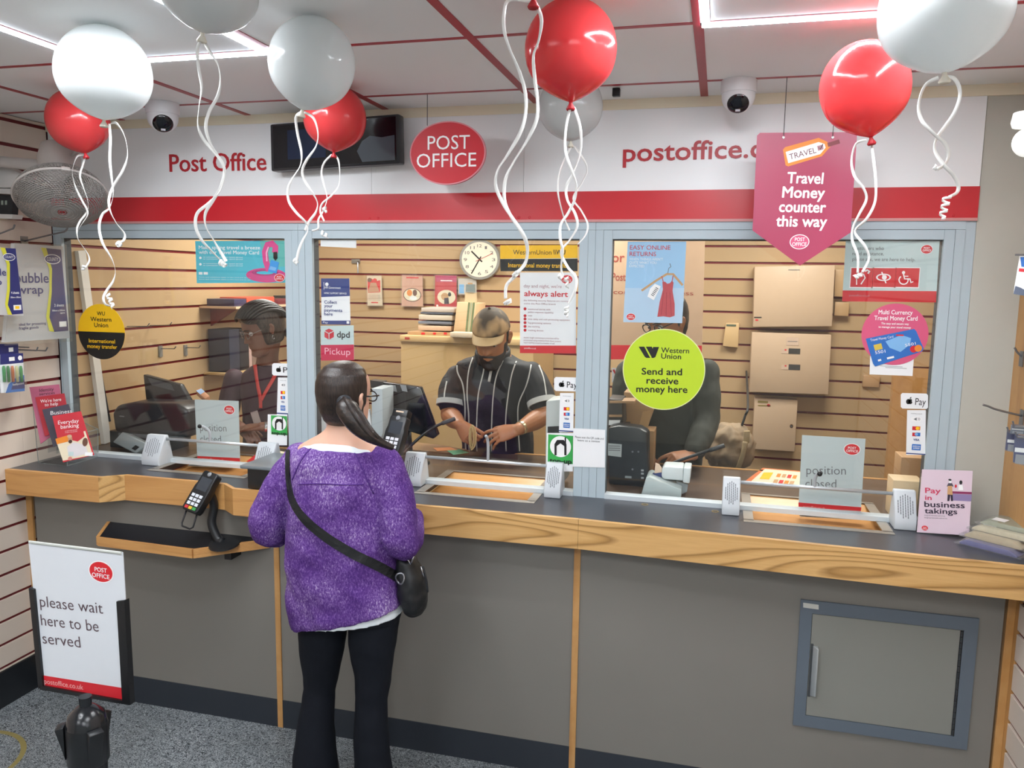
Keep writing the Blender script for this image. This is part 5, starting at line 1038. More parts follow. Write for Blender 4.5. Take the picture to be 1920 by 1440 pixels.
gooseneck('black gooseneck microphone in front of the serving clerk', [(752, 858), (768, 838), (800, 810), (826, 795), (848, 787)], [.12, .13, .16, .2, .24])
gooseneck('black gooseneck microphone reaching over the white receipt printer', [(1226, 893), (1232, 884), (1265, 867), (1310, 851), (1353, 837)], [.25, .25, .26, .27, .28])
# --- right bay
bd = poster('display_board', 'beige display board with red band and red words behind the returns poster', 'board', [(1135, 440), (1322, 440), (1316, 660), (1135, 668)], Y=1.35, th=.02, m=mat('beige board', 'c2a387', .5))
bd.poly('red_band', M_RED, [(1135, 647), (1316, 648), (1316, 672), (1135, 674)], 1); BRT = mat('board brown red', 'a0483c', .5)
bd.text('lettering', BRT, 'For', 1137, 491, 1171, 17, wt=.015); bd.text('lettering', BRT, 'Post', 1147, 526, 1173, 14, wt=.015); bd.text('lettering', BRT, 'complete business', 1150, 551, 1300, 8); bd.finish(bd.root)
q = PY(1225, 660, 1.36); MB().box(q.x-.03, q.x+.03, 1.355, 1.37, .0005, q.z+.1).build('stand', D_MAPLE, bd.root)
# cabinets and boxes on the slats
def wallbox(name, label, cat, poly, m, dp=.1, group=None):
    return pbox(name, label, cat, poly, YB-dp-.001, dp, m, 'body', group)
r = wallbox('meter_cabinet', 'large beige metal cabinet on the slat wall, upper of two', 'cabinet', [(1415, 500), (1566, 497), (1560, 612), (1412, 613)], D_BEI, .12, 'metal cabinets on the back wall')
s = Sheet((0, YB-.1225, 1.6)); s.stroke('label', M_GREYTXT, [(1478, 506), (1500, 506)], 1.2); s.ell('label', M_RED, 1419, 600, 3, 1.5, 1); s.stroke('label', M_BLACK, [(1414, 595), (1428, 595)], 2); s.finish(r)
r = wallbox('meter_cabinet', 'large beige metal cabinet on the slat wall, lower of two', 'cabinet', [(1410, 623), (1559, 628), (1553, 740), (1405, 735)], D_BEI, .12, 'metal cabinets on the back wall')
s = Sheet((0, YB-.1225, 1.6))
for y in (653, 683): s.rect('plate', mat('black label', '3a3634', .5), 1479, y, 1500, y+11, 1); s.ell('plate', M_RED, 1473, y+3, 2, 1.4, 2); s.rect('plate', mat('pale label', 'c9ae98', .5), 1465, y+1, 1478, y+10, 1)
s.rect('plate', mat('pale label'), 1475, 632, 1497, 648, 1); s.stroke('plate', M_GREYTXT, [(1477, 640), (1495, 640.5)], 1.2, 2); s.finish(r)
r = wallbox('key_cabinet', 'small beige key cabinet with a round lock, under the big cabinets', 'cabinet', [(1415, 746), (1496, 750), (1490, 847), (1410, 842)], D_BEI, .08)
s = Sheet((0, YB-.0825, 1.4)); s.ell('lock', mat('lock brown', '6a4a34', .4), 1484, 799, 3.5, 3.5, 1, n=16); s.ell('lock', M_DKCHROME, 1484, 799, 2, 2, 2, n=12); s.stroke('label', mat('label olive', '8a7a40', .5), [(1421, 753), (1440, 754)], 4); s.stroke('label', mat('label olive'), [(1421, 760), (1445, 761)], 2); s.ell('label', M_RED, 1441, 760, 3, 2.5, 1); s.finish(r)
r = wallbox('alarm_keypad', 'beige alarm keypad with a small display on the slat wall', 'keypad', [(1361, 606), (1386, 606), (1384, 652), (1355, 649)], mat('keypad beige', 'c9a878', .45), .04)
s = Sheet((0, YB-.0425, 1.6)); s.rect('display', mat('lcd', '55604e', .3), 1362, 608, 1380, 612, 1); s.finish(r)
for lab, poly in () and (('narrow beige trunking beside the upper metal cabinet', [(1527, 500), (1566, 500), (1562, 613), (1527, 611)]), ):
    wallbox('trunking_box', lab, 'trunking', [(1532, 498), (1566, 498), (1561, 612), (1530, 611)], D_BEI, .15)
wallbox('junction_box', 'small brown junction box, upper of two beside the big cabinets', 'box', [(1566, 505), (1590, 505), (1588, 557), (1564, 556)], mat('junction beige', 'b8956a', .5), .05, 'junction boxes'); wallbox('junction_box', 'small brown junction box, lower of two beside the big cabinets', 'box', [(1566, 566), (1593, 567), (1591, 593), (1564, 592)], mat('junction beige'), .05, 'junction boxes')
wallbox('junction_box', 'square brown plate on the slats under the white card leaflet', 'plate', [(1619, 704), (1651, 706), (1648, 727), (1617, 725)], D_CARD, .02, 'junction boxes')
# wooden door frame at the right of the office
x0 = PY(1668, 800, YB-.05).x
struct(MB().box(x0, 1.699, YB-.06, YB-.001, 0, PY(1668, 690, YB-.06).z), 'door_1', M_OAK)
# small brown box on a ledge, card box behind the pod
r = q = PY(1690, 857, .4); r = thing('carton', (q.x+.05, .4, CT), 'brown carton on the desk, right of the last closed sign', 'box'); MB().box(q.x, q.x+.1, .4, .52, CT+.0006, q.z).build('body', D_CARD, r, bevel=.003); 
q = PY(1675, 900, .05); r = thing('card_box', (q.x+.05, .05, CT), 'tan card box standing behind the last speaker', 'box'); MB().box(q.x, q.x+.1, .05, .15, CT+.0006, q.z).build('body', mat('tan card', 'cdb48e', .6), r, bevel=.003)
# backpack on a hook
q0 = PY(1395, 780, 1.2)
bk = thing('backpack', PY(1365, 880, 1.0), 'brown crumpled backpack hanging behind the leaning clerk', 'backpack')
m = MB(); prof = [(-.015, .05), (.0, .09), (.04, .12), (.1, .125), (.15, .115), (.19, .085), (.2, .03)]
c = PY(1366, 872, 1.0); m.loft([[c+V((cos(2*pi*k/20)*rr*1.0*(1+.08*sin(3*k+h_*40)), sin(2*pi*k/20)*rr*.7*(1+.1*cos(2*k)), h_)) for k in range(20)] for h_, rr in prof])
bo = m.build('bag', mat('backpack brown', '8b765c', .7, var=.25, scale=30, bump=.3, bscale=40), bk, smooth=True); bo.modifiers.new('s', 'SUBSURF').levels = 2
dt = bpy.data.textures.new('crumple', 'CLOUDS'); dt.noise_scale = .06; dm = bo.modifiers.new('d', 'DISPLACE'); dm.texture = dt; dm.strength = .05
MB().obox(c+V((.075, -.08, .16)), ((1, 0, .1), (0, 1, 0), (0, 0, 1)), (.014, .006, .03)).build('buckle', mat('buckle tan', 'a8926c', .5), bk, bevel=.002); MB().tube(spline([c+V((.07, -.09, .14)), c+V((.06, -.1, .07)), c+V((.04, -.09, .0))], 5), .012, 8, fl=.3).build('strap', mat('strap tan', '9c8764', .6), bk, smooth=True)
tp = c+V((.05, 0, .19)); MB().tube(spline([tp, (PY(1397, 780, 1.0)), V((tp.x+.03, 1.1, tp.z+.1)), V((tp.x+.05, YB-.01, tp.z+.16))], 6), .006, 8).build('hanging_strap', mat('strap black', '1a1a1c', .6), bk, smooth=True)
# black monitor back at the right window's left edge
r = thing('till_monitor', PY(1175, 915, .2), 'black monitor back with a white label, at the left edge of the rightmost window', 'monitor')
slab_px(MB(), [(1140, 802), (1160, 798), (1200, 803), (1215, 812), (1215, 905), (1205, 926), (1140, 922)], .2, .09).build('housing', mat('monitor back', '22272c', .35), r, bevel=.01)
s = Sheet((0, .1995, 1.1)); s.poly('label', mat('asset label', 'aab2b2', .5), [(1140, 831), (1166, 833), (1165, 857), (1140, 854)], 1)
for y in (836, 840, 844): s.stroke('label', M_GREYTXT, [(1141, y), (1163, y+.5)], 1.6, 2)
for k in range(3): s.ell('screw', M_DKCHROME, (1186, 1197, 1186)[k], (847, 847, 880)[k], 2, 2, 1, n=12)
for y in (882, 888, 896): s.rect('port', mat('port silver', 'a3a8aa', .4), 1202, y-2, 1207, y+2, 1)
s.rect('port', D_GRY, 1172, 892, 1184, 897, 1); s.finish(r)
q = PY(1175, 915, .15); MB().box(q.x-.06, q.x+.06, .205, .28, CT+.0005, max(q.z, CT+.02)).build('base', D_BLK, r)
r = pbox('cardboard_box', 'open cardboard box behind the black monitor back', 'box', [(1170, 735), (1198, 738), (1225, 768), (1212, 805), (1168, 800)], .46, .12, D_CARD, bevel=.002)
slab_px(MB(), [(1205, 772), (1222, 769), (1214, 806), (1197, 803)], .455, .004).build('flap', mat('card light', 'c49c6c', .7), r)
q = PY(1196, 800, .55); MB().box(q.x-.1, q.x+.08, .461, .58, CT+.0005, q.z).build('base', D_CARD, r)
r = pbox('stationery_rack', 'dark stationery rack with pale trays at the edge of the rightmost window', 'rack', [(1140, 748), (1166, 750), (1168, 798), (1140, 797)], .30, .14, mat('rack dark', '3a3532', .5), bevel=.002)
for y in (752, 778): slab_px(MB(), [(1141, y), (1190 if y < 760 else 1166, y), (1190 if y < 760 else 1166, y+4), (1141, y+4)], .29, .1).build('tray', mat('rack tan', 'a98560', .5), r)
slab_px(MB(), [(1141, 788), (1163, 788), (1161, 797), (1141, 797)], .292, .006).build('receipts', M_PAPER, r)
q = PY(1155, 797, .33); MB().box(q.x-.05, q.x+.05, .305, .43, CT+.0005, q.z).build('column', mat('rack dark'), r)
s = poster('price_card', 'white card with red shapes at the edge of the rightmost window', 'card', [(1147, 690), (1163, 690), (1162, 718), (1147, 717)], Y=.9); s.stroke('print', M_RED, [(1150, 693), (1157, 706), (1151, 716)], 3.5, 1); s.stroke('print', M_RED, [(1160, 693), (1155, 706), (1161, 716)], 3.5, 1); s.finish(s.root)
q = PY(1155, 716, .905); MB().tube([q, (q.x, .905, .0005)], .01, 8).build('pole', D_BLK, s.root)
# white receipt printer
r = thing('receipt_printer', PY(1245, 925, .05), 'white wedge receipt printer with a paper roll, under the lime sticker', 'printer')
w0 = [(1202, 928), (1211, 897), (1217, 894), (1278, 918), (1277, 934)]
slab_px(MB(), w0, .06, .13).build('wedge', mat('printer grey white', 'b3bfbf', .45), r, bevel=.004)
slab_px(MB(), [(1241, 881), (1245, 875), (1281, 877), (1281, 902), (1244, 899), (1240, 893)], .10, .1).build('head', mat('printer white', 'd2dadb', .4), r, bevel=.006); slab_px(MB(), [(1282, 877), (1296, 878), (1293, 907), (1280, 905)], .10, .1).build('side_cover', mat('printer white'), r, bevel=.005)
slab_px(MB(), [(1268, 902), (1290, 908), (1288, 922), (1276, 928)], .12, .06).build('paper_guide', D_GRY, r); slab_px(MB(), [(1222, 889), (1241, 886), (1240, 900), (1222, 898)], .12, .02).build('receipt', mat('receipt navy', '27356b', .5), r); slab_px(MB(), [(1229, 868), (1236, 871), (1241, 878), (1240, 889), (1227, 887)], .125, .006).build('paper', mat('warm paper', 'e3c8ae', .6), r)
# leaflets fanned on the right desk
for i, (lab, pts, m) in enumerate((('orange edged leaflet at the bottom of the fan on the right desk', [(1394, 905), (1430, 878), (1500, 884), (1498, 912)], mat('leaflet orange', 'd8743e', .5)), ('yellow printed leaflet on top of the fan on the right desk', [(1405, 906), (1434, 880), (1502, 886), (1500, 913)], C_CREAMP))):
    z = CT+.001+.003*i; o = thing('leaflet', PZ(*pts[0], z), lab, 'leaflet', 'leaflets on the right desk'); MB().prism(P(pts, z), (0, 0, .002)).build('sheet', m, o)
    if i:
        s = Sheet((0, 0, z+.0021), (0, 0, 1)); s.poly('print', C_YEL, [(1432, 886), (1450, 886), (1442, 899), (1424, 898)], 1)
        for k in range(4): s.poly('print', (C_ORANGE, C_TAN, M_LOGO, C_ORANGE)[k], [(1458+k*10, 888+k), (1465+k*10, 888.5+k), (1462+k*10, 895+k), (1455+k*10, 894+k)], 1); s.poly('print', (C_TAN, M_LOGO, C_ORANGE, C_TAN)[k], [(1452+k*10, 899+k), (1460+k*10, 899.5+k), (1457+k*10, 906+k), (1449+k*10, 905+k)], 1)
        s.finish(o)
# paper at the top of the middle window
s = poster('paper_strip', 'blank white paper strip taped at the top corner of the middle window', 'paper', [(601, 450), (668, 450), (668, 465), (601, 462)], Y=YI); s.finish(s.root)
# ------------------------------------------------------------------ left wall goods
FILM = glassmat('clear polythene', (.97, .98, .98), 1.5, .1, 1.3, .03); M_BUB = glassmat('bubble sheet', (.9, .92, .92), 1.5, .25, 1.5, .55)
def bubblepack(label, X, outer, band, yel, logo, txt, small):
    q = PX(*outer[2], X); s = Sheet((X, 0, 1.7), (1, -.0, 0)); s.eps = .0006; r = thing('bubble_wrap_pack', q, label, 'bubble wrap', 'bubble wrap packs on hooks')
    s.slab('sheets', M_BUB, outer, .02); s.poly('card', C_NAVY2, band, 2); s.poly('card', mat('pack yellow', 'd8d33a', .4), yel, 3)
    s.ell('emblem', M_WHITE, *logo, 4); s.ell('emblem', C_NAVY2, logo[0], logo[1], logo[2]*.9, logo[3]*.84, 5); s.text('emblem', M_WHITE, 'COUNTY', logo[0]-logo[2]*.72, logo[1]+logo[3]*.3, logo[0]+logo[2]*.72, logo[3]*.7, L=6)
    for t in txt: s.text('lettering', C_NAVY2, *t, L=3, wt=.012)
    for t in small: s.text('small_lettering', M_WHITE, *t, L=4, wt=.01)
    s.finish(r); return s, r
C_NAVY2 = mat('pack navy', '2a2f6e', .35)
s, r = bubblepack('larger bubble wrap pack with a navy and yellow card, nearer the window', -2.74,
  [(28, 456), (119, 462), (131, 634), (10, 642)], [(84, 465), (114, 468), (128, 620), (100, 622), (92, 600), (97, 545), (96, 510)],
  [(76, 464), (86, 465), (97, 505), (96, 550), (92, 595), (101, 622), (92, 621), (86, 595), (92, 545), (92, 505)], (97.5, 486, 15, 9.2),
  [('bubble', 28, 530, 91, 19), ('wrap', 31, 551, 81, 16), ('ideal for protecting', 35, 611, 86, 5), ('fragile goods', 35, 618, 72, 5)], [('2 sheets', 101, 575, 119, 5), ('500mm x 500mm', 97, 584, 121, 3.2), ('approx', 112, 588, 121, 3)])
s.rect('barcode', M_WHITE, 110, 603, 124, 612, 5); s.finish(r) if False else None
sb = Sheet((-2.74, 0, 1.7), (1, 0, 0)); sb.eps = .0006; sb.rect('barcode', M_WHITE, 110, 603, 124, 612, 5); sb.finish(r)
MB().prism([sb.W(*sb.uv(*p), .006) for p in ((24, 454), (122, 459), (134, 640), (6, 648))], (.0008, 0, 0)).build('outer_bag', FILM, r)
s, r = bubblepack('smaller bubble wrap pack with a navy and yellow card, cut by the left edge', -2.66,
  [(-40, 464), (30, 466), (44, 592), (-40, 590)], [(8, 465), (29, 466), (43, 588), (19, 590), (14, 570), (18, 540), (16, 490)],
  [(0, 464), (9, 465), (18, 495), (18, 545), (14, 572), (22, 590), (14, 590), (9, 570), (13, 540), (12, 495)], (16, 482, 11.5, 7),
  [('bubble', -38, 516, 11, 13), ('wrap', -38, 534, 3, 12)], [('4 sheets', 20, 551, 35, 4.5), ('300mm x 300mm', 19, 559, 38, 3)])
sb = Sheet((-2.66, 0, 1.7), (1, 0, 0)); sb.eps = .0006; sb.rect('barcode', M_WHITE, 24, 572, 39, 581, 5); sb.rect('barcode', C_YEL, 27, 574, 35, 579, 6); sb.finish(r)
for lab, x0, y0, x1, y1 in (('long steel hook holding the larger bubble wrap pack', 45, 452, 127, 433), ('long steel hook at the left edge holding the smaller bubble wrap pack', -20, 446, 28, 427)):
    a = PX(x0, y0, XL); b = PY(x1, y1, a.y-.02); d = b-a; r = thing('display_hook', a, lab, 'hook', 'display hooks on the left wall')
    MB().tube(spline([a+V((.001, 0, 0)), a+d*.8, a+d*.93+V((0, 0, .0)), b+V((0, 0, .012))], 6), .0035, 8).build('wire', M_DKCHROME, r, smooth=True); MB().box(a.x, a.x+.004, a.y-.018, a.y+.018, a.z-.03, a.z+.02).build('plate', M_DKCHROME, r)
# hanging packs of pens
def pens(label, X, dx, k):
    s = Sheet((X, 0, 1.4), (1, 0, 0)); s.eps = .0006; o = dx; r = thing('pen_pack', PX(20+o, 735, X), label, 'pens', 'pen packs on the left wall')
    s.slab('card', M_PAPER, [(0+o, 665), (43+o, 662), (46+o, 733), (2+o, 737)], .003); s.poly('header', C_NAVY2, [(0+o, 664), (43+o, 662), (43.5+o, 680), (0+o, 684)], 1)
    s.poly('header', C_BLUE, [(10+o, 737), (16+o, 720), (30+o, 708), (45+o, 703), (46+o, 733)], 2); s.poly('header', C_NAVY2, [(20+o, 731), (24+o, 719), (45+o, 712), (46+o, 728)], 3); s.text('lettering', M_WHITE, 'ballpoint', 23+o, 723, 44+o, 4, L=5)
    s.rect('price', M_WHITE, 16+o, 670, 27+o, 676, 3); s.ell('price', M_WHITE, 37+o, 671, 4, 4.5, 3)
    for i, hx in enumerate(('3a9a56', '2e8a4a', 'd97a4a', 'd9d8a0', '3f9a55')):
        a = s.W(*s.uv(5+i*8+o, 686), .005); b = s.W(*s.uv(7+i*8+o, 716), .005); MB().tube([a, a.lerp(b, .2), b], [.004, .006, .006], 10).build('pen', mat('pen '+hx, hx, .3), r, smooth=True)
    MB().prism([s.W(*s.uv(*p), .013) for p in ((0+o, 684), (44+o, 681), (46+o, 733), (2+o, 737))], (.0006, 0, 0)).build('blister', FILM, r)
    s.finish(r)
    a = PX(22+o, 655, XL); MB().tube([a+V((.001, 0, 0)), (X+.03, a.y, a.z), (X+.04, a.y, a.z+.015)], .003, 6).build('hook', M_DKCHROME, r)
pens('foremost blister pack of coloured pens on the left wall', -2.74, 0, 0)
pens('blister pack of coloured pens just behind the foremost one', -2.765, -9, 1)
s = Sheet((-2.80, 0, 1.5), (1, 0, 0)); r = thing('hang_card', PX(20, 664, -2.80), 'navy hanging card behind the pen packs', 'card'); s.slab('card', C_NAVY2, [(-6, 645), (34, 644), (35, 664), (-6, 666)], .002); s.rect('price', M_WHITE, 16, 652, 25, 659, 1); s.finish(r)
a = PX(20, 650, XL); MB().tube([a+V((.001, 0, 0)), (-2.79, a.y, a.z)], .003, 6).build('hook', M_DKCHROME, r)
# wall fan
M_FANW = mat('fan white', 'b7b0ac', .4); M_CAGE = mat('fan cage wire', '8f8b87', .4, .2)
c = PY(115, 368, -.42); ax = ((CAM-c).normalized()*.50+V((.05, -.05, -.82))).normalized()
fn = thing('wall_fan', (XL, c.y+.05, c.z+.15), 'dusty white wall fan in a wire cage, tilted down at the left', 'fan')
u = ax.cross(V((0, 0, 1))).normalized(); w_ = ax.cross(u); R = .158
def rg(r_, h_, n=48): return [c+ax*h_+(u*cos(2*pi*k/n)+w_*sin(2*pi*k/n))*r_ for k in range(n)]
cage = MB()
for i in range(22):
    t = (i+.5)/22*pi/2; cage.tube(rg(R*sin(t)**.8, .075*cos(t)**.9), .0014, 4, close=True)
for k in range(84):
    a = 2*pi*k/84+.0; cage.tube([c+ax*(.075*cos(t)**.9)+(u*cos(a+t*.5)+w_*sin(a+t*.5))*R*sin(t)**.8 for t in [pi/2*j/8+.06 for j in range(8)]+[pi/2]], .0013, 4)
cage.build('front_cage', M_CAGE, fn)
cage = MB()
for i in range(12):
    t = (i+.5)/12*pi/2; cage.tube(rg(R*(.35+.65*sin(t)), -.075*cos(t)), .0011, 4, close=True)
for k in range(60):
    a = 2*pi*k/60; cage.tube([c-ax*(.075*cos(t))+(u*cos(a)+w_*sin(a))*R*(.35+.65*sin(t)) for t in [pi/2*j/6 for j in range(7)]], .0012, 4)
cage.build('rear_cage', M_CAGE, fn)
MB().tube(rg(R*1.01, 0), .005, 8, close=True).build('rim', M_FANW, fn, smooth=True)
bl = MB()
for k in range(3):
    a0 = 2*pi*k/3; rows = []
    for r_, wd in ((.025, .5), (.07, .75), (.115, .8), (.142, .55)): rows.append([c-ax*.01+(u*cos(a0+wd*t)+w_*sin(a0+wd*t))*r_+ax*(.028*t) for t in (-.5, -.2, .1, .4, .5)])
    bl = MB(); bl.loft(rows, cap=False, closed=False)
    b_ = bl.build('blade', mat('fan blade', '7d7b78', .3), fn, smooth=True); b_.modifiers.new('s', 'SOLIDIFY').thickness = .002
hb = c-ax*.06; mt = PY(97, 296, c.y+.06)
MB().lathe([(.03, .05), (.035, .02), (.07, -.03), (.075, -.1), (.06, -.15), (.02, -.165)], hb, (ax*.5+V((0, 0, -.85))).normalized(), 32).build('motor_housing', M_FANW, fn, smooth=True)
MB().tube([hb-ax*.08, (XL+.05, hb.y+.05, hb.z+.1), (XL+.001, hb.y+.05, hb.z+.08)], .022, 12).build('arm', M_FANW, fn, smooth=True); MB().box(XL+.0005, XL+.02, hb.y, hb.y+.1, hb.z, hb.z+.16).build('wall_plate', M_FANW, fn, bevel=.004)
q = hb+V((.07, -.01, .1)); MB().tube([q, q+V((.03, 0, .02))], [.005, .011], 10).build('knob', M_FANW, fn, smooth=True)
for a in (1.9, 2.9, .9, 4.6):
    p = c+(u*cos(a)+w_*sin(a))*R*1.02; MB().obox(p, (u*-sin(a)+w_*cos(a), ax, u*cos(a)+w_*sin(a)), (.014, .007, .004)).build('cage_clip', mat('clip white', 'd6d2ce', .4), fn, bevel=.001)
# white sloping hood and black box at the left edge
r = thing('wall_unit', PY(10, 400, -.3), 'white sloping canopy unit over a black display, cut by the left edge', 'unit'); Yq = -.30
m = MB(); m.prism([PY(x, y, Yq) for x, y in ((-60, 300), (0, 307), (51, 331), (44, 345), (30, 352), (-60, 352))], (0, .05, 0)); m.build('canopy', mat('unit white', 'd3d0cd', .35), r, bevel=.003)
MB().prism([PY(x, y, Yq+.02) for x, y in ((-60, 361), (25, 366), (22, 402), (-60, 399))], (0, .03, 0)).build('display', D_BLK, r); MB().prism([PY(x, y, Yq) for x, y in ((-60, 352), (28, 354), (27, 364), (-60, 361))], (0, .05, 0)).build('shelf', mat('unit white'), r); MB().prism([PY(x, y, Yq) for x, y in ((-60, 400), (24, 402), (22, 410), (-60, 408))], (0, .05, 0)).build('lower_shelf', mat('unit white'), r)
for x in (2, 9): MB().prism([PY(a, b, Yq+.018) for a, b in ((x, 376), (x+4, 376), (x+4, 384), (x, 384))], (0, .001, 0)).build('light', mat('display light', '9aa59a', .4), r)
q = PY(-30, 380, Yq); MB().box(XL+.0005, q.x, Yq+.02, Yq+.06, PY(0, 400, Yq).z, PY(0, 345, Yq).z).build('bracket', mat('unit white'), r)
# ------------------------------------------------------------------ right wall goods
def rhook(label, x, y, tipx, tipy):
    """Hook standing out from the right slat wall towards the left."""
    a = PX(x, y, XR); b = PY(tipx, tipy, a.y); r = thing('display_hook', (XR, b.y, b.z-.02), label, 'hook', 'display hooks on the right wall')
    e = V((XR, b.y, b.z-.03)); MB().tube(spline([e, b.lerp(e, .35)+V((0, 0, -.003)), b.lerp(e, .14), b], 6), .0033, 8).build('wire', M_DKCHROME, r, smooth=True); MB().box(XR-.004, XR-.0005, b.y-.016, b.y+.016, e.z-.03, e.z+.02).build('plate', M_DKCHROME, r); return e
rhook('empty steel hook sticking out over the right end of the counter', 1918, 776, 1843, 759)
rhook('short steel hook above the counter end, by the wooden post', 1918, 660, 1902, 652)
def blister(label, poly, Y, hx, txt, k, strip):
    s = Sheet((0, Y, 1.3), (-.25, -1, 0)); r = thing('blister_pack', s.W(*s.uv(*poly[2])), label, 'blister pack', 'blister packs on the right wall'); s.slab('card', mat('blister '+hx, hx, .4), poly, .002)
    x0, y0 = poly[0]; x1 = poly[1][0]; y1 = poly[2][1]; s.rect('label', M_WHITE, x0+(x1-x0)*.05, y0+(y1-y0)*.42, x1-(x1-x0)*.1, y0+(y1-y0)*.6, 1); s.rect('label', mat('pack grey', '8d9096', .5), x0+(x1-x0)*.1, y0+(y1-y0)*.64, x1-(x1-x0)*.15, y1-1, 1)
    s.finish(r); q = [s.W(*s.uv(*p), .002) for p in poly]; m = MB(); m.prism(q, s.N*.014); m.build('blister', FILM, r)
    t = s.W(*s.uv((x0+x1)/2, y0)); MB().tube([(XR-.0005, t.y-.006, t.z-.004), (t.x-.01, t.y-.006, t.z-.006), (t.x-.016, t.y-.006, t.z+.008)], .0028, 6).build('hook', M_DKCHROME, r)
blister('navy blister pack hanging at the left of the cluster by the wooden post', [(1888, 806), (1909, 808), (1905, 848), (1884, 843)], -.34, '2b3060', '', 0, 0)
blister('navy blister pack lowest in the cluster by the wooden post', [(1902, 815), (1926, 818), (1922, 872), (1899, 866)], -.40, '2c3466', '', 1, 0)
blister('grey blister pack highest in the cluster by the wooden post', [(1896, 795), (1922, 797), (1920, 815), (1893, 812)], -.36, '5a6070', '', 2, 0)
s = Sheet((0, -.36, 1.6), (-.25, -1, 0)); r = thing('hang_pack', s.W(*s.uv(1905, 552)), 'white and blue hanging packet at the right edge, above the wooden post', 'packet'); s.slab('card', M_PAPER, [(1912, 478), (1934, 478), (1928, 556), (1900, 551)], .003)
s.poly('print', C_BLUE, [(1913, 482), (1934, 482), (1932, 502), (1915, 500)], 1); s.poly('print', M_RED, [(1911, 503), (1930, 505), (1929, 511), (1910, 509)], 1); s.poly('print', mat('pack slate', '5a6478', .5), [(1904, 536), (1915, 540), (1928, 548), (1928, 556), (1900, 551)], 1); s.finish(r)
t = s.W(*s.uv(1918, 478)); MB().tube([(XR-.0005, t.y-.006, t.z), (t.x-.02, t.y-.006, t.z)], .003, 6).build('hook', M_DKCHROME, r)
# round white lamp at the right edge
c = PY(1915, 250, -.75); r = thing('wall_lamp', (XR, c.y, c.z), 'bright white bulb lamp cut by the right edge', 'lamp'); bulb = emis('lamp bulb', (.95, 1, .95), .5)
MB().lathe([(.012, .03), (.03, .028), (.034, .005), (.03, -.006)], c+V((.01, 0, .02)), (0, 0, 1), 24).build('collar', bulb, r, smooth='auto'); MB().ball(c+V((.014, 0, -.022)), (.032, .032, .034), 0, 20, 14).build('bulb', bulb, r, smooth=True)
MB().tube([c+V((.03, 0, .03)), (XR-.0005, c.y, c.z+.03)], .012, 10).build('arm', M_CAMW, r)
# ------------------------------------------------------------------ people
def fuse(mb, name, m, parent, vox=.005, it=4, folds=0, fscale=.07, noise_mid=.5):
    """Grow one continuous skin over overlapping closed forms."""
    o = mb.build(name, m, None, smooth=True)
    r = o.modifiers.new('r', 'REMESH'); r.mode = 'VOXEL'; r.voxel_size = vox; r.use_smooth_shade = True
    if it: sm = o.modifiers.new('s', 'SMOOTH'); sm.factor = .5; sm.iterations = it
    if folds:
        tx = bpy.data.textures.new('folds', 'CLOUDS'); tx.noise_scale = fscale; tx.noise_depth = 1
        d = o.modifiers.new('d', 'DISPLACE'); d.texture = tx; d.strength = folds; d.mid_level = noise_mid; d.texture_coords = 'GLOBAL'
    dg = bpy.context.evaluated_depsgraph_get(); me = bpy.data.meshes.new_from_object(o.evaluated_get(dg)); old = o.data
    o.modifiers.clear(); o.data = me; bpy.data.meshes.remove(old); me.name = name
    if not me.materials: me.materials.append(m)
    me.polygons.foreach_set('use_smooth', [True]*len(me.polygons))
    if parent: adopt(o, parent)
    return o
def limb(mb, pts, rad, n=16, k=6, fl=1.0):
    """Tapering limb through joints."""
    S = spline(pts, k); N = len(pts); R = []
    for i in range(len(S)):
        t = i/k; a = min(int(t), N-2); f = t-a; f = f*f*(3-2*f); ra, rb = rad[a], rad[a+1]; R.append(ra*(1-f)+rb*f)
    mb.tube(S, R, n, fl=fl); mb.ball(S[0], R[0]*.98); mb.ball(S[-1], R[-1]*.98)
def torso(mb, rings, n=32, ex=2.35, k=5, tilt=None):
    """Rings: (x, y, z, half width, half depth[, slope])."""
    Q = [tuple(r)+(0,)*(6-len(r)) for r in rings]; out = []
    for i in range(len(Q)-1):
        a, b, c, d = Q[max(i-1, 0)], Q[i], Q[i+1], Q[min(i+2, len(Q)-1)]
        for j in range(k):
            t = j/k; out.append([.5*(2*b[m]+(c[m]-a[m])*t+(2*a[m]-5*b[m]+4*c[m]-d[m])*t*t+(3*b[m]-a[m]-3*c[m]+d[m])*t**3) for m in range(6)])
    out.append(list(Q[-1])); rg = []
    for x, y, z, a, b, sl in out:
        ps = []
        for q in range(n):
            t = 2*pi*q/n; cx, cy = cos(t), sin(t)
            px = a*abs(cx)**(2/ex)*(1 if cx > 0 else -1); py = b*abs(cy)**(2/ex)*(1 if cy > 0 else -1); ps.append((x+px, y+py, z+sl*px))
        rg.append(ps)
    mb.loft(rg)
LV = [(-.122, .012, .060, .035), (-.116, .030, .082, .010), (-.098, .045, .089, -.015), (-.078, .054, .088, -.045), (-.055, .061, .088, -.068), (-.03, .066, .087, -.082), (0, .070, .086, -.094), (.025, .073, .088, -.1), (.05, .0745, .090, -.1), (.075, .071, .084, -.094), (.097, .058, .066, -.076), (.112, .038, .040, -.048), (.118, .012, .010, -.016)]
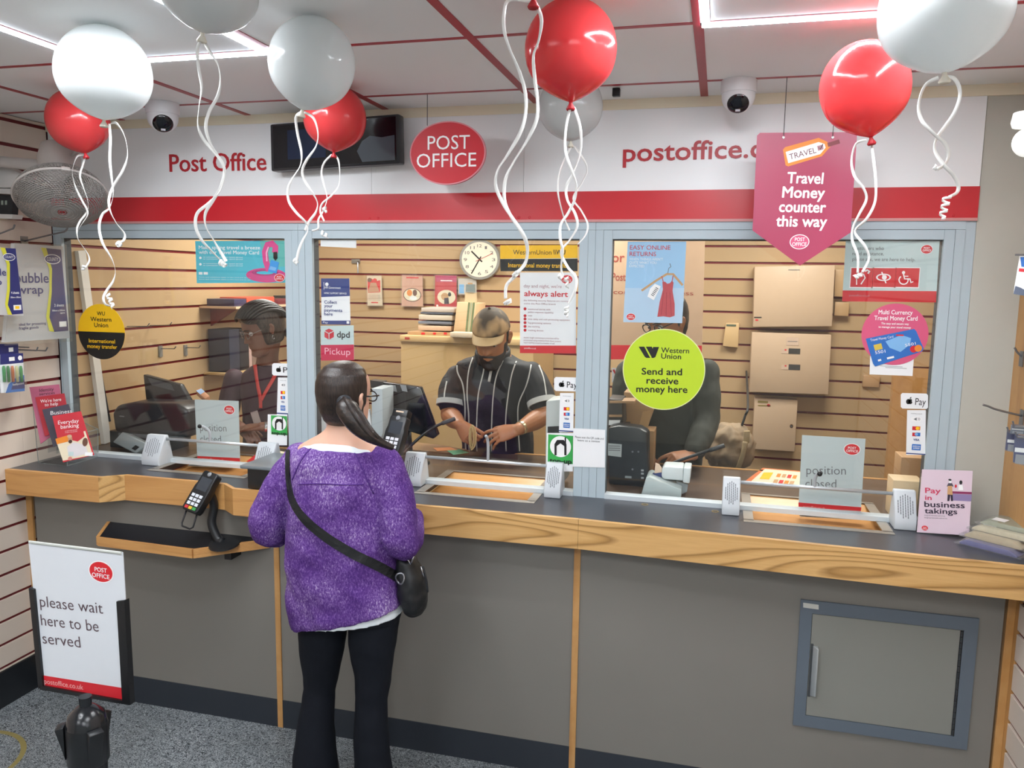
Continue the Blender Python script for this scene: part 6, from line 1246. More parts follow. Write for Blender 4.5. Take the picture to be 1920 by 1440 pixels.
def head_pts(sz=1.0, fem=False, nr=44, na=56):
    """Head surface in its own frame: +y face, +x its right, z up, origin mid skull. Returns rings."""
    out = []
    for i in range(nr):
        z = -.122+.24*i/(nr-1); k = 0
        while k < len(LV)-2 and LV[k+1][0] < z: k += 1
        a, b = LV[k], LV[k+1]; f = (z-a[0])/(b[0]-a[0]); f = max(0, min(1, f)); f = f*f*(3-2*f)*.6+f*.4
        w_, yf, yb = [a[m]*(1-f)+b[m]*f for m in (1, 2, 3)]
        if fem: w_ *= .96; 
        ring = []
        for j in range(na):
            t = 2*pi*j/na; cx, cy = cos(t), sin(t); x = w_*abs(cx)**.9*(1 if cx > 0 else -1); yc = (yf+yb)/2; y = yc+(yf-yb)/2*abs(cy)**.95*(1 if cy > 0 else -1)
            if cy > 0:
                g = lambda x0, z0, sx, sz_: math.exp(-((x-x0)/sx)**2-((z-z0)/sz_)**2)
                y += -.011*(g(.031, .008, .016, .012)+g(-.031, .008, .016, .012)) + .006*(g(.03, .03, .022, .008)+g(-.03, .03, .022, .008))
                nz = max(0, min(1, (.022-z)/.05)) if z > -.032 else max(0, 1-(-.032-z)/.010); y += .024*nz*math.exp(-(x/(.008+.006*nz))**2)+.007*g(.012, -.026, .006, .008)+.007*g(-.012, -.026, .006, .008)
                y += .006*g(0, -.052, .022, .0055)+.007*g(0, -.064, .019, .006)-.004*g(0, -.058, .024, .0025)-.004*g(0, -.078, .02, .008)+.008*g(0, -.1, .018, .012)+.004*(g(.045, -.02, .02, .02)+g(-.045, -.02, .02, .02))
            ring.append(V((x, y, z))*sz)
        out.append(ring)
    return out
def head_matrix(c, fwd, roll=0.0):
    f = V(fwd).normalized(); r = f.cross(V((0, 0, 1))).normalized(); u = r.cross(f)
    m = Matrix((r, f, u)).transposed().to_4x4(); m = m @ Matrix.Rotation(roll, 4, 'Y'); m.translation = V(c); return m
def add_head(mb, M, sz=1.0, fem=False, ears=True):
    mb.loft([[M @ p for p in r] for r in head_pts(sz, fem)])
    if ears:
        for s_ in (1, -1):
            pts = [V((s_*.070, -.012, -.028)), V((s_*.078, -.018, -.01)), V((s_*.084, -.024, .012)), V((s_*.080, -.016, .026)), V((s_*.073, -.004, .018))]
            mb.tube([M @ (p*sz) for p in spline(pts, 4)], [.0075*sz]*17, 8); mb.ball(M @ (V((s_*.075, -.013, 0))*sz), (.009*sz, .014*sz, .02*sz), 0, 10, 8)
def shell(name, m, parent, M, fn, sz=1.0, fem=False, vox=0):
    """Hair or beard: lies fn(p) outside the head where worn, just under the skin elsewhere."""
    mb = MB(); rg = []
    for r in head_pts(sz, fem, 60, 72):
        q = []
        for p in r:
            n = V((p.x, p.y*.8+.0, p.z*.9)).normalized(); q.append(M @ (p+n*fn(p/sz)))
        rg.append(q)
    mb.loft(rg); o = mb.build(name, m, parent, smooth=True); return o
def sst(a, b, x): t = max(0, min(1, (x-a)/(b-a))); return t*t*(3-2*t)
def hand(mb, wr, d, nrm, sgn, curl=(.5, .6, .5), sz=1.0, spread=.08, thumb=(.6, .5), curls=None):
    """wr: wrist, d: pointing of the palm, nrm: out of the palm, sgn: +1 when the thumb lies on the d x nrm side."""
    wr = V(wr); d = V(d).normalized(); n = V(nrm); n = (n-d*n.dot(d)).normalized(); w_ = d.cross(n).normalized()*sgn; L_ = .088*sz
    rings = []
    for t, hw, hd in ((-.1, .026, .020), (.1, .029, .018), (.5, .037, .0155), (.85, .040, .0135), (1.0, .038, .010)):
        c = wr+d*L_*t; rings.append([c+w_*cos(2*pi*k/14)*hw*sz+n*sin(2*pi*k/14)*hd*sz for k in range(14)])
    mb.loft(rings)
    for i, (off, ln, r) in enumerate(((.028, .92, .0082), (.0095, 1.0, .0085), (-.0095, .94, .0080), (-.027, .76, .0070))):
        cu = curls[i] if curls else curl; p = wr+d*L_*.95+w_*off*sz; a = 0; pts = [p-d*.02*sz, p]; dirw = d+w_*(off/.028)*spread
        for s_, (l, c_) in enumerate(zip((.042, .026, .021), cu)):
            a += c_; dd = (dirw.normalized()*cos(a)+n*sin(a)); p = p+dd*l*ln*sz; pts.append(p)
        mb.tube(spline(pts, 3), [r*sz]*4+[r*.98*sz]*3+[r*.92*sz]*3+[r*.85*sz]*2+[r*.78*sz], 10); mb.ball(pts[-1], r*.8*sz, 0, 10, 8)
    p0 = wr+d*L_*.22+w_*.022*sz+n*.004*sz; t1 = (d*cos(thumb[0])+w_*sin(thumb[0])+n*.25).normalized(); p1 = p0+t1*.042*sz; t2 = (t1+d*thumb[1]*.5+n*thumb[1]).normalized(); p2 = p1+t2*.032*sz; p3 = p2+(t2+n*.2).normalized()*.022*sz
    mb.tube(spline([p0-t1*.015, p0, p1, p2, p3], 3), [.0125*sz]*4+[.0115*sz]*3+[.0098*sz]*3+[.009*sz]*2+[.0078*sz], 10); mb.ball(p3, .008*sz, 0, 10, 8)
    return wr+d*L_
def bvh(o): return BVHTree.FromPolygons([v.co.copy() for v in o.data.vertices], [tuple(p.vertices) for p in o.data.polygons])
def on_surf(tree, x, y, off):
    h = tree.ray_cast(CAM, ray(x, y).normalized()); return (h[0]+h[1]*off, h[1]) if h[0] else (None, None)
def strip(tree, pts, wpx, name, m, parent, off=.002, th=.003, k=6):
    """Band lying on a garment along photo points."""
    P = spline([V((x, y, 0)) for x, y in pts], k); W = wpx if isinstance(wpx, (list, tuple)) else [wpx]*len(pts); A = []; N = []
    for i, p in enumerate(P):
        a = min(int(i/k), len(W)-2); f = i/k-a; w_ = W[a]*(1-f)+W[a+1]*f
        t = (P[min(i+1, len(P)-1)]-P[max(i-1, 0)]).normalized(); q = V((-t.y, t.x, 0))*w_/2
        row = []
        for s_ in (1, 0, -1):
            c, n = on_surf(tree, p.x+q.x*s_, p.y+q.y*s_, off); row.append((c, n))
        if all(c is not None for c, n in row): A.append(row)
    if len(A) < 2: return None
    mb = MB(); mb.add([c for r in A for c, n in r], [(3*i+j, 3*i+j+1, 3*i+j+4, 3*i+j+3) for i in range(len(A)-1) for j in (0, 1)])
    o = mb.build(name, m, parent, smooth=(name != 'bag_strap')); s_ = o.modifiers.new('s', 'SOLIDIFY'); s_.thickness = th; s_.offset = 0; return o
def eyes(M, sz, parent, brow='2a1c16', look=(0, 0)):
    for s_ in (1, -1):
        e = MB(); c = V((s_*.031, .071, .007))*sz; e.ball(M @ c, .0115*sz, 0, 14, 10); eo = e.build('eye', mat('eye white', 'c9c2bb', .2), parent, smooth=True)
        i = MB(); d = V((look[0], 1, look[1])).normalized(); i.lathe([(.0052*sz, 0), (.0045*sz, .0012*sz), (0, .0018*sz)], M @ (c+d*.0108*sz), (M.to_3x3() @ d), 12); i.build('iris', mat('iris brown', '2b1a12', .2), eo)
        b = MB(); b.tube([M @ (V((s_*x, y, z))*sz) for x, y, z in ((.014, .098, .027), (.03, .096, .032), (.048, .080, .027))], [.0028*sz, .0036*sz, .002*sz], 8); b.build('eyebrow', mat('brow '+brow, brow, .6), parent, smooth=True)
# ---- materials
SK_C = mat('skin customer', 'd2a58e', .5, var=.05, scale=12, **{'Subsurface_Weight': .12, 'Subsurface_Scale': .02}); SK_M = mat('skin clerk', 'a9714c', .45, var=.06, scale=14, **{'Subsurface_Weight': .1, 'Subsurface_Scale': .02})
SK_W = mat('skin woman clerk', '7a5240', .45, var=.06, scale=14); SK_R = mat('skin leaning clerk', 'a5714f', .45, var=.06, scale=14)
def hairmat(name, hx, hx2, sc_):
    m = mat(name, hx, .38, var=0, spec=.5); t = m.node_tree; b = t.nodes['Principled BSDF']; co = nd(t, 'ShaderNodeTexCoord'); mp = nd(t, 'ShaderNodeMapping'); mp.inputs['Scale'].default_value = sc_; t.links.new(co.outputs['Object'], mp.inputs['Vector'])
    n = nd(t, 'ShaderNodeTexNoise', i_Scale=1.0, i_Detail=4.0); t.links.new(mp.outputs[0], n.inputs['Vector']); r = ramp(t, [(.35, hx), (.7, hx2)]); t.links.new(n.outputs['Fac'], r.inputs[0]); t.links.new(r.outputs[0], b.inputs['Base Color'])
    bp = nd(t, 'ShaderNodeBump', i_Strength=.6, i_Distance=.002); t.links.new(n.outputs['Fac'], bp.inputs['Height']); t.links.new(bp.outputs['Normal'], b.inputs['Normal']); return m
HAIR_C = hairmat('dark brown hair', '120d0c', '3a2c25', (300, 300, 26)); HAIR_T = hairmat('ponytail hair', '120d0c', '352821', (90, 90, 110)); HAIR_B = hairmat('braided hair', '17120f', '4a3d31', (60, 160, 60)); HAIR_K = hairmat('black hair', '0e0c0c', '2a2524', (200, 200, 60))
def sweater_mat():
    m = mat('purple knit', '5b3a86', .85, var=0, spec=.2); t = m.node_tree; b = t.nodes['Principled BSDF']; co = nd(t, 'ShaderNodeTexCoord')
    n1 = nd(t, 'ShaderNodeTexNoise', i_Scale=210.0, i_Detail=3.0, i_Roughness=.7, i_Distortion=.6); mp = nd(t, 'ShaderNodeMapping'); mp.inputs['Scale'].default_value = (1, 1, .55); t.links.new(co.outputs['Object'], mp.inputs['Vector']); t.links.new(mp.outputs[0], n1.inputs['Vector'])
    n2 = nd(t, 'ShaderNodeTexNoise', i_Scale=7.0, i_Detail=3.0); t.links.new(co.outputs['Object'], n2.inputs['Vector'])
    ad = nd(t, 'ShaderNodeMath', operation='MULTIPLY_ADD'); ad.inputs[1].default_value = .55; t.links.new(n2.outputs['Fac'], ad.inputs[0]); t.links.new(n1.outputs['Fac'], ad.inputs[2])
    r = ramp(t, [(.55, '43246a'), (.74, '5a3780'), (.88, '7d5f9e'), (1.0, 'b8a8c9')]); t.links.new(ad.outputs[0], r.inputs[0]); t.links.new(r.outputs[0], b.inputs['Base Color'])
    bp = nd(t, 'ShaderNodeBump', i_Strength=.5, i_Distance=.002); t.links.new(n1.outputs['Fac'], bp.inputs['Height']); t.links.new(bp.outputs['Normal'], b.inputs['Normal']); return m
SWEAT = sweater_mat(); SWEATD = mat('purple rib', '4a2378', .85, var=.1, scale=200, bump=.3, bscale=300); TEE = mat('white jersey', 'dfe6ea', .8, bump=.1); JEANS = mat('navy black trousers', '10141d', .8, var=.12, scale=60, bump=.15, bscale=250, spec=.25)
BAGM = mat('black nylon bag', '15171a', .5, var=.1, bump=.15, bscale=300); STRAPM = mat('black strap webbing', '0f1114', .6, bump=.2, bscale=500)
# ================================================================== the customer
cu = thing('person', (-1.18, -.62, 0), 'customer from behind in purple jumper, dark ponytail, black crossbody bag, at the counter', 'person')
HM = head_matrix((-1.178, -.605, 1.44), (.26, 1, -.05))
b = MB(); add_head(b, HM, .98, True)
torso(b, [(-1.175, -.60, 1.40, .052, .055), (-1.18, -.612, 1.352, .055, .057), (-1.185, -.618, 1.325, .078, .062), (-1.188, -.62, 1.302, .115, .07), (-1.19, -.62, 1.27, .155, .078), (-1.19, -.62, 1.2, .158, .09), (-1.19, -.62, 1.05, .13, .085), (-1.185, -.62, .9, .15, .1), (-1.17, -.62, .78, .16, .1)])
for s_, sh, el, wr, hd in ((-1, (-1.345, -.62, 1.235), (-1.455, -.655, .99), (-1.385, -.425, 1.045), (.45, 1, .05)), (1, (-1.03, -.62, 1.245), (-.965, -.65, 1.0), (-1.07, -.45, 1.045), (-.45, 1, .05))):
    limb(b, [sh, V(sh).lerp(V(el), .5)+V((0, -.008, 0)), el], [.045, .042, .036]); limb(b, [el, V(el).lerp(V(wr), .35)+V((0, .01, .008)), wr], [.036, .034, .024]); hand(b, wr, hd, (0, .05, -1), s_*-1 if s_ < 0 else 1*-1*-1, (.25, .3, .25), .92)
for s_, hp in ((-1, -1.265), (1, -1.09)):
    limb(b, [(hp, -.62, .76), (-1.18+s_*.1, -.625, .45), (-1.19+s_*.11, -.63, .08)], [.06, .034, .026]); b.ball((-1.19+s_*.11, -.585, .045), (.028, .08, .025))
fuse(b, 'body', SK_C, cu, .004, 3)
eyes(HM, .98, cu)
# hair
def hfn(p):
    back = sst(.045, .005, p.y); top = sst(.055, .10, p.z+max(0, -p.y)*.6); nape = sst(-.098, -.07, p.z-.35*min(0, p.y)*-1*.0+ (0 if p.y < -.02 else -.03)); side = 1-(sst(-.005, -.03, p.z)*sst(.0, .02, abs(p.x)-.055)*sst(-.045, -.02, p.y))
    k = max(back*nape*side, top); return -.012+(.026-.012*sst(.0, .06, p.y))*k
hr = shell('hair', HAIR_C, cu, HM, hfn, .98, True)
T0 = [PY(x, y, Y) for x, y, Y in ((645, 752, -.705), (649, 764, -.735), (660, 782, -.742), (676, 802, -.738), (694, 818, -.73), (714, 830, -.71), (737, 840, -.685))]
tl = MB(); tl.tube(spline(T0, 6), [.016+.019*sst(0, 1.2, i/6)-.027*sst(2, 6, i/6) for i in range(37)], 16, fl=.85); tl.build('ponytail', HAIR_T, hr, smooth=True)
stn = MB(); SP = spline(T0, 6)
for q_ in range(26):
    ph_ = random.uniform(0, 6.28); rr_ = random.uniform(.75, 1.08); tw = random.uniform(.6, 1.6); pp = []
    for i, c_ in enumerate(SP):
        tg = (SP[min(i+1, 36)]-SP[max(i-1, 0)]).normalized(); ua = tg.cross(V((.2, 1, .1))).normalized(); ub = tg.cross(ua); ra_ = (.016+.019*sst(0, 1.2, i/6)-.025*sst(2, 6, i/6))*rr_*.93
        pp.append(c_+ua*cos(ph_+tw*i/36)*ra_+ub*sin(ph_+tw*i/36)*ra_*.85)
    stn.tube(pp, [.0045*(1-.5*i/36) for i in range(37)], 6)
fuse(stn, 'loose_strands', HAIR_T, hr, .0025, 1)
a_ = (T0[1]-T0[0]).normalized(); u_ = a_.orthogonal().normalized(); v_ = a_.cross(u_)
tb = MB()
for q_ in (0, .009): tb.tube([T0[0]+a_*(.004+q_)+(u_*cos(2*pi*k/20)+v_*sin(2*pi*k/20))*.019 for k in range(20)], .0055, 8, close=True)
tb.build('hair_tie', mat('hair tie', '24262c', .7), hr, smooth=True)
# glasses
gl = MB(); gl.tube([HM @ (V((.076, -.02, .018))*.98), HM @ (V((.079, .03, .016))*.98), HM @ (V((.070, .088, .014))*.98)], .0028, 6); gl.tube([HM @ (V((-.076, -.02, .018))*.98), HM @ (V((-.079, .03, .016))*.98), HM @ (V((-.070, .088, .014))*.98)], .0028, 6)
for s_ in (1, -1): gl.tube([HM @ (V((s_*(.036+.024*cos(2*pi*k/20)), .097-.012*abs(cos(2*pi*k/20))*.5, .008+.017*sin(2*pi*k/20)))*.98) for k in range(20)], .0022, 6, close=True)
gl.tube([HM @ V((.012, .1, .01)), HM @ V((-.012, .1, .01))], .002, 6); gl.build('glasses', mat('dark frame', '16181c', .3), cu, smooth=True)
# white tee, jumper, trousers
t_ = MB(); torso(t_, [(-1.186, -.617, 1.306, .088, .074), (-1.187, -.62, 1.296, .108, .083), (-1.188, -.62, 1.26, .15, .09), (-1.19, -.62, 1.05, .165, .11), (-1.18, -.62, .8, .184, .126, .1), (-1.17, -.62, .702, .192, .136, .15)], ex=2.2); fuse(t_, 'tee', TEE, cu, .005, 2)
j = MB(); torso(j, [(-1.187, -.622, 1.287, .112, .086), (-1.188, -.622, 1.272, .15, .098), (-1.19, -.622, 1.235, .175, .11), (-1.19, -.625, 1.15, .172, .122), (-1.19, -.625, 1.05, .182, .126), (-1.19, -.622, .95, .192, .13), (-1.185, -.62, .85, .196, .138, .06), (-1.178, -.62, .76, .2, .142, .18), (-1.168, -.62, .709, .198, .14, .29)], ex=2.4)
limb(j, [(-1.335, -.62, 1.225), (-1.40, -.64, 1.12), (-1.452, -.655, 1.0), (-1.438, -.585, .985), (-1.41, -.515, 1.005)], [.066, .068, .066, .064, .058]); limb(j, [(-1.045, -.62, 1.235), (-.992, -.638, 1.13), (-.965, -.652, 1.0), (-.975, -.59, .985), (-1.0, -.5, 1.01)], [.066, .066, .060, .060, .052])
for q, ax_ in (((-1.455, -.61, .975), (.35, .9, .1)), ((-1.445, -.56, .98), (.4, .9, .2))):
    ax_ = V(ax_).normalized(); u_ = ax_.orthogonal().normalized(); v_ = ax_.cross(u_); j.tube([V(q)+(u_*cos(2*pi*k/20)+v_*sin(2*pi*k/20))*.05 for k in range(20)], .02, 10, close=True)
jo = fuse(j, 'jumper', SWEAT, cu, .005, 5, .016, .075)
tr = bvh(jo)
for pts in ([(591, 834), (574, 850), (560, 872), (548, 900)], [(655, 836), (668, 855), (682, 885), (700, 925)], [(560, 908), (600, 907), (650, 909), (682, 908)]): strip(tr, pts, 2.2, 'seam', SWEATD, jo, .0008, .0015)
strip(tr, [(577, 828), (600, 836), (640, 840), (680, 837), (702, 829)], 7, 'neck_rib', SWEATD, jo, .002, .003)
# strap over the left shoulder, bag at the right hip
strip(tr, [(541, 842), (540, 862), (541, 900), (550, 940), (572, 973), (612, 1007), (662, 1038), (710, 1062), (752, 1087)], [7, 8, 9, 12, 15, 17, 18, 18, 17], 'bag_strap', STRAPM, cu, .003, .002)
bg = thing('crossbody_bag', PY(776, 1150, -.62), 'black nylon crossbody bag with silver zip pulls at the customer\'s hip', 'bag')
m = MB(); rg = []
for t, w0, d0, dx in ((0, .018, .03, .0), (.08, .034, .05, .0), (.35, .05, .065, 0), (.7, .044, .06, -.004), (.92, .03, .045, -.012), (1.0, .016, .03, -.018)):
    c = PY(778, 1152, -.60).lerp(PY(768, 1040, -.60), t)+V((dx, 0, 0)); rg.append([c+V((w0*cos(2*pi*k/24)*abs(cos(2*pi*k/24))**-.2 if abs(cos(2*pi*k/24)) > .01 else 0, d0*sin(2*pi*k/24), 0)) for k in range(24)])
m.loft(rg); fuse(m, 'pouch', BAGM, bg, .005, 5, .012, .05)
z_ = MB(); z_.tube(spline([PY(793, 1062, -.66), PY(799, 1085, -.665), PY(802, 1110, -.66)], 5), .0035, 8); z_.build('zip', mat('zip black', '222428', .4), bg, smooth=True)
for (x0, y0), (x1, y1) in (((789, 1062), (795, 1082)), ((776, 1043), (770, 1058)), ((764, 1048), (770, 1058))): MB().tube([PY(x0, y0, -.672), PY(x1, y1, -.672)], .0025, 8).build('zip_pull', M_CHROME, bg, smooth=True)
MB().tube([PY(750, 1085, -.70)+V((.014*cos(2*pi*k/16), -.0+.004*sin(2*pi*k/8), .018*sin(2*pi*k/16))) for k in range(16)], .003, 8, close=True).build('ring', M_DKCHROME, bg, smooth=True)
p = MB()
torso(p, [(-1.175, -.62, .86, .165, .11), (-1.17, -.62, .77, .180, .122), (-1.168, -.62, .715, .182, .112), (-1.168, -.62, .70, .172, .09)])
for s_, A in ((-1, [(-1.262, .70, .088), (-1.268, .62, .083), (-1.276, .5, .066), (-1.283, .42, .054), (-1.293, .3, .062), (-1.300, .16, .078), (-1.302, .03, .086)]), (1, [(-1.078, .70, .088), (-1.082, .62, .081), (-1.083, .5, .064), (-1.086, .42, .056), (-1.084, .3, .060), (-1.080, .16, .066), (-1.078, .03, .074)])):
    S = [(x, -.62-.01*sst(.5, .3, z), z) for x, z, r in A]; R = [(r, r*1.08) for x, z, r in A]; rr = []
    P_ = spline(S, 4)
    for i in range(len(P_)):
        t = i/4; a = min(int(t), len(A)-2); f = t-a; rr.append(A[a][2]*(1-f)+A[a+1][2]*f)
    p.tube(P_, rr, 20, up=(0, 1, 0))
fuse(p, 'trousers', JEANS, cu, .006, 4, .008, .09)
for x in (-1.30, -1.08):
    MB().loft([[(x+cos(2*pi*k/18)*w0, -.585+sin(2*pi*k/18)*.115, z) for k in range(18)] for z, w0 in ((.0006, .04), (.03, .043), (.06, .036), (.085, .02))]).build('shoe', mat('black shoe', '141416', .4), cu, smooth='auto')
# ================================================================== serving clerk in the cap
mc = thing('person', (PY(925, 840, .78).x, .78, 0), 'clerk in a cap and black striped polo shirt, looking down at rubber bands', 'person')
HC = PY(922, 634, .57); HM2 = head_matrix(HC, (.02, -1, -.40)); hz = 1.06
b = MB(); add_head(b, HM2, hz)
cx = PY(928, 700, .68).x; zs_ = PY(928, 668, .68).z
torso(b, [(HC.x+.004, .60, HC.z-.05, .062, .066), (cx, .64, zs_+.03, .064, .068), (cx, .665, zs_-.01, .11, .08), (cx, .675, zs_-.05, .17, .09), (cx, .69, zs_-.2, .16, .1), (cx, .73, 1.1, .15, .11), (cx, .76, .95, .16, .12)])
ARM = []
for s_, sh, el, wr, hd, nn in ((-1, (852, 700, .68), (843, 778, .60), (862, 796, .42), (.55, -.6, -.35), (.7, .3, -.5)), (1, (1002, 696, .68), (1022, 778, .60), (972, 805, .44), (-.9, -.35, -.35), (-.2, .75, -.6))):
    sh, el, wr = PY(*sh), PY(*el), PY(*wr); ARM.append((sh, el, wr)); limb(b, [sh+V((-.035*s_, 0, -.03)), sh.lerp(el, .5), el], [.044, .047, .044]); limb(b, [el, el.lerp(wr, .35), wr], [.043, .046, .028])
hand(b, ARM[0][2], (.6, -.5, -.45), (.55, .55, -.5), 1, sz=1.0, curls=[(.9, .9, .5), (1.0, 1.0, .6), (1.1, 1.0, .6), (1.2, 1.0, .6)], thumb=(.35, .4))
hand(b, ARM[1][2], (-.92, -.3, -.28), (-.2, .7, -.7), -1, sz=1.05, curls=[(.15, .35, .25), (.3, .4, .3), (.4, .4, .3), (.5, .45, .3)], thumb=(.45, .2), spread=.18)
fuse(b, 'body', SK_M, mc, .0036, 3)
eyes(HM2, hz, mc, look=(0, -.6))
def bfn(p):
    k = sst(-.038, -.055, p.z)*sst(-.04, 0.0, p.y)*(1-math.exp(-(p.x/.02)**2-((p.z+.06)/.008)**2)) + .9*math.exp(-(p.x/.022)**2-((p.z+.044)/.004)**2)*sst(.05, .07, p.y); k = max(k, sst(.045, .06, abs(p.x))*sst(.01, -.02, p.z)*sst(-.02, .0, p.y)*sst(.05, .03, p.y)); return -.008+.0125*min(1, k)
shell('beard', mat('dark beard', '2a2220', .7, var=.2, scale=200, bump=.4, bscale=300), mc, HM2, bfn, hz)
def hfn2(p): return -.01+.016*sst(.03, .0, p.y)*sst(-.07, -.05, p.z)*(1-sst(-.005, -.03, p.z)*sst(-.05, -.02, p.y))
shell('hair', HAIR_K, mc, HM2, hfn2, hz)
# cap
CAPM = mat('tan cap', 'b08f63', .75, var=0, bump=.15)
_t = CAPM.node_tree; _n = nd(_t, 'ShaderNodeTexNoise', i_Scale=11.0, i_Detail=2.0); _r = ramp(_t, [(.42, 'b8966a'), (.58, '4d4032')]); _c = nd(_t, 'ShaderNodeTexCoord'); _t.links.new(_c.outputs['Object'], _n.inputs['Vector']); _t.links.new(_n.outputs['Fac'], _r.inputs[0]); _t.links.new(_r.outputs[0], _t.nodes['Principled BSDF'].inputs['Base Color'])
cap = MB(); rg = []
for i in range(12):
    a = pi/2*i/11.6; rg.append([HM2 @ (V((cos(t)*.083*cos(a), -.006+sin(t)*.101*cos(a)*(1.0), .045+.092*sin(a)))*hz) for t in [2*pi*k/36 for k in range(36)]])
cap.loft(rg); co2 = cap.build('cap', CAPM, mc, smooth=True)
br = MB(); U = []; 
for r_ in (.0, 1.0):
    U.append([HM2 @ (V((.078*sin(t)*(1-.06*r_), .078*cos(t)*1.0+.015+r_*.062*cos(t)**.7, .050-.014*r_-.022*(abs(sin(t)))**2*(1 if r_ else .3)))*hz) for t in [(-1.25+2.5*k/24) for k in range(25)]])
br.loft([U[0], U[1]], cap=False, closed=False); bo = br.build('brim', mat('brim tan', 'c2a476', .7, var=.08, scale=30), co2, smooth=True); bo.modifiers.new('s', 'SOLIDIFY').thickness = .005; bo.modifiers.new('u', 'SUBSURF').levels = 2
MB().ball(HM2 @ (V((0, -.006, .139))*hz), .007, 0, 10, 6).build('button', CAPM, co2)
# shirt
SHIRT = mat('black polo', '1b1c20', .7, var=.12, scale=50, bump=.1, bscale=300); STRIPE = mat('white stripe', 'c9c8c2', .7)
st = MB(); torso(st, [(cx, .652, zs_+.01, .085, .078), (cx, .665, zs_-.012, .13, .09), (cx, .675, zs_-.04, .19, .105), (cx, .685, zs_-.13, .195, .122), (cx, .70, zs_-.25, .18, .125), (cx, .73, 1.1, .178, .13), (cx, .765, .92, .182, .135)])
for (sh, el, wr), s_ in zip(ARM, (-1, 1)): limb(st, [sh+V((-.02*s_, 0, -.012)), sh.lerp(el, .4), sh.lerp(el, .68)], [.058, .066, .067])
so = fuse(st, 'shirt', SHIRT, mc, .005, 4, .014, .08); t2 = bvh(so)
for pts in ([(858, 676), (858, 697), (868, 722), (872, 760), (872, 800), (874, 845)], [(894, 656), (880, 691), (876, 735), (879, 780), (880, 845)], [(909, 678), (906, 700), (897, 740), (894, 793), (894, 846)], [(943, 676), (931, 705), (925, 741), (922, 796), (922, 846)], [(975, 662), (960, 700), (951, 755), (948, 796), (949, 846)], [(998, 672), (989, 717), (973, 755), (971, 790), (974, 846)], [(1009, 682), (1019, 709), (1024, 740)], [(838, 715), (834, 735), (833, 750)]): strip(t2, pts, 2.2, 'stripe', STRIPE, so, .0012, .002)
strip(t2, [(916, 672), (922, 684), (917, 716)], [3, 4.5, 5], 'placket', STRIPE, so, .002, .003); strip(t2, [(938, 668), (928, 682)], 3, 'placket', STRIPE, so, .002, .003)
for s_, (sh, el, wr) in zip((-1, 1), ARM):
    c = sh.lerp(el, .72); ax_ = (el-sh).normalized(); MB().lathe([(.066, -.012), (.071, -.012), (.071, .014), (.064, .014)], c, ax_, 32, cap=False).build('cuff', mat('cuff white', 'c4c6c2', .7), so, smooth='auto')
cl = MB(); cp = [V((cx+.080*sin(t), .636-.076*cos(t), zs_+.012-.026*cos(t))) for t in [.28+(2*pi-.56)*k/28 for k in range(29)]]
cl.tube(cp, [(.006, .020+.006*abs(cos(pi*k/28))) for k in range(29)], 10, up=(0, 0, 1))
cl.build('collar', SHIRT, so, smooth=True)
# watch
wr = ARM[1][2]; ax_ = (ARM[1][1]-wr).normalized(); c = wr+ax_*.02; MB().lathe([(.029, -.008), (.032, -.006), (.032, .006), (.029, .008)], c, ax_, 28, cap=False).build('watch', mat('watch steel', 'cdbf9c', .25, .8), mc, smooth='auto')
# rubber bands held in his hand
q = PY(884, 806, .36); rb = thing('rubber_bands', q, 'bundle of tan rubber bands hanging from the serving clerk\'s hand', 'rubber bands')
for k in range(7):
    L_ = .046+.012*random.random(); w_ = .009+.005*random.random(); a = random.uniform(-.5, .5); c = q+V((.006+random.uniform(-.006, .006), random.uniform(-.008, .004), -.034)); m_ = MB(); m_.tube([c+V((cos(2*pi*i/24)*w_*cos(a), cos(2*pi*i/24)*w_*sin(a), sin(2*pi*i/24)*L_)) for i in range(24)], .0016, 6, close=True); m_.build('band', mat('rubber tan', 'c9b07a', .5), rb, smooth=True)
tz = MB(); q = PY(910, 808, .40)
# trousers below the desk, so he stands on the floor
def lower(parent, x, y, z, m, sh='141416'):
    p = MB(); torso(p, [(x, y, z, .17, .125), (x, y, z-.1, .175, .13), (x, y, z-.2, .17, .12)])
    for s_ in (-1, 1): limb(p, [(x+s_*.09, y, z-.12), (x+s_*.095, y+.01, .48), (x+s_*.1, y+.02, .06)], [.09, .068, .058])
    fuse(p, 'trousers', m, parent, .012, 3)
    for s_ in (-1, 1): MB().loft([[(x+s_*.1+cos(2*pi*k/16)*w0, y-.03+sin(2*pi*k/16)*.13, zz) for k in range(16)] for zz, w0 in ((.0006, .045), (.04, .048), (.08, .03))]).build('shoe', mat('shoe '+sh, sh, .4), parent, smooth='auto')
lower(mc, cx, .79, 1.0, mat('dark office trousers', '1d1f24', .8))
# ================================================================== woman clerk
wc = thing('person', (PY(505, 800, .62).x, .62, 0), 'woman clerk with braided hair and a red lanyard, looking down behind the leftmost window', 'person')
HC = PY(492, 618, .52); HM3 = head_matrix(HC, (-.62, -.85, -.38)); hz = 1.0
b = MB(); add_head(b, HM3, hz, True); cxw = PY(512, 720, .62).x; zw = PY(505, 690, .62).z
torso(b, [(HC.x+.02, .55, HC.z-.06, .05, .055), (cxw-.01, .59, zw+.04, .052, .056), (cxw, .61, zw+.01, .09, .065), (cxw, .62, zw-.04, .145, .08), (cxw, .62, zw-.2, .14, .09), (cxw, .63, 1.0, .14, .1), (cxw, .63, .9, .15, .11)])
AW = [(PY(438, 712, .62), PY(425, 790, .56), PY(452, 800, .40)), (PY(585, 715, .62), PY(590, 800, .5), PY(490, 800, .36))]
for sh, el, wr in AW: limb(b, [sh, sh.lerp(el, .5), el], [.04, .038, .034]); limb(b, [el, el.lerp(wr, .4), wr], [.034, .034, .023])
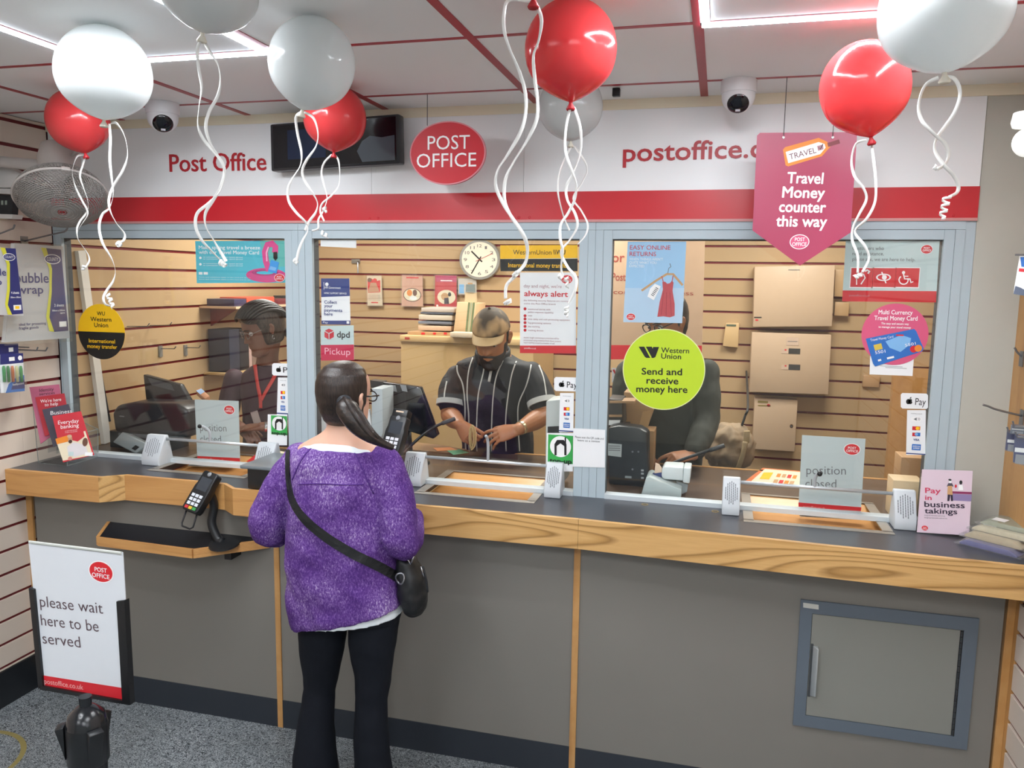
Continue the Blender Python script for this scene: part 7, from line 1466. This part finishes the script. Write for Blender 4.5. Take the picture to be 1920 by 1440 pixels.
hand(b, AW[0][2], (.8, -.4, -.35), (.3, .2, -1), 1, (.4, .5, .4), .9); hand(b, AW[1][2], (-.95, -.15, -.1), (-.1, .3, -1), -1, (.3, .4, .3), .9)
fuse(b, 'body', SK_W, wc, .004, 3); eyes(HM3, hz, wc, look=(0, -.4))
def hfn3(p):
    k = max(sst(.045, .015, p.y-.25*max(0, p.z-.01))*sst(-.10, -.05, p.z-p.y*.25), sst(.06, .085, p.z+abs(p.x)*.35)); return -.012+(.026+.012*sst(.0, -.08, p.y))*k
h3 = shell('hair', HAIR_B, wc, HM3, hfn3, hz, True)
cr = MB()
for k in range(13):
    ph = -1.25+2.5*k/12; pp = []
    for q_ in range(15):
        th = .62+2.6*q_/14; pp.append(HM3 @ V((sin(ph)*.103*(.55+.45*sin(min(th, 1.9))), -.004+.121*cos(th)*(1-.1*abs(ph)), .03+.114*sin(th)*cos(ph*.75))))
    cr.tube(pp, .0068, 6)
cr.build('cornrows', HAIR_K, h3, smooth=True)
for k in range(9):
    a = HM3 @ V((-.05+.0125*k, -.098, -.03-.004*(k % 3))); MB().tube(spline([a, a+V((.03+.004*k, .02, -.06)), a+V((.05+.006*k, .0, -.16-.01*(k % 3)))], 6), [.011*(1-.03*(i % 3)) for i in range(13)], 8).build('braid', HAIR_B, h3, smooth=True)
e = HM3 @ V((.078, -.012, -.032)); e2 = HM3 @ V((-.078, -.012, -.032))
for q in (e, e2): MB().tube([q+V((0, cos(2*pi*k/16)*.008, -.008+sin(2*pi*k/16)*.009)) for k in range(16)], .0016, 6, close=True).build('earring', M_CHROME, wc, smooth=True)
g3 = MB()
for s_ in (1, -1): g3.tube([HM3 @ V((s_*(.034+.022*cos(2*pi*k/20)), .098-.008*abs(cos(2*pi*k/20)), .006+.015*sin(2*pi*k/20))) for k in range(20)], .0016, 6, close=True); g3.tube([HM3 @ V((s_*.056, .088, .01)), HM3 @ V((s_*.076, .0, .016))], .0016, 6)
g3.tube([HM3 @ V((.012, .101, .008)), HM3 @ V((-.012, .101, .008))], .0015, 6); g3.build('glasses', mat('thin frame', '8a807a', .3, .5), wc, smooth=True)
MAR = mat('dark maroon top', '341a27', .75, var=.12, scale=50); tp = MB(); torso(tp, [(cxw, .60, zw+.02, .075, .07), (cxw, .61, zw-.0, .11, .085), (cxw, .62, zw-.04, .16, .1), (cxw, .62, zw-.13, .168, .125), (cxw, .625, zw-.25, .16, .125), (cxw, .63, 1.0, .165, .125), (cxw, .63, .88, .17, .13)])
for sh, el, wr in AW: limb(tp, [sh, sh.lerp(el, .5), sh.lerp(el, .95)], [.055, .056, .05])
wo = fuse(tp, 'top', MAR, wc, .006, 4, .014, .08); t3 = bvh(wo); LAN = mat('red lanyard', 'c8403c', .6)
strip(t3, [(477, 668), (480, 690), (484, 720), (489, 745), (490, 765)], 6, 'lanyard', LAN, wc, .006, .002); strip(t3, [(521, 694), (511, 715), (499, 735), (491, 750)], 6, 'lanyard', LAN, wc, .007, .002)
c, n = on_surf(t3, 482, 782, .012)
if c: MB().obox(c, ((.9, -.1, .3), (0, -1, 0), (-.3, 0, .95)), (.022, .0015, .032)).build('id_card', mat('id card', 'b9a9a4', .4), wc)
wr = AW[1][2]; ax_ = (AW[1][1]-wr).normalized(); MB().lathe([(.024, -.007), (.0275, -.005), (.0275, .005), (.024, .007)], wr+ax_*.02, ax_, 24, cap=False).build('watch', M_CHROME, wc, smooth='auto')
lower(wc, cxw, .64, .95, mat('dark office trousers'))
# ================================================================== leaning clerk behind the lime sticker
rc = thing('person', (PY(1245, 800, .78).x, .78, 0), 'clerk in a dark green jumper leaning on the desk, face hidden behind stickers', 'person')
HC = PY(1250, 606, .66); HM4 = head_matrix(HC, (-.62, -.75, -.3)); hz = 1.02
b = MB(); add_head(b, HM4, hz); cxr = PY(1248, 720, .78).x; zr = PY(1245, 665, .76).z
torso(b, [(HC.x+.02, .70, HC.z-.07, .06, .062), (cxr, .73, zr+.02, .062, .066), (cxr, .75, zr-.02, .12, .08), (cxr, .76, zr-.06, .175, .09), (cxr, .78, zr-.2, .165, .105), (cxr, .79, 1.0, .16, .11), (cxr, .79, .9, .165, .12)])
AR = [(PY(1180, 700, .76), PY(1165, 800, .72), PY(1190, 838, .60)), (PY(1322, 700, .76), PY(1325, 790, .66), PY(1300, 852, .47))]
for sh, el, wr in AR: limb(b, [sh, sh.lerp(el, .5), el], [.05, .048, .042]); limb(b, [el, el.lerp(wr, .4), wr], [.042, .04, .028])
hand(b, AR[0][2], (.5, -.8, -.25), (.1, .1, -1), 1, (.4, .5, .4)); hand(b, AR[1][2], (-.85, -.45, -.12), (-.05, .35, -1), -1, sz=1.08, curls=[(.3, .5, .3), (.8, .8, .4), (.95, .9, .5), (1.0, .9, .5)], thumb=(.5, .1))
fuse(b, 'body', SK_R, rc, .004, 3); eyes(HM4, hz, rc, look=(0, -.4)); shell('hair', HAIR_K, rc, HM4, lambda p: -.012+.026*max(sst(.02, -.01, p.y)*sst(-.08, -.06, p.z)*(1-sst(-.0, -.03, p.z)*sst(-.05, -.02, p.y)), sst(.07, .09, p.z+max(0, -p.y)*.3)), hz)
gr = MB()
for s_ in (1, -1): gr.tube([HM4 @ (V((s_*(.035+.023*cos(2*pi*k/20)), .098-.008*abs(cos(2*pi*k/20)), .006+.017*sin(2*pi*k/20)))*hz) for k in range(20)], .0024, 6, close=True); gr.tube([HM4 @ (V((s_*.058, .088, .012))*hz), HM4 @ (V((s_*.078, -.01, .018))*hz)], .0024, 6)
gr.build('glasses', mat('dark frame'), rc, smooth=True)
GRN = mat('dark green jumper', '33352e', .85, var=.1, scale=60, bump=.15, bscale=300); tg = MB(); torso(tg, [(cxr, .735, zr+.005, .09, .08), (cxr, .75, zr-.02, .135, .095), (cxr, .76, zr-.06, .19, .11), (cxr, .775, zr-.16, .192, .125), (cxr, .785, 1.1, .185, .13), (cxr, .79, .88, .185, .135)])
for sh, el, wr in AR: limb(tg, [sh, sh.lerp(el, .5), el, el.lerp(wr, .5), el.lerp(wr, .93)], [.068, .066, .06, .054, .042])
fuse(tg, 'jumper', GRN, rc, .006, 4, .016, .08)
lower(rc, cxr, .80, .98, mat('dark office trousers'))
